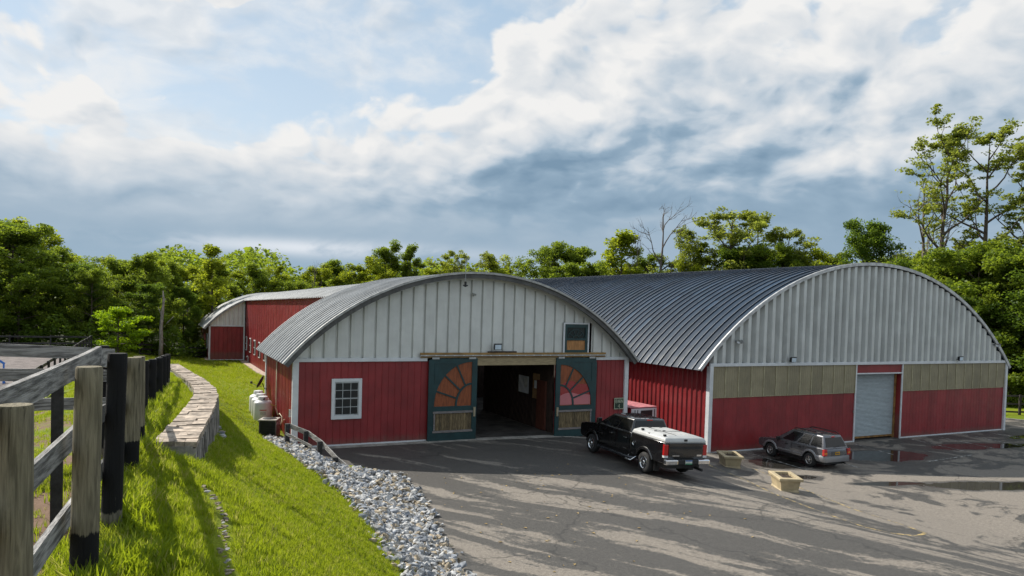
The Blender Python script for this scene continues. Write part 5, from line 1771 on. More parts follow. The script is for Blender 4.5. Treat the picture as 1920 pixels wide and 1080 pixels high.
def arena_items():
    bl = mat('bright blue paint', (0.06, 0.20, 0.62), 0.5)
    j = thing('jump_stand', 'bright blue show jump wing standing in the arena', 'jump stand', (-7.95, 48.0, 1.45), rad(10))
    for x in (-1.1, 0.0):
        mb = MB(); mb.box(x, -0.05, 0.12, x + 0.09, 0.05, 1.9 if x < -0.5 else 1.15); mb.build('upright', bl, j)
    for k in range(4):
        mb = MB(); x = -0.92 + k * 0.21; mb.box(x, -0.03, 0.3, x + 0.09, 0.03, 1.7 - 0.16 * k); mb.build('slat', bl, j)
    mb = MB(); mb.bar((-1.15, 0, 2.25), (0.42, 0, 1.05), 0.06, 0.12); mb.build('top_rail', bl, j)
    mb = MB(); mb.box(-1.1, -0.04, 0.30, 0.42, 0.04, 0.42); mb.build('bottom_rail', bl, j)
    for x in (-1.05, 0.38):
        mb = MB(); mb.box(x - 0.06, -0.35, 0.0, x + 0.06, 0.35, 0.12); mb.build('foot', bl, j)
    mb = MB(); mb.box(0.33, -0.04, 0.12, 0.42, 0.04, 1.1); mb.build('upright', bl, j)
    b = thing('mounting_block', 'grey mounting block with a flat top beside the arena fence', 'mounting block', (-4.35, 40.3, tz(-4.35, 40.3)))
    gm = mat('grey plastic', (0.38, 0.38, 0.38), 0.6)
    mb = MB(); mb.box(-0.3, -0.3, 0.75, 0.3, 0.3, 0.85); mb.build('top', gm, b, bevel=0.02)
    mb = MB(); mb.box(-0.28, -0.65, 0.35, 0.28, -0.30, 0.43); mb.build('step', gm, b, bevel=0.02)
    for sx in (-0.27, 0.21):
        mb = MB(); mb.prism([(-0.62, 0), (0.28, 0), (0.28, 0.75), (-0.28, 0.75), (-0.32, 0.35), (-0.62, 0.35)], sx, sx + 0.06); mb.build('side_panel', gm, b)


arena_items()

# ------------------------------------------------------------------ vehicles (local: +Y forward from the rear axle, X right, Z up)
TYRE = mat('tyre rubber', (0.018, 0.018, 0.019), 0.85, 0, 0.2, 4)


def arc_pts(cy, cz, r, zb, n=12):
    """wheel arch from rear to front along the bottom edge at height zb"""
    a0 = math.asin(max(-1, min(1, (zb - cz) / r)))
    return [(cy - r * math.cos(a), cz + r * math.sin(a)) for a in np.linspace(a0, math.pi - a0, n)]


def wheel(parent, x, y, r, w, side, rimr, rim_m, nsp, hub=0.07, label=None):
    """wheel > rim; side -1 = left"""
    mb = MB()
    prof = [(rimr, -w / 2), (r - 0.05, -w / 2), (r - 0.012, -w / 2 + 0.03), (r, -w / 2 + 0.06), (r, w / 2 - 0.06), (r - 0.012, w / 2 - 0.03), (r - 0.05, w / 2), (rimr, w / 2)]
    mb.lathe(prof, 32, axis='x', cap=False)
    wo = mb.build('wheel', TYRE, parent, auto=45)
    wo.location = (x, y, r)
    rb = MB()
    s = side
    rb.lathe([(rimr + 0.004, s * (w / 2 - 0.005)), (rimr - 0.02, s * (w / 2 + 0.004)), (rimr - 0.045, s * (w / 2 - 0.03)), (rimr - 0.05, -s * w / 2)], 32, axis='x', cap=False)
    for k in range(nsp):
        a = 2 * math.pi * k / nsp + 0.2
        c, q = math.cos(a), math.sin(a)
        rb.hexa([(s * (w / 2 - 0.045), hub * c - 0.030 * q, hub * q + 0.030 * c), (s * (w / 2 - 0.045), hub * c + 0.030 * q, hub * q - 0.030 * c), (s * (w / 2 - 0.01), hub * c + 0.028 * q, hub * q - 0.028 * c), (s * (w / 2 - 0.01), hub * c - 0.028 * q, hub * q + 0.028 * c)],
                [(s * (w / 2 - 0.045), (rimr - .02) * c - 0.036 * q, (rimr - .02) * q + 0.036 * c), (s * (w / 2 - 0.045), (rimr - .02) * c + 0.036 * q, (rimr - .02) * q - 0.036 * c), (s * (w / 2 - 0.016), (rimr - .02) * c + 0.034 * q, (rimr - .02) * q - 0.034 * c), (s * (w / 2 - 0.016), (rimr - .02) * c - 0.034 * q, (rimr - .02) * q + 0.034 * c)])
    rb.lathe([(0.0, s * (w / 2 + 0.012)), (hub * 0.7, s * (w / 2 + 0.008)), (hub, s * (w / 2 - 0.02)), (hub, s * (w / 2 - 0.06))], 16, axis='x', cap=False)
    rb.build('rim', rim_m, wo, auto=40)
    db = MB(); db.lathe([(0.0, s * (w / 2 - 0.075)), (rimr - 0.055, s * (w / 2 - 0.07))], 24, axis='x', cap=False)
    db.build('brake_disc', DKMET, wo)
    return wo


def skin(mb, secs, mi=0, capends=True):
    """loft closed sections"""
    mb.grid(secs, mi, closed=True)
    n = len(secs[0])
    if capends:
        mb.add(secs[0], [tuple(range(n))[::-1]], mi); mb.add(secs[-1], [tuple(range(n))], mi)


def side_body(mb, poly, half, tuck=0.05, crown=0.03, mi=0):
    """body shell from a side outline: sides bulge at mid height and tuck in at sill and belt"""
    zs = [p[1] for p in poly]; z0, z1 = min(zs), max(zs)

    def hw(z):
        f = (z - z0) / (z1 - z0)
        return half - tuck * (max(0, f - 0.62) / 0.38) ** 2 - tuck * 0.9 * (max(0, 0.30 - f) / 0.30) ** 2
    n = len(poly)
    L = [(-hw(z), y, z) for y, z in poly]; R = [(hw(z), y, z) for y, z in poly]
    Lm = [(-hw(z) + 0.10, y, z) for y, z in poly]; Rm = [(hw(z) - 0.10, y, z) for y, z in poly]
    o = len(mb.v)
    mb.add(L + R, [tuple(range(n)), tuple(range(2 * n - 1, n - 1, -1))] + [(i, i + n, (i + 1) % n + n, (i + 1) % n) for i in range(n)], mi)


def panel_on(mb, a, b, c, d, off, inset=0.0, mi=0):
    """quad laid off proud of the quad a,b,c,d (each a Vector), inset from its edges"""
    a, b, c, d = map(Vector, (a, b, c, d))
    nrm = (b - a).cross(d - a).normalized()
    ctr = (a + b + c + d) / 4
    q = [p + (ctr - p).normalized() * inset + nrm * off for p in (a, b, c, d)]
    back = [p - nrm * 0.02 for p in q]
    mb.hexa([tuple(p) for p in back], [tuple(p) for p in q], mi)


def pickup(loc, rz):
    BK = mat('black car paint', (0.006, 0.006, 0.007), 0.22, 0, 0.02, 1.0, coat=1.0)
    BKT = mat('black plastic', (0.014, 0.014, 0.015), 0.55, 0, 0.1)
    TG = glass_mat('tinted glass', (0.008, 0.009, 0.010), 0.03)
    CAPW = mat('white lid paint', (0.47, 0.475, 0.465), 0.35, 0, 0.05, 2)
    RL_ = mat('red lamp lens', (0.42, 0.012, 0.012), 0.15, 0, 0.05, coat=0.5)
    WL = mat('clear lamp lens', (0.6, 0.6, 0.6), 0.1, 0, 0.05)
    t = thing('pickup_truck', 'black crew cab pickup with a white lid over its bed, parked by the barn door', 'pickup truck', loc, rz)
    WB = 3.95; R = 0.41
    # cab and front: one shell with wheel arch
    poly = [(1.0, 0.56)] + [(WB - 0.53, 0.56)] + arc_pts(WB, R, 0.52, 0.56)[1:-1] + [(WB + 0.53, 0.56), (4.88, 0.60), (4.96, 0.72), (4.97, 1.08), (4.90, 1.18), (4.60, 1.25), (3.75, 1.36), (3.45, 1.39), (1.0, 1.39)]
    mb = MB(); side_body(mb, poly, 0.985, 0.05); mb.build('body', BK, t, bevel=0.035, auto=40)
    # bed
    poly = [(-1.24, 0.62), (-0.55, 0.60)] + arc_pts(0, R, 0.53, 0.60)[1:-1] + [(0.55, 0.58), (0.965, 0.58), (0.965, 1.40), (-1.24, 1.40)]
    mb = MB(); side_body(mb, poly, 0.985, 0.04); mb.build('cargo_bed', BK, t, bevel=0.03, auto=40)
    # chassis shadow box
    mb = MB(); mb.box(-0.80, -1.1, 0.40, 0.80, 4.7, 0.60); mb.build('chassis', BKT, t)
    # wheel arch flares
    for cy in (0.0, WB):
        for s in (-1, 1):
            mb = MB(); pts = arc_pts(cy, R, 0.55, 0.62, 14); rows = []
            for k, (y, z) in enumerate(pts):
                d = Vector((0, y - cy, z - R)).normalized()
                rows.append([(s * 0.94, y - d.y * 0.05, z - d.z * 0.05), (s * 1.015, y - d.y * 0.045, z - d.z * 0.045), (s * 1.022, y + d.y * 0.02, z + d.z * 0.02), (s * 0.985, y + d.y * 0.075, z + d.z * 0.075)])
            mb.grid(rows); mb.build('wheel_flare', BK, t, auto=60)
    # greenhouse: pillars and roof shell
    zB, zT = 1.385, 1.93
    b0, b1 = (1.02, 3.62); r0, r1 = (1.16, 2.72)
    hb, hr = 0.925, 0.735
    B = [Vector((-hb, b0, zB)), Vector((hb, b0, zB)), Vector((hb - .05, b1, zB)), Vector((-hb + .05, b1, zB))]
    T = [Vector((-hr, r0, zT - .02)), Vector((hr, r0, zT - .02)), Vector((hr - .03, r1, zT - 0.01)), Vector((-hr + .03, r1, zT - 0.01))]
    mb = MB()
    rows = []
    for zf, crown in ((0, 0), (1, 0)):
        q = B if zf == 0 else T
        rows.append([tuple(p) for p in q])
    ins = [tuple(p + (Vector((0, 1.95, p.z)) - p) * 0.16 + Vector((0, 0, 0.035))) for p in T]
    rows.append(ins)
    mb.grid(rows, closed=True); mb.add(ins, [(0, 1, 2, 3)]); mb.build('cab', BK, t, bevel=0.05, auto=45, seg=3)
    lerp = lambda a, b, f: a + (b - a) * f

    def quad_at(i, j, u0, u1, v0, v1):
        bl, br, tl, tr = B[i], B[j], T[i], T[j]
        P = lambda u, v: lerp(lerp(bl, br, u), lerp(tl, tr, u), v)
        return P(u0, v0), P(u1, v0), P(u1, v1), P(u0, v1)
    # side windows (left: from corner 3 to 0; right: 1 to 2)
    for (i, j, segs) in ((3, 0, ((0.12, 0.525), (0.575, 0.93))), (1, 2, ((0.07, 0.425), (0.475, 0.88)))):
        for u0, u1 in segs:
            mb = MB(); q = list(quad_at(i, j, u0, u1, 0.10, 0.86))
            if i == 3 and u0 < .2:
                q[3] = quad_at(i, j, u0 + 0.05, u1, 0.1, 0.86)[3]
            panel_on(mb, *q, 0.012); mb.build('side_window', TG, t)
    mb = MB(); panel_on(mb, *quad_at(0, 1, 0.06, 0.94, 0.14, 0.88), 0.012); mb.build('rear_window', TG, t)
    mb = MB(); panel_on(mb, *quad_at(2, 3, 0.05, 0.95, 0.06, 0.92), 0.012); mb.build('windscreen', TG, t)
    mb = MB(); mb.box(-0.13, 1.13, 1.865, 0.13, 1.155, 1.905); mb.build('brake_light', RL_, t)
    for x in (-0.36, -0.12, 0.12, 0.36):
        mb = MB(); mb.bar((x, 1.3, 1.962), (x, 2.6, 1.968), 0.03, 0.012); mb.build('roof_rib', BK, t)
    # bright strip along the belt line and the window edges
    for s in (-1, 1):
        mb = MB(); mb.bar((s * 0.938, 1.08, 1.402), (s * 0.905, 3.50, 1.402), 0.014, 0.018); mb.build('belt_trim', mat('dull trim', (0.20, 0.205, 0.21), 0.3, 0.7), t)
    # door seams, handles, side badge, mouldings
    for s in (-1, 1):
        for y in (1.12, 2.18, 3.30):
            mb = MB(); mb.box(s * 0.984 - 0.006, y - 0.006, 0.66, s * 0.984 + 0.004, y + 0.006, 1.30); mb.build('door_seam', BKT, t)
        for y in (1.36, 2.42):
            mb = MB(); mb.box(s * 0.998 - 0.02, y - 0.12, 1.13, s * 0.998 + 0.016, y + 0.10, 1.17); mb.build('door_handle', CHROME, t, bevel=0.008)
        mb = MB(); mb.box(s * 0.99 - 0.012, 3.05, 0.98, s * 0.99 + 0.008, 3.45, 1.02); mb.build('badge', CHROME, t)
        mb = MB(); mb.box(s * 0.99 - 0.012, 1.2, 0.70, s * 0.99 + 0.008, 1.45, 0.735); mb.build('badge', CHROME, t)
        mb = MB(); mb.tube([(s * 0.93, 0.62, 0.46), (s * 1.06, 0.85, 0.43), (s * 1.06, 3.2, 0.43), (s * 0.93, 3.35, 0.46)], 0.055, 8); mb.build('running_board', mat('dark step bar', (0.06, 0.065, 0.075), 0.3, 0.6), t, smooth=True)
        # mirrors
        mb = MB(); mb.hexa([(s * 0.96, 3.22, 1.40), (s * 1.20, 3.18, 1.40), (s * 1.20, 3.32, 1.42), (s * 0.96, 3.36, 1.42)], [(s * 0.96, 3.20, 1.66), (s * 1.19, 3.17, 1.66), (s * 1.18, 3.30, 1.64), (s * 0.96, 3.34, 1.64)])
        mb.build('mirror', BK, t, bevel=0.03)
        # tail lamp
        mb = MB(); x0, x1 = sorted((s * 0.80, s * 0.985))
        mb.box(x0, -1.265, 0.92, x1, -1.15, 1.33); tl = mb.build('tail_light', RL_, t, bevel=0.015)
        mb = MB(); mb.box(x0 + 0.005, -1.272, 0.845, x1 - 0.005, -1.15, 0.925); mb.build('reversing_lens', WL, tl)
        # headlamp
        mb = MB(); x0, x1 = sorted((s * 0.62, s * 0.95)); mb.box(x0, 4.86, 0.90, x1, 4.985, 1.14); mb.build('headlight', WL, t, bevel=0.02)
        # chrome bumper ends
        mb = MB(); x0, x1 = sorted((s * 0.46, s * 1.0)); mb.box(x0, -1.47, 0.60, x1, -1.26, 0.80); mb.build('bumper_end', CHROME, t, bevel=0.04)
        mb = MB(); mb.box(s * 0.80 - 0.12, -0.62, 0.22, s * 0.80 + 0.12, -0.60, 0.62); mb.build('mud_flap', BKT, t)
    # fuel flap / side step of the bed, as in front of the rear wheel
    mb = MB(); mb.lathe([(0.0, 0.02), (0.075, 0.02), (0.085, 0.0)], 16, axis='x', c=(-1.0, 0.72, 1.03), cap=False); mb.build('round_emblem', CHROME, t)
    mb = MB(); mb.tube([(-0.92, 0.62, 0.50), (-1.12, 0.66, 0.36), (-1.12, 1.02, 0.36), (-0.92, 1.06, 0.50)], 0.03, 8); mb.box(-1.16, 0.66, 0.345, -1.02, 1.02, 0.375); mb.build('side_step', CHROME, t, auto=40)
    # tailgate
    mb = MB(); mb.box(-0.79, -1.275, 0.86, 0.79, -1.22, 1.395); tg = mb.build('tailgate', BK, t, bevel=0.02)
    mb = MB(); mb.box(-0.72, -1.283, 1.17, 0.72, -1.27, 1.27); mb.build('tailgate_groove', BKT, tg)
    mb = MB(); mb.box(-0.62, -1.288, 0.90, -0.30, -1.275, 0.935); mb.box(0.50, -1.288, 0.90, 0.72, -1.275, 0.96); mb.build('badge', CHROME, tg)
    mb = MB(); mb.box(-0.46, -1.46, 0.62, 0.46, -1.26, 0.80); mb.build('bumper_step', BKT, t, bevel=0.02)
    mb = MB(); mb.box(-0.155, -1.485, 0.63, 0.155, -1.464, 0.79); pl = mb.build('number_plate', mat('plate white', (0.5, 0.55, 0.5), 0.4), t)
    mb = MB(); mb.box(-0.155, -1.489, 0.63, 0.155, -1.486, 0.675); mb.build('plate_band', mat('plate green', (0.05, 0.22, 0.12), 0.5), pl)
    mb = MB(); mb.box(-0.155, -1.489, 0.75, 0.155, -1.486, 0.79); mb.build('plate_band', mat('plate blue', (0.05, 0.12, 0.35), 0.5), pl)
    mb = MB(); mb.tube([(0.62, -1.0, 0.42), (0.66, -1.45, 0.40)], 0.05, 10); mb.build('exhaust', DKMET, t)
    # white lid over the bed: faceted, split across, with latches
    def ring(hw_, y0, y1, z): return [(-hw_, y0, z), (hw_, y0, z), (hw_, y1, z), (-hw_, y1, z)]
    mb = MB(); mb.grid([ring(0.95, -1.22, 0.95, 1.405), ring(0.95, -1.22, 0.95, 1.46), ring(0.90, -1.16, 0.92, 1.56), ring(0.62, -0.98, 0.86, 1.64)], closed=True)
    mb.add(ring(0.62, -0.98, 0.86, 1.64), [(0, 1, 2, 3)]); lid = mb.build('bed_lid', CAPW, t, bevel=0.03, seg=3, auto=40)
    mb = MB(); mb.bar((-0.93, -0.1, 1.575), (0.93, -0.1, 1.575), 0.02, 0.02)
    mb.bar((-0.64, -0.1, 1.648), (0.64, -0.1, 1.648), 0.016, 0.01); mb.bar((-0.30, -1.0, 1.648), (-0.30, 0.86, 1.648), 0.016, 0.01); mb.bar((-0.955, -1.2, 1.43), (-0.955, 0.93, 1.43), 0.012, 0.014)
    mb.build('lid_seam', BKT, lid)
    mb = MB()
    for x, y in ((-0.80, 0.45), (-0.55, -0.05), (-0.15, -0.05), (-0.78, -0.95), (0.3, 0.8), (-0.2, 0.82)):
        mb.box(x - 0.05, y - 0.035, 1.60, x + 0.05, y + 0.035, 1.665)
    mb.build('latches', BKT, lid)['kind'] = 'stuff'
    mb = MB(); mb.box(-0.07, -1.235, 1.45, 0.07, -1.19, 1.53); mb.build('lid_lock', BKT, lid, bevel=0.01)
    mb = MB(); mb.box(-0.7, 4.95, 0.72, 0.7, 5.06, 0.9); mb.build('front_bumper', CHROME, t, bevel=0.03)
    mb = MB(); mb.tube([(-0.6, 2.6, 1.95), (-0.6, 2.55, 2.2)], 0.008, 5); mb.build('aerial', DKMET, t)
    for cy in (0, WB):
        for s in (-1, 1):
            wheel(t, s * 0.855, cy, R, 0.26, s, 0.245, CHROME, 8, 0.085)
    return t


def suv(loc, rz):
    SL = mat('bronze grey car paint', (0.115, 0.118, 0.130), 0.26, 0.5, 0.03, 1.0, coat=0.8)
    CL = mat('silver cladding', (0.26, 0.26, 0.27), 0.35, 0.4, 0.03)
    BKT = MATS['black plastic']; TG = MATS['tinted glass']; RL_ = MATS['red lamp lens']
    AMB = mat('amber lens', (0.65, 0.22, 0.02), 0.2)
    t = thing('parked_suv', 'silver grey estate SUV with roof rails parked nose to the red arena wall', 'car', loc, rz)
    WB = 2.69; R = 0.37
    poly = [(-0.90, 0.50), (-0.47, 0.44)] + arc_pts(0, R, 0.46, 0.44)[1:-1] + [(0.47, 0.42), (WB - 0.47, 0.42)] + arc_pts(WB, R, 0.46, 0.42)[1:-1] + \
           [(WB + 0.47, 0.44), (3.52, 0.50), (3.60, 0.62), (3.58, 0.86), (3.45, 0.95), (2.6, 1.05), (2.25, 1.08), (-0.86, 1.10), (-0.93, 1.02), (-0.95, 0.78)]
    mb = MB(); side_body(mb, poly, 0.90, 0.06); mb.build('body', SL, t, bevel=0.04, auto=40)
    mb = MB(); mb.box(-0.72, -0.8, 0.26, 0.72, 3.4, 0.46); mb.build('underbody', BKT, t)
    zB, zT = 1.085, 1.72
    hb, hr = 0.845, 0.60
    B = [Vector((-hb + .02, -0.90, zB)), Vector((hb - .02, -0.90, zB)), Vector((hb - .03, 2.42, zB)), Vector((-hb + .03, 2.42, zB))]
    T = [Vector((-hr, -0.62, zT - .03)), Vector((hr, -0.62, zT - .03)), Vector((hr - .02, 1.42, zT)), Vector((-hr + .02, 1.42, zT))]
    ins = [tuple(p + (Vector((0, 0.45, p.z)) - p) * 0.2 + Vector((0, 0, 0.03))) for p in T]
    mb = MB(); mb.grid([[tuple(p) for p in B], [tuple(p) for p in T], ins], closed=True); mb.add(ins, [(0, 1, 2, 3)])
    mb.build('cabin', SL, t, bevel=0.06, seg=3, auto=45)
    lerp = lambda a, b, f: a + (b - a) * f

    def quad_at(i, j, u0, u1, v0, v1):
        P = lambda u, v: lerp(lerp(B[i], B[j], u), lerp(T[i], T[j], u), v)
        return P(u0, v0), P(u1, v0), P(u1, v1), P(u0, v1)
    for (i, j, segs) in ((3, 0, ((0.13, 0.42), (0.46, 0.685), (0.725, 0.945))), (1, 2, ((0.055, 0.275), (0.315, 0.54), (0.58, 0.87)))):
        for u0, u1 in segs:
            mb = MB(); panel_on(mb, *quad_at(i, j, u0, u1, 0.08, 0.84), 0.012); mb.build('side_window', TG, t)
    mb = MB(); panel_on(mb, *quad_at(0, 1, 0.07, 0.93, 0.10, 0.84), 0.014); rw = mb.build('rear_window', TG, t)
    mb = MB(); mb.bar((-0.12, -0.925, 1.16), (0.28, -0.855, 1.19), 0.02, 0.02); mb.build('wiper', BKT, rw)
    mb = MB(); panel_on(mb, *quad_at(2, 3, 0.05, 0.95, 0.06, 0.92), 0.012); mb.build('windscreen', TG, t)
    mb = MB(); mb.box(-0.09, -0.70, 1.615, 0.09, -0.66, 1.655); mb.build('brake_light', RL_, t)
    for s in (-1, 1):
        mb = MB(); mb.tube([(s * 0.56, -0.5, 1.74), (s * 0.57, -0.35, 1.80), (s * 0.57, 1.2, 1.82), (s * 0.55, 1.35, 1.76)], 0.022, 8); mb.build('roof_rail', BKT, t, smooth=True)
        x0, x1 = sorted((s * 0.875, s * 0.925))
        # door cladding and silver wheel-arch mouldings
        mb = MB(); mb.box(x0, 0.50, 0.56, x1, WB - 0.50, 0.64); mb.build('side_moulding', CL, t, bevel=0.012)
        for cy in (0.0, WB):
            mb = MB(); rows = []
            for y, z in arc_pts(cy, R, 0.475, 0.50, 14):
                d = Vector((0, y - cy, z - R)).normalized()
                rows.append([(s * 0.86, y - d.y * 0.03, z - d.z * 0.03), (s * 0.928, y - d.y * 0.02, z - d.z * 0.02), (s * 0.932, y + d.y * 0.06, z + d.z * 0.06), (s * 0.895, y + d.y * 0.09, z + d.z * 0.09)])
            mb.grid(rows); mb.build('arch_moulding', CL, t, auto=60)
        for y in (0.62, 1.55):
            mb = MB(); a, b = sorted((s * 0.895, s * 0.918)); mb.box(a, y - 0.09, 0.90, b, y + 0.09, 0.95); mb.build('door_handle', BKT, t)
        for y in (0.40, 1.20, 2.18):
            mb = MB(); a, b = sorted((s * 0.893, s * 0.905)); mb.box(a, y - 0.006, 0.52, b, y + 0.006, 1.04); mb.build('door_seam', BKT, t)
        mb = MB(); a, b = sorted((s * 0.87, s * 1.06)); mb.box(a, 2.0, 1.06, b, 2.14, 1.22); mb.build('mirror', BKT, t, bevel=0.03)
        a, b = sorted((s * 0.70, s * 0.90)); mb = MB(); mb.box(a, -0.975, 0.74, b, -0.84, 1.06); tl = mb.build('tail_light', RL_, t, bevel=0.012)
        mb = MB(); mb.box(a + 0.006, -0.981, 0.83, b - 0.006, -0.83, 0.895); mb.build('indicator_lens', AMB, tl)
        mb = MB(); a, b = sorted((s * 0.55, s * 0.85)); mb.box(a, 3.52, 0.70, b, 3.62, 0.86); mb.build('headlight', MATS['clear lamp lens'], t, bevel=0.02)
    for k, y in enumerate((0.1, 1.0)):
        mb = MB(); mb.bar((-0.57, y, 1.80), (0.57, y, 1.80), 0.05, 0.02); mb.build('cross_bar', BKT, t)
    # bumpers
    mb = MB(); mb.grid([[(-0.93, -0.46, z) if False else (x * k, y, z) for x, y in ((-0.93, -0.48), (-0.93, -0.86), (-0.80, -1.00), (0.80, -1.00), (0.93, -0.86), (0.93, -0.48))] for z, k in ((0.42, 0.97), (0.48, 1.0), (0.66, 1.0), (0.72, 0.95))])
    mb.grid([[(x * 0.95, y, 0.72) for x, y in ((-0.93, -0.48), (-0.93, -0.86), (-0.80, -1.00), (0.80, -1.00), (0.93, -0.86), (0.93, -0.48))], [(x * 0.9, max(y, -0.85), 0.735) for x, y in ((-0.93, -0.48), (-0.93, -0.86), (-0.80, -1.00), (0.80, -1.00), (0.93, -0.86), (0.93, -0.48))]])
    mb.build('rear_bumper', CL, t, auto=50)
    mb = MB(); mb.box(-0.36, -0.968, 0.74, 0.36, -0.945, 0.93); mb.build('plate_recess', mat('recess grey', (0.10, 0.095, 0.09), 0.5), t)
    mb = MB(); mb.box(-0.155, -0.985, 0.77, 0.155, -0.97, 0.92); pl = mb.build('number_plate', mat('plate yellow', (0.62, 0.33, 0.01), 0.4), t)
    mb = MB()
    for k in range(5):
        mb.box(-0.12 + k * 0.05, -0.989, 0.81, -0.09 + k * 0.05, -0.986, 0.88)
    mb.build('plate_characters', mat('plate navy', (0.03, 0.03, 0.08), 0.5), pl)
    mb = MB(); mb.tube([(0.55, -0.6, 0.32), (0.58, -1.0, 0.31)], 0.035, 8); mb.build('exhaust', DKMET, t)
    for cy in (0, WB):
        for s in (-1, 1):
            wheel(t, s * 0.785, cy, R, 0.235, s, 0.215, mat('alloy wheel', (0.45, 0.44, 0.43), 0.3, 0.8, 0.05), 5, 0.075)
    return t


TX, TY = 18.72, 23.62
truck = pickup((TX, TY, lz(TX) - 0.01), -0.045)
truck.rotation_euler.y = 0.05
truck.scale = (1.04, 1.07, 1.04)
suv((30.90, 26.17, -1.268), -0.033)

# ------------------------------------------------------------------ trees
BARK = mat('brown bark', (0.085, 0.065, 0.05), 0.9, 0, 0.35, 3, stretch=(3, 3, 0.6), bump=0.6, bscale=8, rnd=0.2)
BARKG = mat('bleached bark', (0.27, 0.235, 0.205), 0.9, 0, 0.3, 3, stretch=(3, 3, 0.6), bump=0.5, bscale=8, rnd=0.15)
LEAFS = [leaf_mat('deep green leaves', (0.055, 0.105, 0.018), (0.155, 0.225, 0.030)),
         leaf_mat('mid green leaves', (0.085, 0.145, 0.022), (0.225, 0.285, 0.034)),
         leaf_mat('yellow green leaves', (0.165, 0.225, 0.020), (0.310, 0.350, 0.032)),
         leaf_mat('pale olive leaves', (0.145, 0.185, 0.036), (0.285, 0.320, 0.066)),
         leaf_mat('bright lime leaves', (0.150, 0.270, 0.010), (0.280, 0.380, 0.015))]


def leaf_cloud(pts, sizes, tints, name, m, rng, droop=0.25, kite=True):
    """many small bent leaf sprays; each spray is a four-cornered kite folded on its midrib"""
    n = len(pts)
    a = rng.normal(size=(n, 3)); a /= np.linalg.norm(a, axis=1)[:, None]
    a[:, 2] = a[:, 2] * 0.5 - droop * rng.random(n)
    a /= np.linalg.norm(a, axis=1)[:, None]
    up = rng.normal(size=(n, 3)) * 0.55 + np.array([0, 0, 1.0])
    b = np.cross(a, up); b /= np.maximum(1e-6, np.linalg.norm(b, axis=1))[:, None]
    c = np.cross(b, a)
    s = sizes[:, None]
    w = (0.28 + 0.22 * rng.random(n))[:, None]
    v0 = pts - a * s * 0.5
    v1 = pts + b * s * w - c * s * 0.10
    v2 = pts + a * s * 0.5 - c * s * 0.05
    v3 = pts - b * s * w - c * s * 0.10
    V = np.stack([v0, v1, v2, v3], 1).reshape(-1, 3)
    idx = np.arange(n) * 4
    F = np.concatenate([np.stack([idx, idx + 1, idx + 2], 1), np.stack([idx, idx + 2, idx + 3], 1)])
    me = bpy.data.meshes.new(name)
    me.vertices.add(len(V)); me.vertices.foreach_set('co', V.ravel())
    me.loops.add(len(F) * 3); me.loops.foreach_set('vertex_index', F.ravel())
    me.polygons.add(len(F)); me.polygons.foreach_set('loop_start', np.arange(len(F)) * 3); me.polygons.foreach_set('loop_total', np.full(len(F), 3))
    at = me.attributes.new('tint', 'FLOAT', 'POINT'); at.data.foreach_set('value', np.repeat(tints, 4).astype(np.float32))
    me.materials.append(m)
    me.update(calc_edges=True); me.validate()
    return me


def skeleton(rng, H, base, W, nl, lean=0.0, up=0.6, twigs=3, wob=0.05, levels=2, fork=False):
    """trunk path, limbs and tips for a tree of height H"""
    segs = []; tips = []
    npt = 9
    tr = []
    dx, dy = rng.normal(0, wob, 2)
    x = y = 0.0
    for i in range(npt + 1):
        z = H * 0.93 * i / npt
        tr.append(Vector((x, y, z)))
        x += rng.normal(0, wob) * H / npt + lean * H / npt; y += rng.normal(0, wob) * H / npt
    r0 = 0.016 * H + 0.05
    segs.append((tr, [r0 * (1 - 0.88 * (i / npt) ** 0.9) * (1.35 if i == 0 else 1) for i in range(npt + 1)]))
    tips.append((tr[-1], 1.0))

    def limb(p, d, L, r, lev):
        pts = [p]; q = p.copy(); d = d.normalized()
        n = 5
        for i in range(n):
            d = (d + Vector(rng.normal(0, 0.16, 3)) + Vector((0, 0, 0.08 * up))).normalized()
            q = q + d * L / n
            pts.append(q.copy())
        segs.append((pts, [r * (1 - 0.8 * i / n) for i in range(n + 1)]))
        tips.append((pts[-1], 0.8)); tips.append((pts[3], 0.75))
        if lev > 0:
            for k in range(twigs):
                i = rng.integers(1, n)
                dd = (d + Vector(rng.normal(0, 0.75, 3))).normalized()
                limb(pts[i], dd, L * rng.uniform(0.40, 0.62), r * 0.45, lev - 1)
    for k in range(nl):
        f = base + (0.97 - base) * (k + rng.random()) / nl
        i = min(npt - 1, int(f * npt / 0.93)) if f < 0.93 else npt - 1
        ff = min(1.0, f * npt / 0.93 - i)
        p = tr[i].lerp(tr[i + 1], ff)
        a = k * 2.4 + rng.uniform(-0.5, 0.5)
        rel = (f - base) / (1 - base)
        L = W * (math.sin(math.pi * min(0.98, 0.22 + 0.76 * rel)) ** 0.7) * rng.uniform(0.75, 1.1)
        d = Vector((math.cos(a), math.sin(a), up * (0.4 + 0.9 * rel)))
        limb(p, d, L, r0 * (1 - 0.75 * f) * 0.5, levels - 1)
    return segs, tips


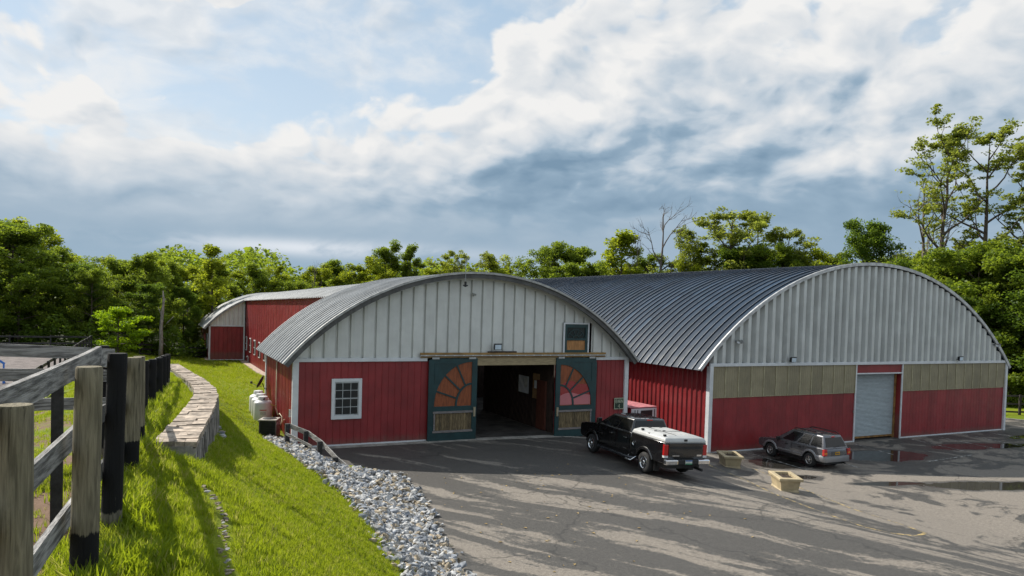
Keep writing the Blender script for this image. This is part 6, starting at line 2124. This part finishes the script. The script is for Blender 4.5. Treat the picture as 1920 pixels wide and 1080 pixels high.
def tree_meshes(kind, seed):
    rng = np.random.default_rng(seed)
    p = dict(H=15, base=0.12, W=5.2, nl=15, up=0.55, twigs=3, leaf=0.33, n=9500, spread=0.95, m=0, flat=0.65, lean=0.0, wob=0.03, bark=BARK, levels=2, shell=0.0)
    p.update(KINDS[kind])
    segs, tips = skeleton(rng, p['H'], p['base'], p['W'], p['nl'], p['lean'], p['up'], p['twigs'], p['wob'], p['levels'])
    mb = MB()
    for pts, rs in segs:
        mb.tube(pts, rs, 7 if rs[0] > 0.1 else (5 if rs[0] > 0.04 else 4), cap=False)
    tm = mb.mesh('trunk', [p['bark']], smooth=True, fix=False)
    if p['n'] == 0:
        return tm, None
    c = np.array([tuple(t[0]) for t in tips]); 
    wts = rng.uniform(0.4, 1.3, len(c)); wts /= wts.sum()
    pick = rng.choice(len(c), p['n'], p=wts)
    rad_ = p['spread'] * rng.uniform(0.65, 1.3, len(c))
    off = rng.normal(size=(p['n'], 3)); off /= np.linalg.norm(off, axis=1)[:, None]
    off *= (rng.random(p['n']) ** 0.45)[:, None]
    off[:, 2] *= p['flat']
    P = c[pick] + off * rad_[pick][:, None]
    P[:, 2] = np.maximum(P[:, 2], 0.15)
    ct = rng.random(len(c)) ** 1.2
    tint = np.clip(ct[pick] * 0.65 + rng.random(p['n']) * 0.35, 0, 1)
    sizes = p['leaf'] * rng.uniform(0.6, 1.35, p['n'])
    lm = leaf_cloud(P, sizes, tint, 'crown', LEAFS[p['m']], rng)
    return tm, lm


KINDS = {
    'broad': dict(H=15, base=0.10, W=5.6, n=34000, spread=0.95, m=0, nl=24, leaf=0.235),
    'round': dict(H=12, base=0.10, W=4.9, n=25000, spread=0.85, m=1, nl=20, leaf=0.225),
    'tall': dict(H=17, base=0.20, W=4.3, nl=16, n=20000, spread=0.9, m=1, up=0.8, leaf=0.27),
    'sunny': dict(H=12, base=0.10, W=4.6, nl=15, n=18000, spread=0.75, m=2, up=0.8, leaf=0.225),
    'thin': dict(H=13, base=0.25, W=2.6, nl=11, n=6500, spread=0.75, m=2, up=0.9, leaf=0.28),
    'airy': dict(H=15, base=0.35, W=4.6, nl=11, n=8500, spread=0.62, m=3, up=0.9, leaf=0.22, flat=0.45, wob=0.06, levels=3, twigs=2),
    'locust': dict(H=29, base=0.46, W=6.6, nl=11, n=10500, spread=0.66, m=3, up=1.0, leaf=0.27, flat=0.38, wob=0.035, twigs=3, levels=3),
    'bare': dict(H=14, base=0.30, W=4.2, nl=9, n=0, up=1.3, twigs=4, wob=0.03, bark=mat('grey brown bark', (0.15, 0.125, 0.11), 0.9, rnd=0.2), levels=3),
    'halfdead': dict(H=20, base=0.42, W=4.4, nl=11, n=420, spread=0.55, m=3, up=1.2, leaf=0.28, levels=3, twigs=3, wob=0.03, bark=mat('grey brown bark', (0.15, 0.125, 0.11), 0.9), flat=0.5),
    'bush': dict(H=4.0, base=0.08, W=2.5, nl=14, n=9000, spread=0.55, m=4, up=0.35, leaf=0.17, flat=0.35, wob=0.05),
    'shrub': dict(H=3.2, base=0.02, W=2.2, nl=10, n=2600, spread=0.8, m=1, up=0.4, leaf=0.30),
}
PROTO = {}
LOOK = {'broad': 'dark broad crowned tree', 'round': 'mid green round tree', 'tall': 'mid green tall tree', 'sunny': 'bright yellow green tree', 'thin': 'slim loose crowned tree'}


def proto(kind, var):
    k = (kind, var)
    if k not in PROTO:
        PROTO[k] = tree_meshes(kind, hash(kind) % 1 + sum(map(ord, kind)) * 7 + var * 101)
    return PROTO[k]


def tree(name, label, kind, x, y, z, h, var=0, rz=None, group=None, wide=1.0, cat='tree', rr=random):
    H0 = dict(H=15, **{})['H'] if 'H' not in KINDS[kind] else KINDS[kind]['H']
    s = h / H0
    t = thing(name, label, cat, (x, y, z), rr.uniform(0, 6.28) if rz is None else rz, group)
    t.scale = (s * wide, s * wide, s)
    tm, lm = proto(kind, var)
    part('trunk', tm, t)
    if lm is not None:
        part('crown', lm, t)
    return t


def wood():
    rr = random.Random(11)
    gz = lambda x, y: tz(x, y) if x < 12 else (-0.9 if y > 60 else -1.2)
    # ---- left wood behind the arena: three ranks
    L1 = 'green tree in the wood behind the riding arena'
    n = 0
    for (x, y, h, k, v) in [(-47, 92, 10.0, 'broad', 0), (-41, 96, 10.5, 'broad', 1), (-36, 90, 10.8, 'round', 0), (-31, 95, 10.6, 'broad', 0), (-26.5, 88, 10.2, 'broad', 1),
                            (-22.5, 92, 12.0, 'round', 1), (-18.5, 87, 11.8, 'broad', 1), (-15.5, 95, 13.1, 'broad', 0), (-13.2, 88, 12.3, 'round', 0), (-10.2, 93, 10.2, 'round', 1), (-7.2, 88, 8.6, 'broad', 0),
                            (-4.2, 95, 10.0, 'round', 0), (-1.2, 93, 10.6, 'round', 1), (1.2, 99, 10.8, 'tall', 0), (3.6, 103, 8.8, 'round', 0), (-9.0, 104, 9.8, 'sunny', 0), (-4.5, 108, 10.9, 'sunny', 1), (0.5, 110, 10.8, 'sunny', 0),
                            (4.5, 112, 11.6, 'sunny', 1), (-14, 106, 14.2, 'sunny', 1), (-20, 104, 13.1, 'broad', 0), (7.5, 108, 11.4, 'tall', 1), (-26, 104, 13.3, 'sunny', 0), (-34, 106, 12.2, 'broad', 1), (-12, 84, 8.0, 'round', 1), (-17, 83, 8.5, 'round', 0), (-23, 83, 9.0, 'broad', 1), (-30, 84, 9.0, 'round', 0),
                            (-6.0, 85, 8.0, 'round', 0), (-1.5, 87.5, 7.5, 'broad', 1), (2.8, 97, 8.0, 'broad', 0)]:
        tree('wood_tree', LOOK[k] + ' in the wood behind the riding arena', k, x, y, gz(x, y) - 0.2, h, v, group='trees of the wood behind the arena', rr=rr, wide=rr.uniform(0.95, 1.2)); n += 1
    tree('slender_tree', 'slender dark tree standing above the wood left of the far wing', 'thin', 6.3, 99, -0.7, 13.6, 0, rr=rr)
    tree('lime_bush', 'bright lime green bushy sapling at the end of the arena fence', 'bush', -3.25, 76, 0.8, 4.3, 0, rz=1.0, wide=1.0, rr=rr, cat='bush')
    # bleached snag
    s = thing('dead_snag', 'bleached bare broken trunk standing between the lime sapling and the far wing', 'tree', (0.35, 85, 0.0))
    mb = MB(); mb.tube([(0, 0, -0.2), (0.05, 0, 1.5), (0.0, 0, 3.2), (0.14, 0, 4.8), (0.22, 0, 6.2), (0.16, 0, 7.1)], [0.24, 0.2, 0.18, 0.15, 0.10, 0.03], 9); mb.build('trunk', BARKG, s, smooth=True)
    for a, b in (((0.02, 0, 2.9), (1.25, 0.3, 4.4)), ((0.08, 0, 4.2), (-0.3, 0, 5.4)), ((0.02, 0, 1.6), (0.6, 0, 1.2)), ((0.02, 0, 2.1), (0.5, 0.1, 1.9)), ((0.18, 0, 5.6), (0.45, 0, 6.3))):
        mid = (Vector(a) + Vector(b)) / 2 + Vector((0, 0, 0.1))
        mb = MB(); mb.tube([a, mid, b], [0.06, 0.045, 0.012], 6); mb.build('branch', BARKG, s, smooth=True)
    # ---- middle trees beyond the long barn
    L2 = 'green tree in the belt beyond the grey barn roof'
    for (x, y, h, k, v) in [(9.5, 116, 9.0, 'round', 0), (13.5, 118, 11.6, 'round', 1), (17.5, 122, 11.4, 'sunny', 0), (20, 118, 9.9, 'round', 0), (24.5, 124, 12.7, 'sunny', 1), (28, 128, 13.2, 'round', 1), (31.5, 122, 13.6, 'sunny', 0),
                            (41, 126, 11.4, 'round', 1), (45, 130, 12.5, 'round', 0), (55, 120, 15.1, 'sunny', 0), (58.5, 124, 11.8, 'sunny', 1), (52, 130, 13.3, 'round', 1), (47.5, 128, 13.8, 'sunny', 0),
                            (49, 134, 12.8, 'round', 0), (69, 114, 11.5, 'sunny', 0), (12, 124, 11.2, 'sunny', 1), (34.5, 132, 10.8, 'round', 0), (38, 134, 14.0, 'sunny', 1)]:
        tree('belt_tree', LOOK[k] + ' in the belt beyond the grey barn roof', k, x, y, -0.9, h, v, group='trees of the belt beyond the long barn', rr=rr, wide=rr.uniform(1.0, 1.2))
    tree('spreading_tree', 'dark spreading tree rising above the grey roof left of the barn crown', 'tall', 36.2, 126, -0.9, 17.2, 0, wide=0.95, rr=rr)
    tree('upright_tree', 'dark upright tree just right of the spreading one above the grey roof', 'tall', 39.6, 122, -0.9, 17.0, 1, wide=0.8, rr=rr)
    tree('pale_tree', 'pale thin leaved tree just above the crown of the grey barn', 'airy', 46.5, 119, -0.9, 17.0, 0, wide=0.8, rr=rr)
    tree('feathery_tree', 'pale feathery tree right of the barn crown above the blue roof', 'airy', 52.7, 118.4, -0.9, 16.2, 1, wide=0.8, rr=rr)
    tree('twin_tree', 'full green tree beyond the blue roof, left of a similar pair', 'round', 60.5, 108, -0.9, 17.0, 1, wide=0.95, rr=rr)
    tree('twin_tree', 'full green tree beyond the blue roof, right of a similar pair', 'round', 64.9, 107.4, -0.9, 17.2, 0, wide=0.95, rr=rr)
    for (x, y, h) in ((22.3, 117, 13.2), (57.5, 116, 14.0), (66.8, 108, 15.0)):
        tree('bare_tree', 'small leafless grey tree poking above the green belt', 'bare', x, y, -0.9, h, 1, group='leafless trees in the belt', wide=0.45, rr=rr)
    # ---- trees beyond the dark blue roof
    tree('dead_tree', 'tall leafless grey tree with upswept branches beyond the dark blue roof', 'bare', 68.6, 88.9, -1.0, 23.6, 0, wide=1.0, rr=rr)
    tree('bare_tree', 'thin leafless tree left of the tall dead one beyond the blue roof', 'bare', 66.0, 91.5, -1.0, 19.5, 1, wide=0.5, rr=rr)
    tree('forked_tree', 'small crowned green tree left of the dead trees beyond the blue roof', 'thin', 64.9, 93.3, -1.0, 19.4, 1, wide=1.25, rr=rr)
    tree('pale_locust', 'pale leaved tall tree highest of the clump beyond the blue roof', 'airy', 74.5, 80, -1.0, 22.4, 0, wide=1.15, rr=rr)
    tree('pale_locust', 'pale leaved tree behind the right of the clump beyond the blue roof', 'airy', 80.0, 80, -1.0, 21.2, 1, wide=1.2, rr=rr)
    tree('pale_locust', 'pale leaved tree at the left of the clump beyond the blue roof', 'airy', 70.5, 86, -1.0, 19.2, 1, wide=0.9, rr=rr)
    tree('leaning_tree', 'sparse tree reaching up at the right end of the pale clump', 'airy', 83.5, 78, -1.0, 20.2, 0, wide=0.7, rr=rr)
    tree('dark_oak', 'single dense dark tree standing against the sky above the blue roof crown', 'broad', 86.0, 67, -1.0, 19.6, 0, wide=0.78, rr=rr)
    L3 = 'leafy green tree in the clump beyond the dark blue roof'
    for (x, y, h, k, v) in [(75.5, 78, 16.4, 'broad', 1), (78.5, 80, 16.7, 'round', 0), (81.5, 76, 15.6, 'round', 1), (72.0, 84, 15.7, 'sunny', 0), (84, 76, 15.9, 'sunny', 1), (69, 88, 13.4, 'thin', 0), (66.5, 94, 14.3, 'thin', 1), (63.5, 97, 14.1, 'sunny', 1), (86.5, 73, 14.7, 'sunny', 0),
                            (89, 66, 14.2, 'round', 1), (60, 98, 14.1, 'round', 0), (71, 96, 15.1, 'round', 1), (92, 70, 15.1, 'sunny', 1), (66, 101, 12.6, 'sunny', 0), (82.5, 70, 14.5, 'sunny', 1), (88, 62, 12.6, 'round', 0)]:
        tree('clump_tree', LOOK[k] + ' in the clump beyond the dark blue roof', k, x, y, -1.0, h, v, group='trees of the clump beyond the blue roof', rr=rr, wide=rr.uniform(0.9, 1.15))
    # ---- right wood
    tree('tall_locust', 'tallest locust tree at the right, its crown high against the cloud', 'locust', 80.5, 52.5, -1.1, 29.3, 0, rz=0.4, wide=0.95, rr=rr)
    tree('tall_locust', 'tall locust tree at the right edge, forked low with a feathery crown', 'locust', 84.5, 50.0, -1.1, 28.6, 1, rz=2.2, wide=1.05, rr=rr)
    tree('tall_locust', 'tall locust tree partly cut off by the right edge of the view', 'locust', 88.5, 48.0, -1.1, 27.0, 0, rz=3.9, wide=1.0, rr=rr)
    tree('half_dead_tree', 'gaunt half dead tree left of the tall locusts, with bare twigs', 'halfdead', 82.2, 56.4, -1.1, 25.0, 0, wide=1.0, rr=rr)
    tree('half_dead_tree', 'leaning half dead tree between the gaunt one and the tallest locust', 'halfdead', 82.4, 54.1, -1.1, 23.0, 1, wide=0.9, rr=rr)
    tree('bare_tree', 'low bare twiggy tree at the right shoulder of the arena roof', 'bare', 82.0, 62.0, -1.1, 13.5, 1, wide=0.8, rr=rr)
    L4 = 'dense green tree in the dark wood right of the arena barn'
    for (x, y, h, k, v) in [(79, 60, 11.5, 'round', 1), (77.5, 54, 12.9, 'sunny', 0), (82.5, 56, 14.1, 'broad', 1), (76.5, 49.5, 14.2, 'round', 0), (81, 48, 14.7, 'broad', 0), (75.5, 45.5, 14.4, 'round', 1), (79.5, 43, 13.5, 'broad', 1), (74.5, 41.5, 14.1, 'round', 0),
                            (84.5, 44, 13.8, 'broad', 0), (78.5, 38.0, 13.9, 'broad', 0), (86, 55, 15.0, 'round', 0), (73.8, 37.5, 13.6, 'broad', 1), (84, 36, 13.7, 'broad', 1), (90, 42, 13.4, 'broad', 0), (87.5, 60, 14.5, 'sunny', 0), (76, 34, 12.4, 'round', 1), (71.5, 43.5, 9.5, 'broad', 0), (70.5, 47, 9.0, 'round', 0), (92, 52, 15.9, 'broad', 1)]:
        tree('wood_tree', LOOK[k] + ' in the wood right of the arena barn', k, x, y, -1.2, h, v, group='trees of the wood right of the arena barn', rr=rr, wide=rr.uniform(0.95, 1.2))
    for (x, y, h, k) in [(69.0, 38.6, 2.4, 'shrub'), (70.8, 36.8, 2.8, 'shrub'), (67.6, 40.5, 2.6, 'shrub'), (72.2, 35.0, 3.0, 'shrub'), (74.2, 33.2, 2.8, 'shrub'), (66.8, 43.0, 2.6, 'shrub')]:
        tree('shrub', 'leafy shrub on the grass behind the dark rail fence', k, x, y, -1.15, h, 0, group='shrubs behind the yard fence', cat='shrub', rr=rr)
    p = thing('utility_pole', 'pale stub of a pole on the grass at the right edge', 'pole', (65.6, 33.9, -1.2))
    mb = MB(); mb.tube([(0, 0, -0.2), (0.02, 0, 2.5), (0.10, 0, 5.2)], [0.15, 0.14, 0.12], 12); mb.build('shaft', BARKG, p, smooth=True)
    mb = MB(); mb.tube([(0.1, 0, 4.6), (-0.15, -0.1, 4.2)], [0.03, 0.01], 6); mb.build('cable_guard', METAL, p)
    # undergrowth closing the wood edges, and the far woods
    rng = np.random.default_rng(21)

    def mass(name, boxes, n, leaf, m, fn):
        P = []
        for _ in range(1):
            q = rng.random((n, 3))
            P.append(fn(q))
        P = np.concatenate(P)
        cl = np.array([mnoise.noise(Vector((a * 0.35, b * 0.35, c * 0.5))) for a, b, c in P])
        keepm = cl > -0.25
        P = P[keepm]; cl = cl[keepm]
        me = leaf_cloud(P, leaf * rng.uniform(0.6, 1.4, len(P)), np.clip(0.45 + cl + rng.normal(0, 0.12, len(P)), 0, 1), name, LEAFS[m], rng)
        o = bpy.data.objects.new(name, me); COL.objects.link(o); o['kind'] = 'stuff'

    def under_left(q):
        x = -50 + q[:, 0] * 58; y = 81 + q[:, 1] * 5 + np.clip((x + 6) * 1.0, 0, 20); h = 3.6 * (0.5 + 0.5 * np.sin(x * 0.9) ** 2) * np.clip((-x + 10) / 8, 0.35, 1)
        return np.stack([x, y, terr(x, y) + h * q[:, 2] ** 1.3], 1)
    mass('undergrowth', None, 26000, 0.32, 0, under_left)

    def under_right(q):
        f = q[:, 0]; x = 72 + f * 8 + q[:, 1] * 5; y = 24 + (1 - f) * 44 + q[:, 1] * 6
        h = 4.2 * (0.5 + 0.5 * np.sin(y * 0.8) ** 2)
        return np.stack([x - 2 * (1 - f), y, -1.2 + h * q[:, 2] ** 1.3], 1)
    mass('undergrowth', None, 22000, 0.32, 1, under_right)

    def far(q):
        x = -70 + q[:, 0] * 260; y = 165 + q[:, 1] * 60
        h = 14.5 + 2.5 * np.sin(x * 0.11) + 2.0 * np.sin(x * 0.31 + 1.0) + (y - 165) * 0.03
        dome = 1.6 * np.sin(x * 1.1 + np.floor(y / 9) * 2.0) * np.cos(y * 0.7)
        return np.stack([x, y, -1 + (h + dome) * (1 - q[:, 2] ** 2.2 * 0.9)], 1)
    mass('far_woods', None, 90000, 0.9, 1, far)

    def under_back(q):
        x = 8 + q[:, 0] * 100; y = 108 + q[:, 1] * 8
        return np.stack([x, y, -1 + 5.0 * q[:, 2]], 1)
    mass('undergrowth', None, 9000, 0.6, 1, under_back)


wood()

# ------------------------------------------------------------------ grass
def tuft_mesh(seed, nb, h, spread, w):
    rng = random.Random(seed); mb = MB()
    for _ in range(nb):
        a = rng.uniform(0, 6.28); q = rng.uniform(0, spread); x, y = q * math.cos(a), q * math.sin(a)
        hh = h * rng.uniform(0.55, 1.15); ln = rng.uniform(0.1, 0.7) * hh; b = rng.uniform(0, 6.28)
        lx, ly = ln * math.cos(b), ln * math.sin(b); f = rng.uniform(0, 6.28); wx, wy = w * math.cos(f), w * math.sin(f)
        mb.add([(x - wx, y - wy, -0.02), (x + wx, y + wy, -0.02), (x + lx * .35 + wx * .8, y + ly * .35 + wy * .8, hh * .6), (x + lx * .35 - wx * .8, y + ly * .35 - wy * .8, hh * .6), (x + lx, y + ly, hh)],
               [(0, 1, 2, 3), (3, 2, 4)])
    me = mb.mesh('tuft', [GRASSM], fix=False)
    return me


GRASSM = leaf_mat('grass blades', (0.170, 0.235, 0.018), (0.320, 0.365, 0.028), 0.58, True)


def build_grass():
    nt = bpy.data.node_groups.new('scatter tufts', 'GeometryNodeTree')
    nt.interface.new_socket('Geometry', in_out='INPUT', socket_type='NodeSocketGeometry')
    nt.interface.new_socket('Geometry', in_out='OUTPUT', socket_type='NodeSocketGeometry')
    gi = nt.nodes.new('NodeGroupInput'); go = nt.nodes.new('NodeGroupOutput')
    tufts = bpy.data.collections.new('tuft kinds')
    for i in range(6):
        o = bpy.data.objects.new('tuft', tuft_mesh(40 + i, 9, 0.115, 0.06, 0.0042))
        tufts.objects.link(o)
    ci = nt.nodes.new('GeometryNodeCollectionInfo'); ci.inputs[0].default_value = tufts
    ci.inputs['Separate Children'].default_value = True; ci.inputs['Reset Children'].default_value = True
    ip = nt.nodes.new('GeometryNodeInstanceOnPoints'); ip.inputs['Pick Instance'].default_value = True
    rv = nt.nodes.new('FunctionNodeRandomValue'); rv.data_type = 'FLOAT_VECTOR'
    rv.inputs[0].default_value = (-0.15, -0.15, 0); rv.inputs[1].default_value = (0.15, 0.15, 6.28)
    na = nt.nodes.new('GeometryNodeInputNamedAttribute'); na.data_type = 'FLOAT'; na.inputs[0].default_value = 'size'
    e2r = nt.nodes.new('FunctionNodeEulerToRotation')
    nt.links.new(gi.outputs[0], ip.inputs['Points']); nt.links.new(ci.outputs[0], ip.inputs['Instance'])
    nt.links.new(rv.outputs[0], e2r.inputs[0]); nt.links.new(e2r.outputs[0], ip.inputs['Rotation'])
    nt.links.new(na.outputs[0], ip.inputs['Scale']); nt.links.new(ip.outputs[0], go.inputs[0])
    rng = np.random.default_rng(9)
    X, Y, Sz = [], [], []

    def scatter(x0, x1, y0, y1, dens, size):
        n = int((x1 - x0) * (y1 - y0) * dens)
        X.append(rng.uniform(x0, x1, n)); Y.append(rng.uniform(y0, y1, n)); Sz.append(size * rng.uniform(0.6, 1.4, n))
    scatter(-1.6, 5.6, 3.0, 9.0, 620, 0.66)
    scatter(-2.0, 5.8, 9.0, 16.0, 480, 0.68)
    scatter(-2.5, 5.8, 16.0, 26.0, 260, 0.75)
    scatter(-3.5, 5.4, 26.0, 41.0, 150, 0.75)
    scatter(-5.0, 9.3, 41.0, 60.0, 60, 0.9)
    scatter(-5.0, 9.3, 60.0, 92.0, 22, 1.6)
    scatter(-9.0, -2.0, 6.0, 33.0, 25, 1.3)
    X = np.concatenate(X); Y = np.concatenate(Y); Sz = np.concatenate(Sz)
    ys = [0, 9, 12, 15, 18, 21, 24, 26.2, 27.4, 29, 31, 32.3, 32.4, 100]
    le = [4.3, 4.35, 4.5, 4.75, 4.95, 5.15, 4.85, 4.45, 4.25, 4.1, 4.1, 4.25, 4.3, 5.3]
    ys[-2] = 33.2; ys[-1] = 33.6
    ed = np.interp(Y, ys, le) + rng.normal(0, 0.10, len(Y)) + np.where(rng.random(len(Y)) > 0.94, 0.6 * rng.random(len(Y)), 0)
    keep = (X < ed) | (Y > 41)
    keep &= ~((X > 5.25) & (Y > 32) & (Y < 40.95)) & ~((X > 8.5) & (Y > 40)) & ~((X > 4.95) & (Y > 88.6)) & ~((X > -5.3) & (X < -5.05) & (Y > 33))
    keep &= ~((X < -5.2) & (Y > 33))
    # keep off the wall, the tanks and the bare earth left of the fence
    wy = [11.6, 16, 20.4, 24, 29, 35, 41.5]; wx = [0.26, 0.72, 1.17, 1.33, 1.30, 1.05, 0.72]
    cx = np.interp(Y, wy, wx)
    keep &= ~((np.abs(X - cx) < 0.36) & (Y > 11.75) & (Y < 41.7))
    keep &= ~((np.abs(X - 0.60 - 0.06 * np.sin(Y * 1.7)) < 0.085) & (Y > 5.5) & (Y < 9.7))
    fx0 = np.interp(Y, [3, 6, 14, 20, 30], [-0.6, -0.38, -0.3, -0.1, 0.35])
    nz = np.array([mnoise.noise(Vector((a * 0.5, b * 0.5, 0))) for a, b in zip(X, Y)])
    n2 = np.array([mnoise.noise(Vector((a * 1.6, b * 1.6, 8))) for a, b in zip(X, Y)])
    keep &= ~((X < fx0 - 0.05) & (Y < 26) & (nz + 0.6 * n2 > -0.12) & (rng.random(len(X)) > 0.10))
    Sz *= (1.0 + 0.55 * n2 + 0.25 * nz)
    # longer along the fence line and the wall foot
    fx = np.interp(Y, [3, 6, 14, 20, 30], [-0.6, -0.38, -0.3, -0.1, 0.35])
    Sz *= 1 + 1.5 * np.exp(-((X - fx - 0.1) / 0.3) ** 2) * (Y < 26)
    X, Y, Sz = X[keep], Y[keep], Sz[keep]
    Z = terr(X, Y)
    nzs = np.array([mnoise.noise(Vector((a * 0.5, b * 0.5, 0))) * 0.05 + mnoise.noise(Vector((a * 1.7, b * 1.7, 4))) * 0.02 for a, b in zip(X, Y)])
    Z = Z + np.where((X < 6.0) & (Y < 95), nzs, 0) - 0.01
    me = bpy.data.meshes.new('grass'); me.vertices.add(len(X)); me.vertices.foreach_set('co', np.stack([X, Y, Z], 1).ravel())
    at = me.attributes.new('size', 'FLOAT', 'POINT'); at.data.foreach_set('value', Sz.astype(np.float32))
    o = bpy.data.objects.new('grass', me); COL.objects.link(o); o['kind'] = 'stuff'
    md = o.modifiers.new('scatter', 'NODES'); md.node_group = nt
    print('tufts', len(X))


build_grass()
print('objects', len(bpy.data.objects), 'tris', sum(len(o.data.polygons) for o in COL.objects if o.type == 'MESH' and o.data.users == 1))
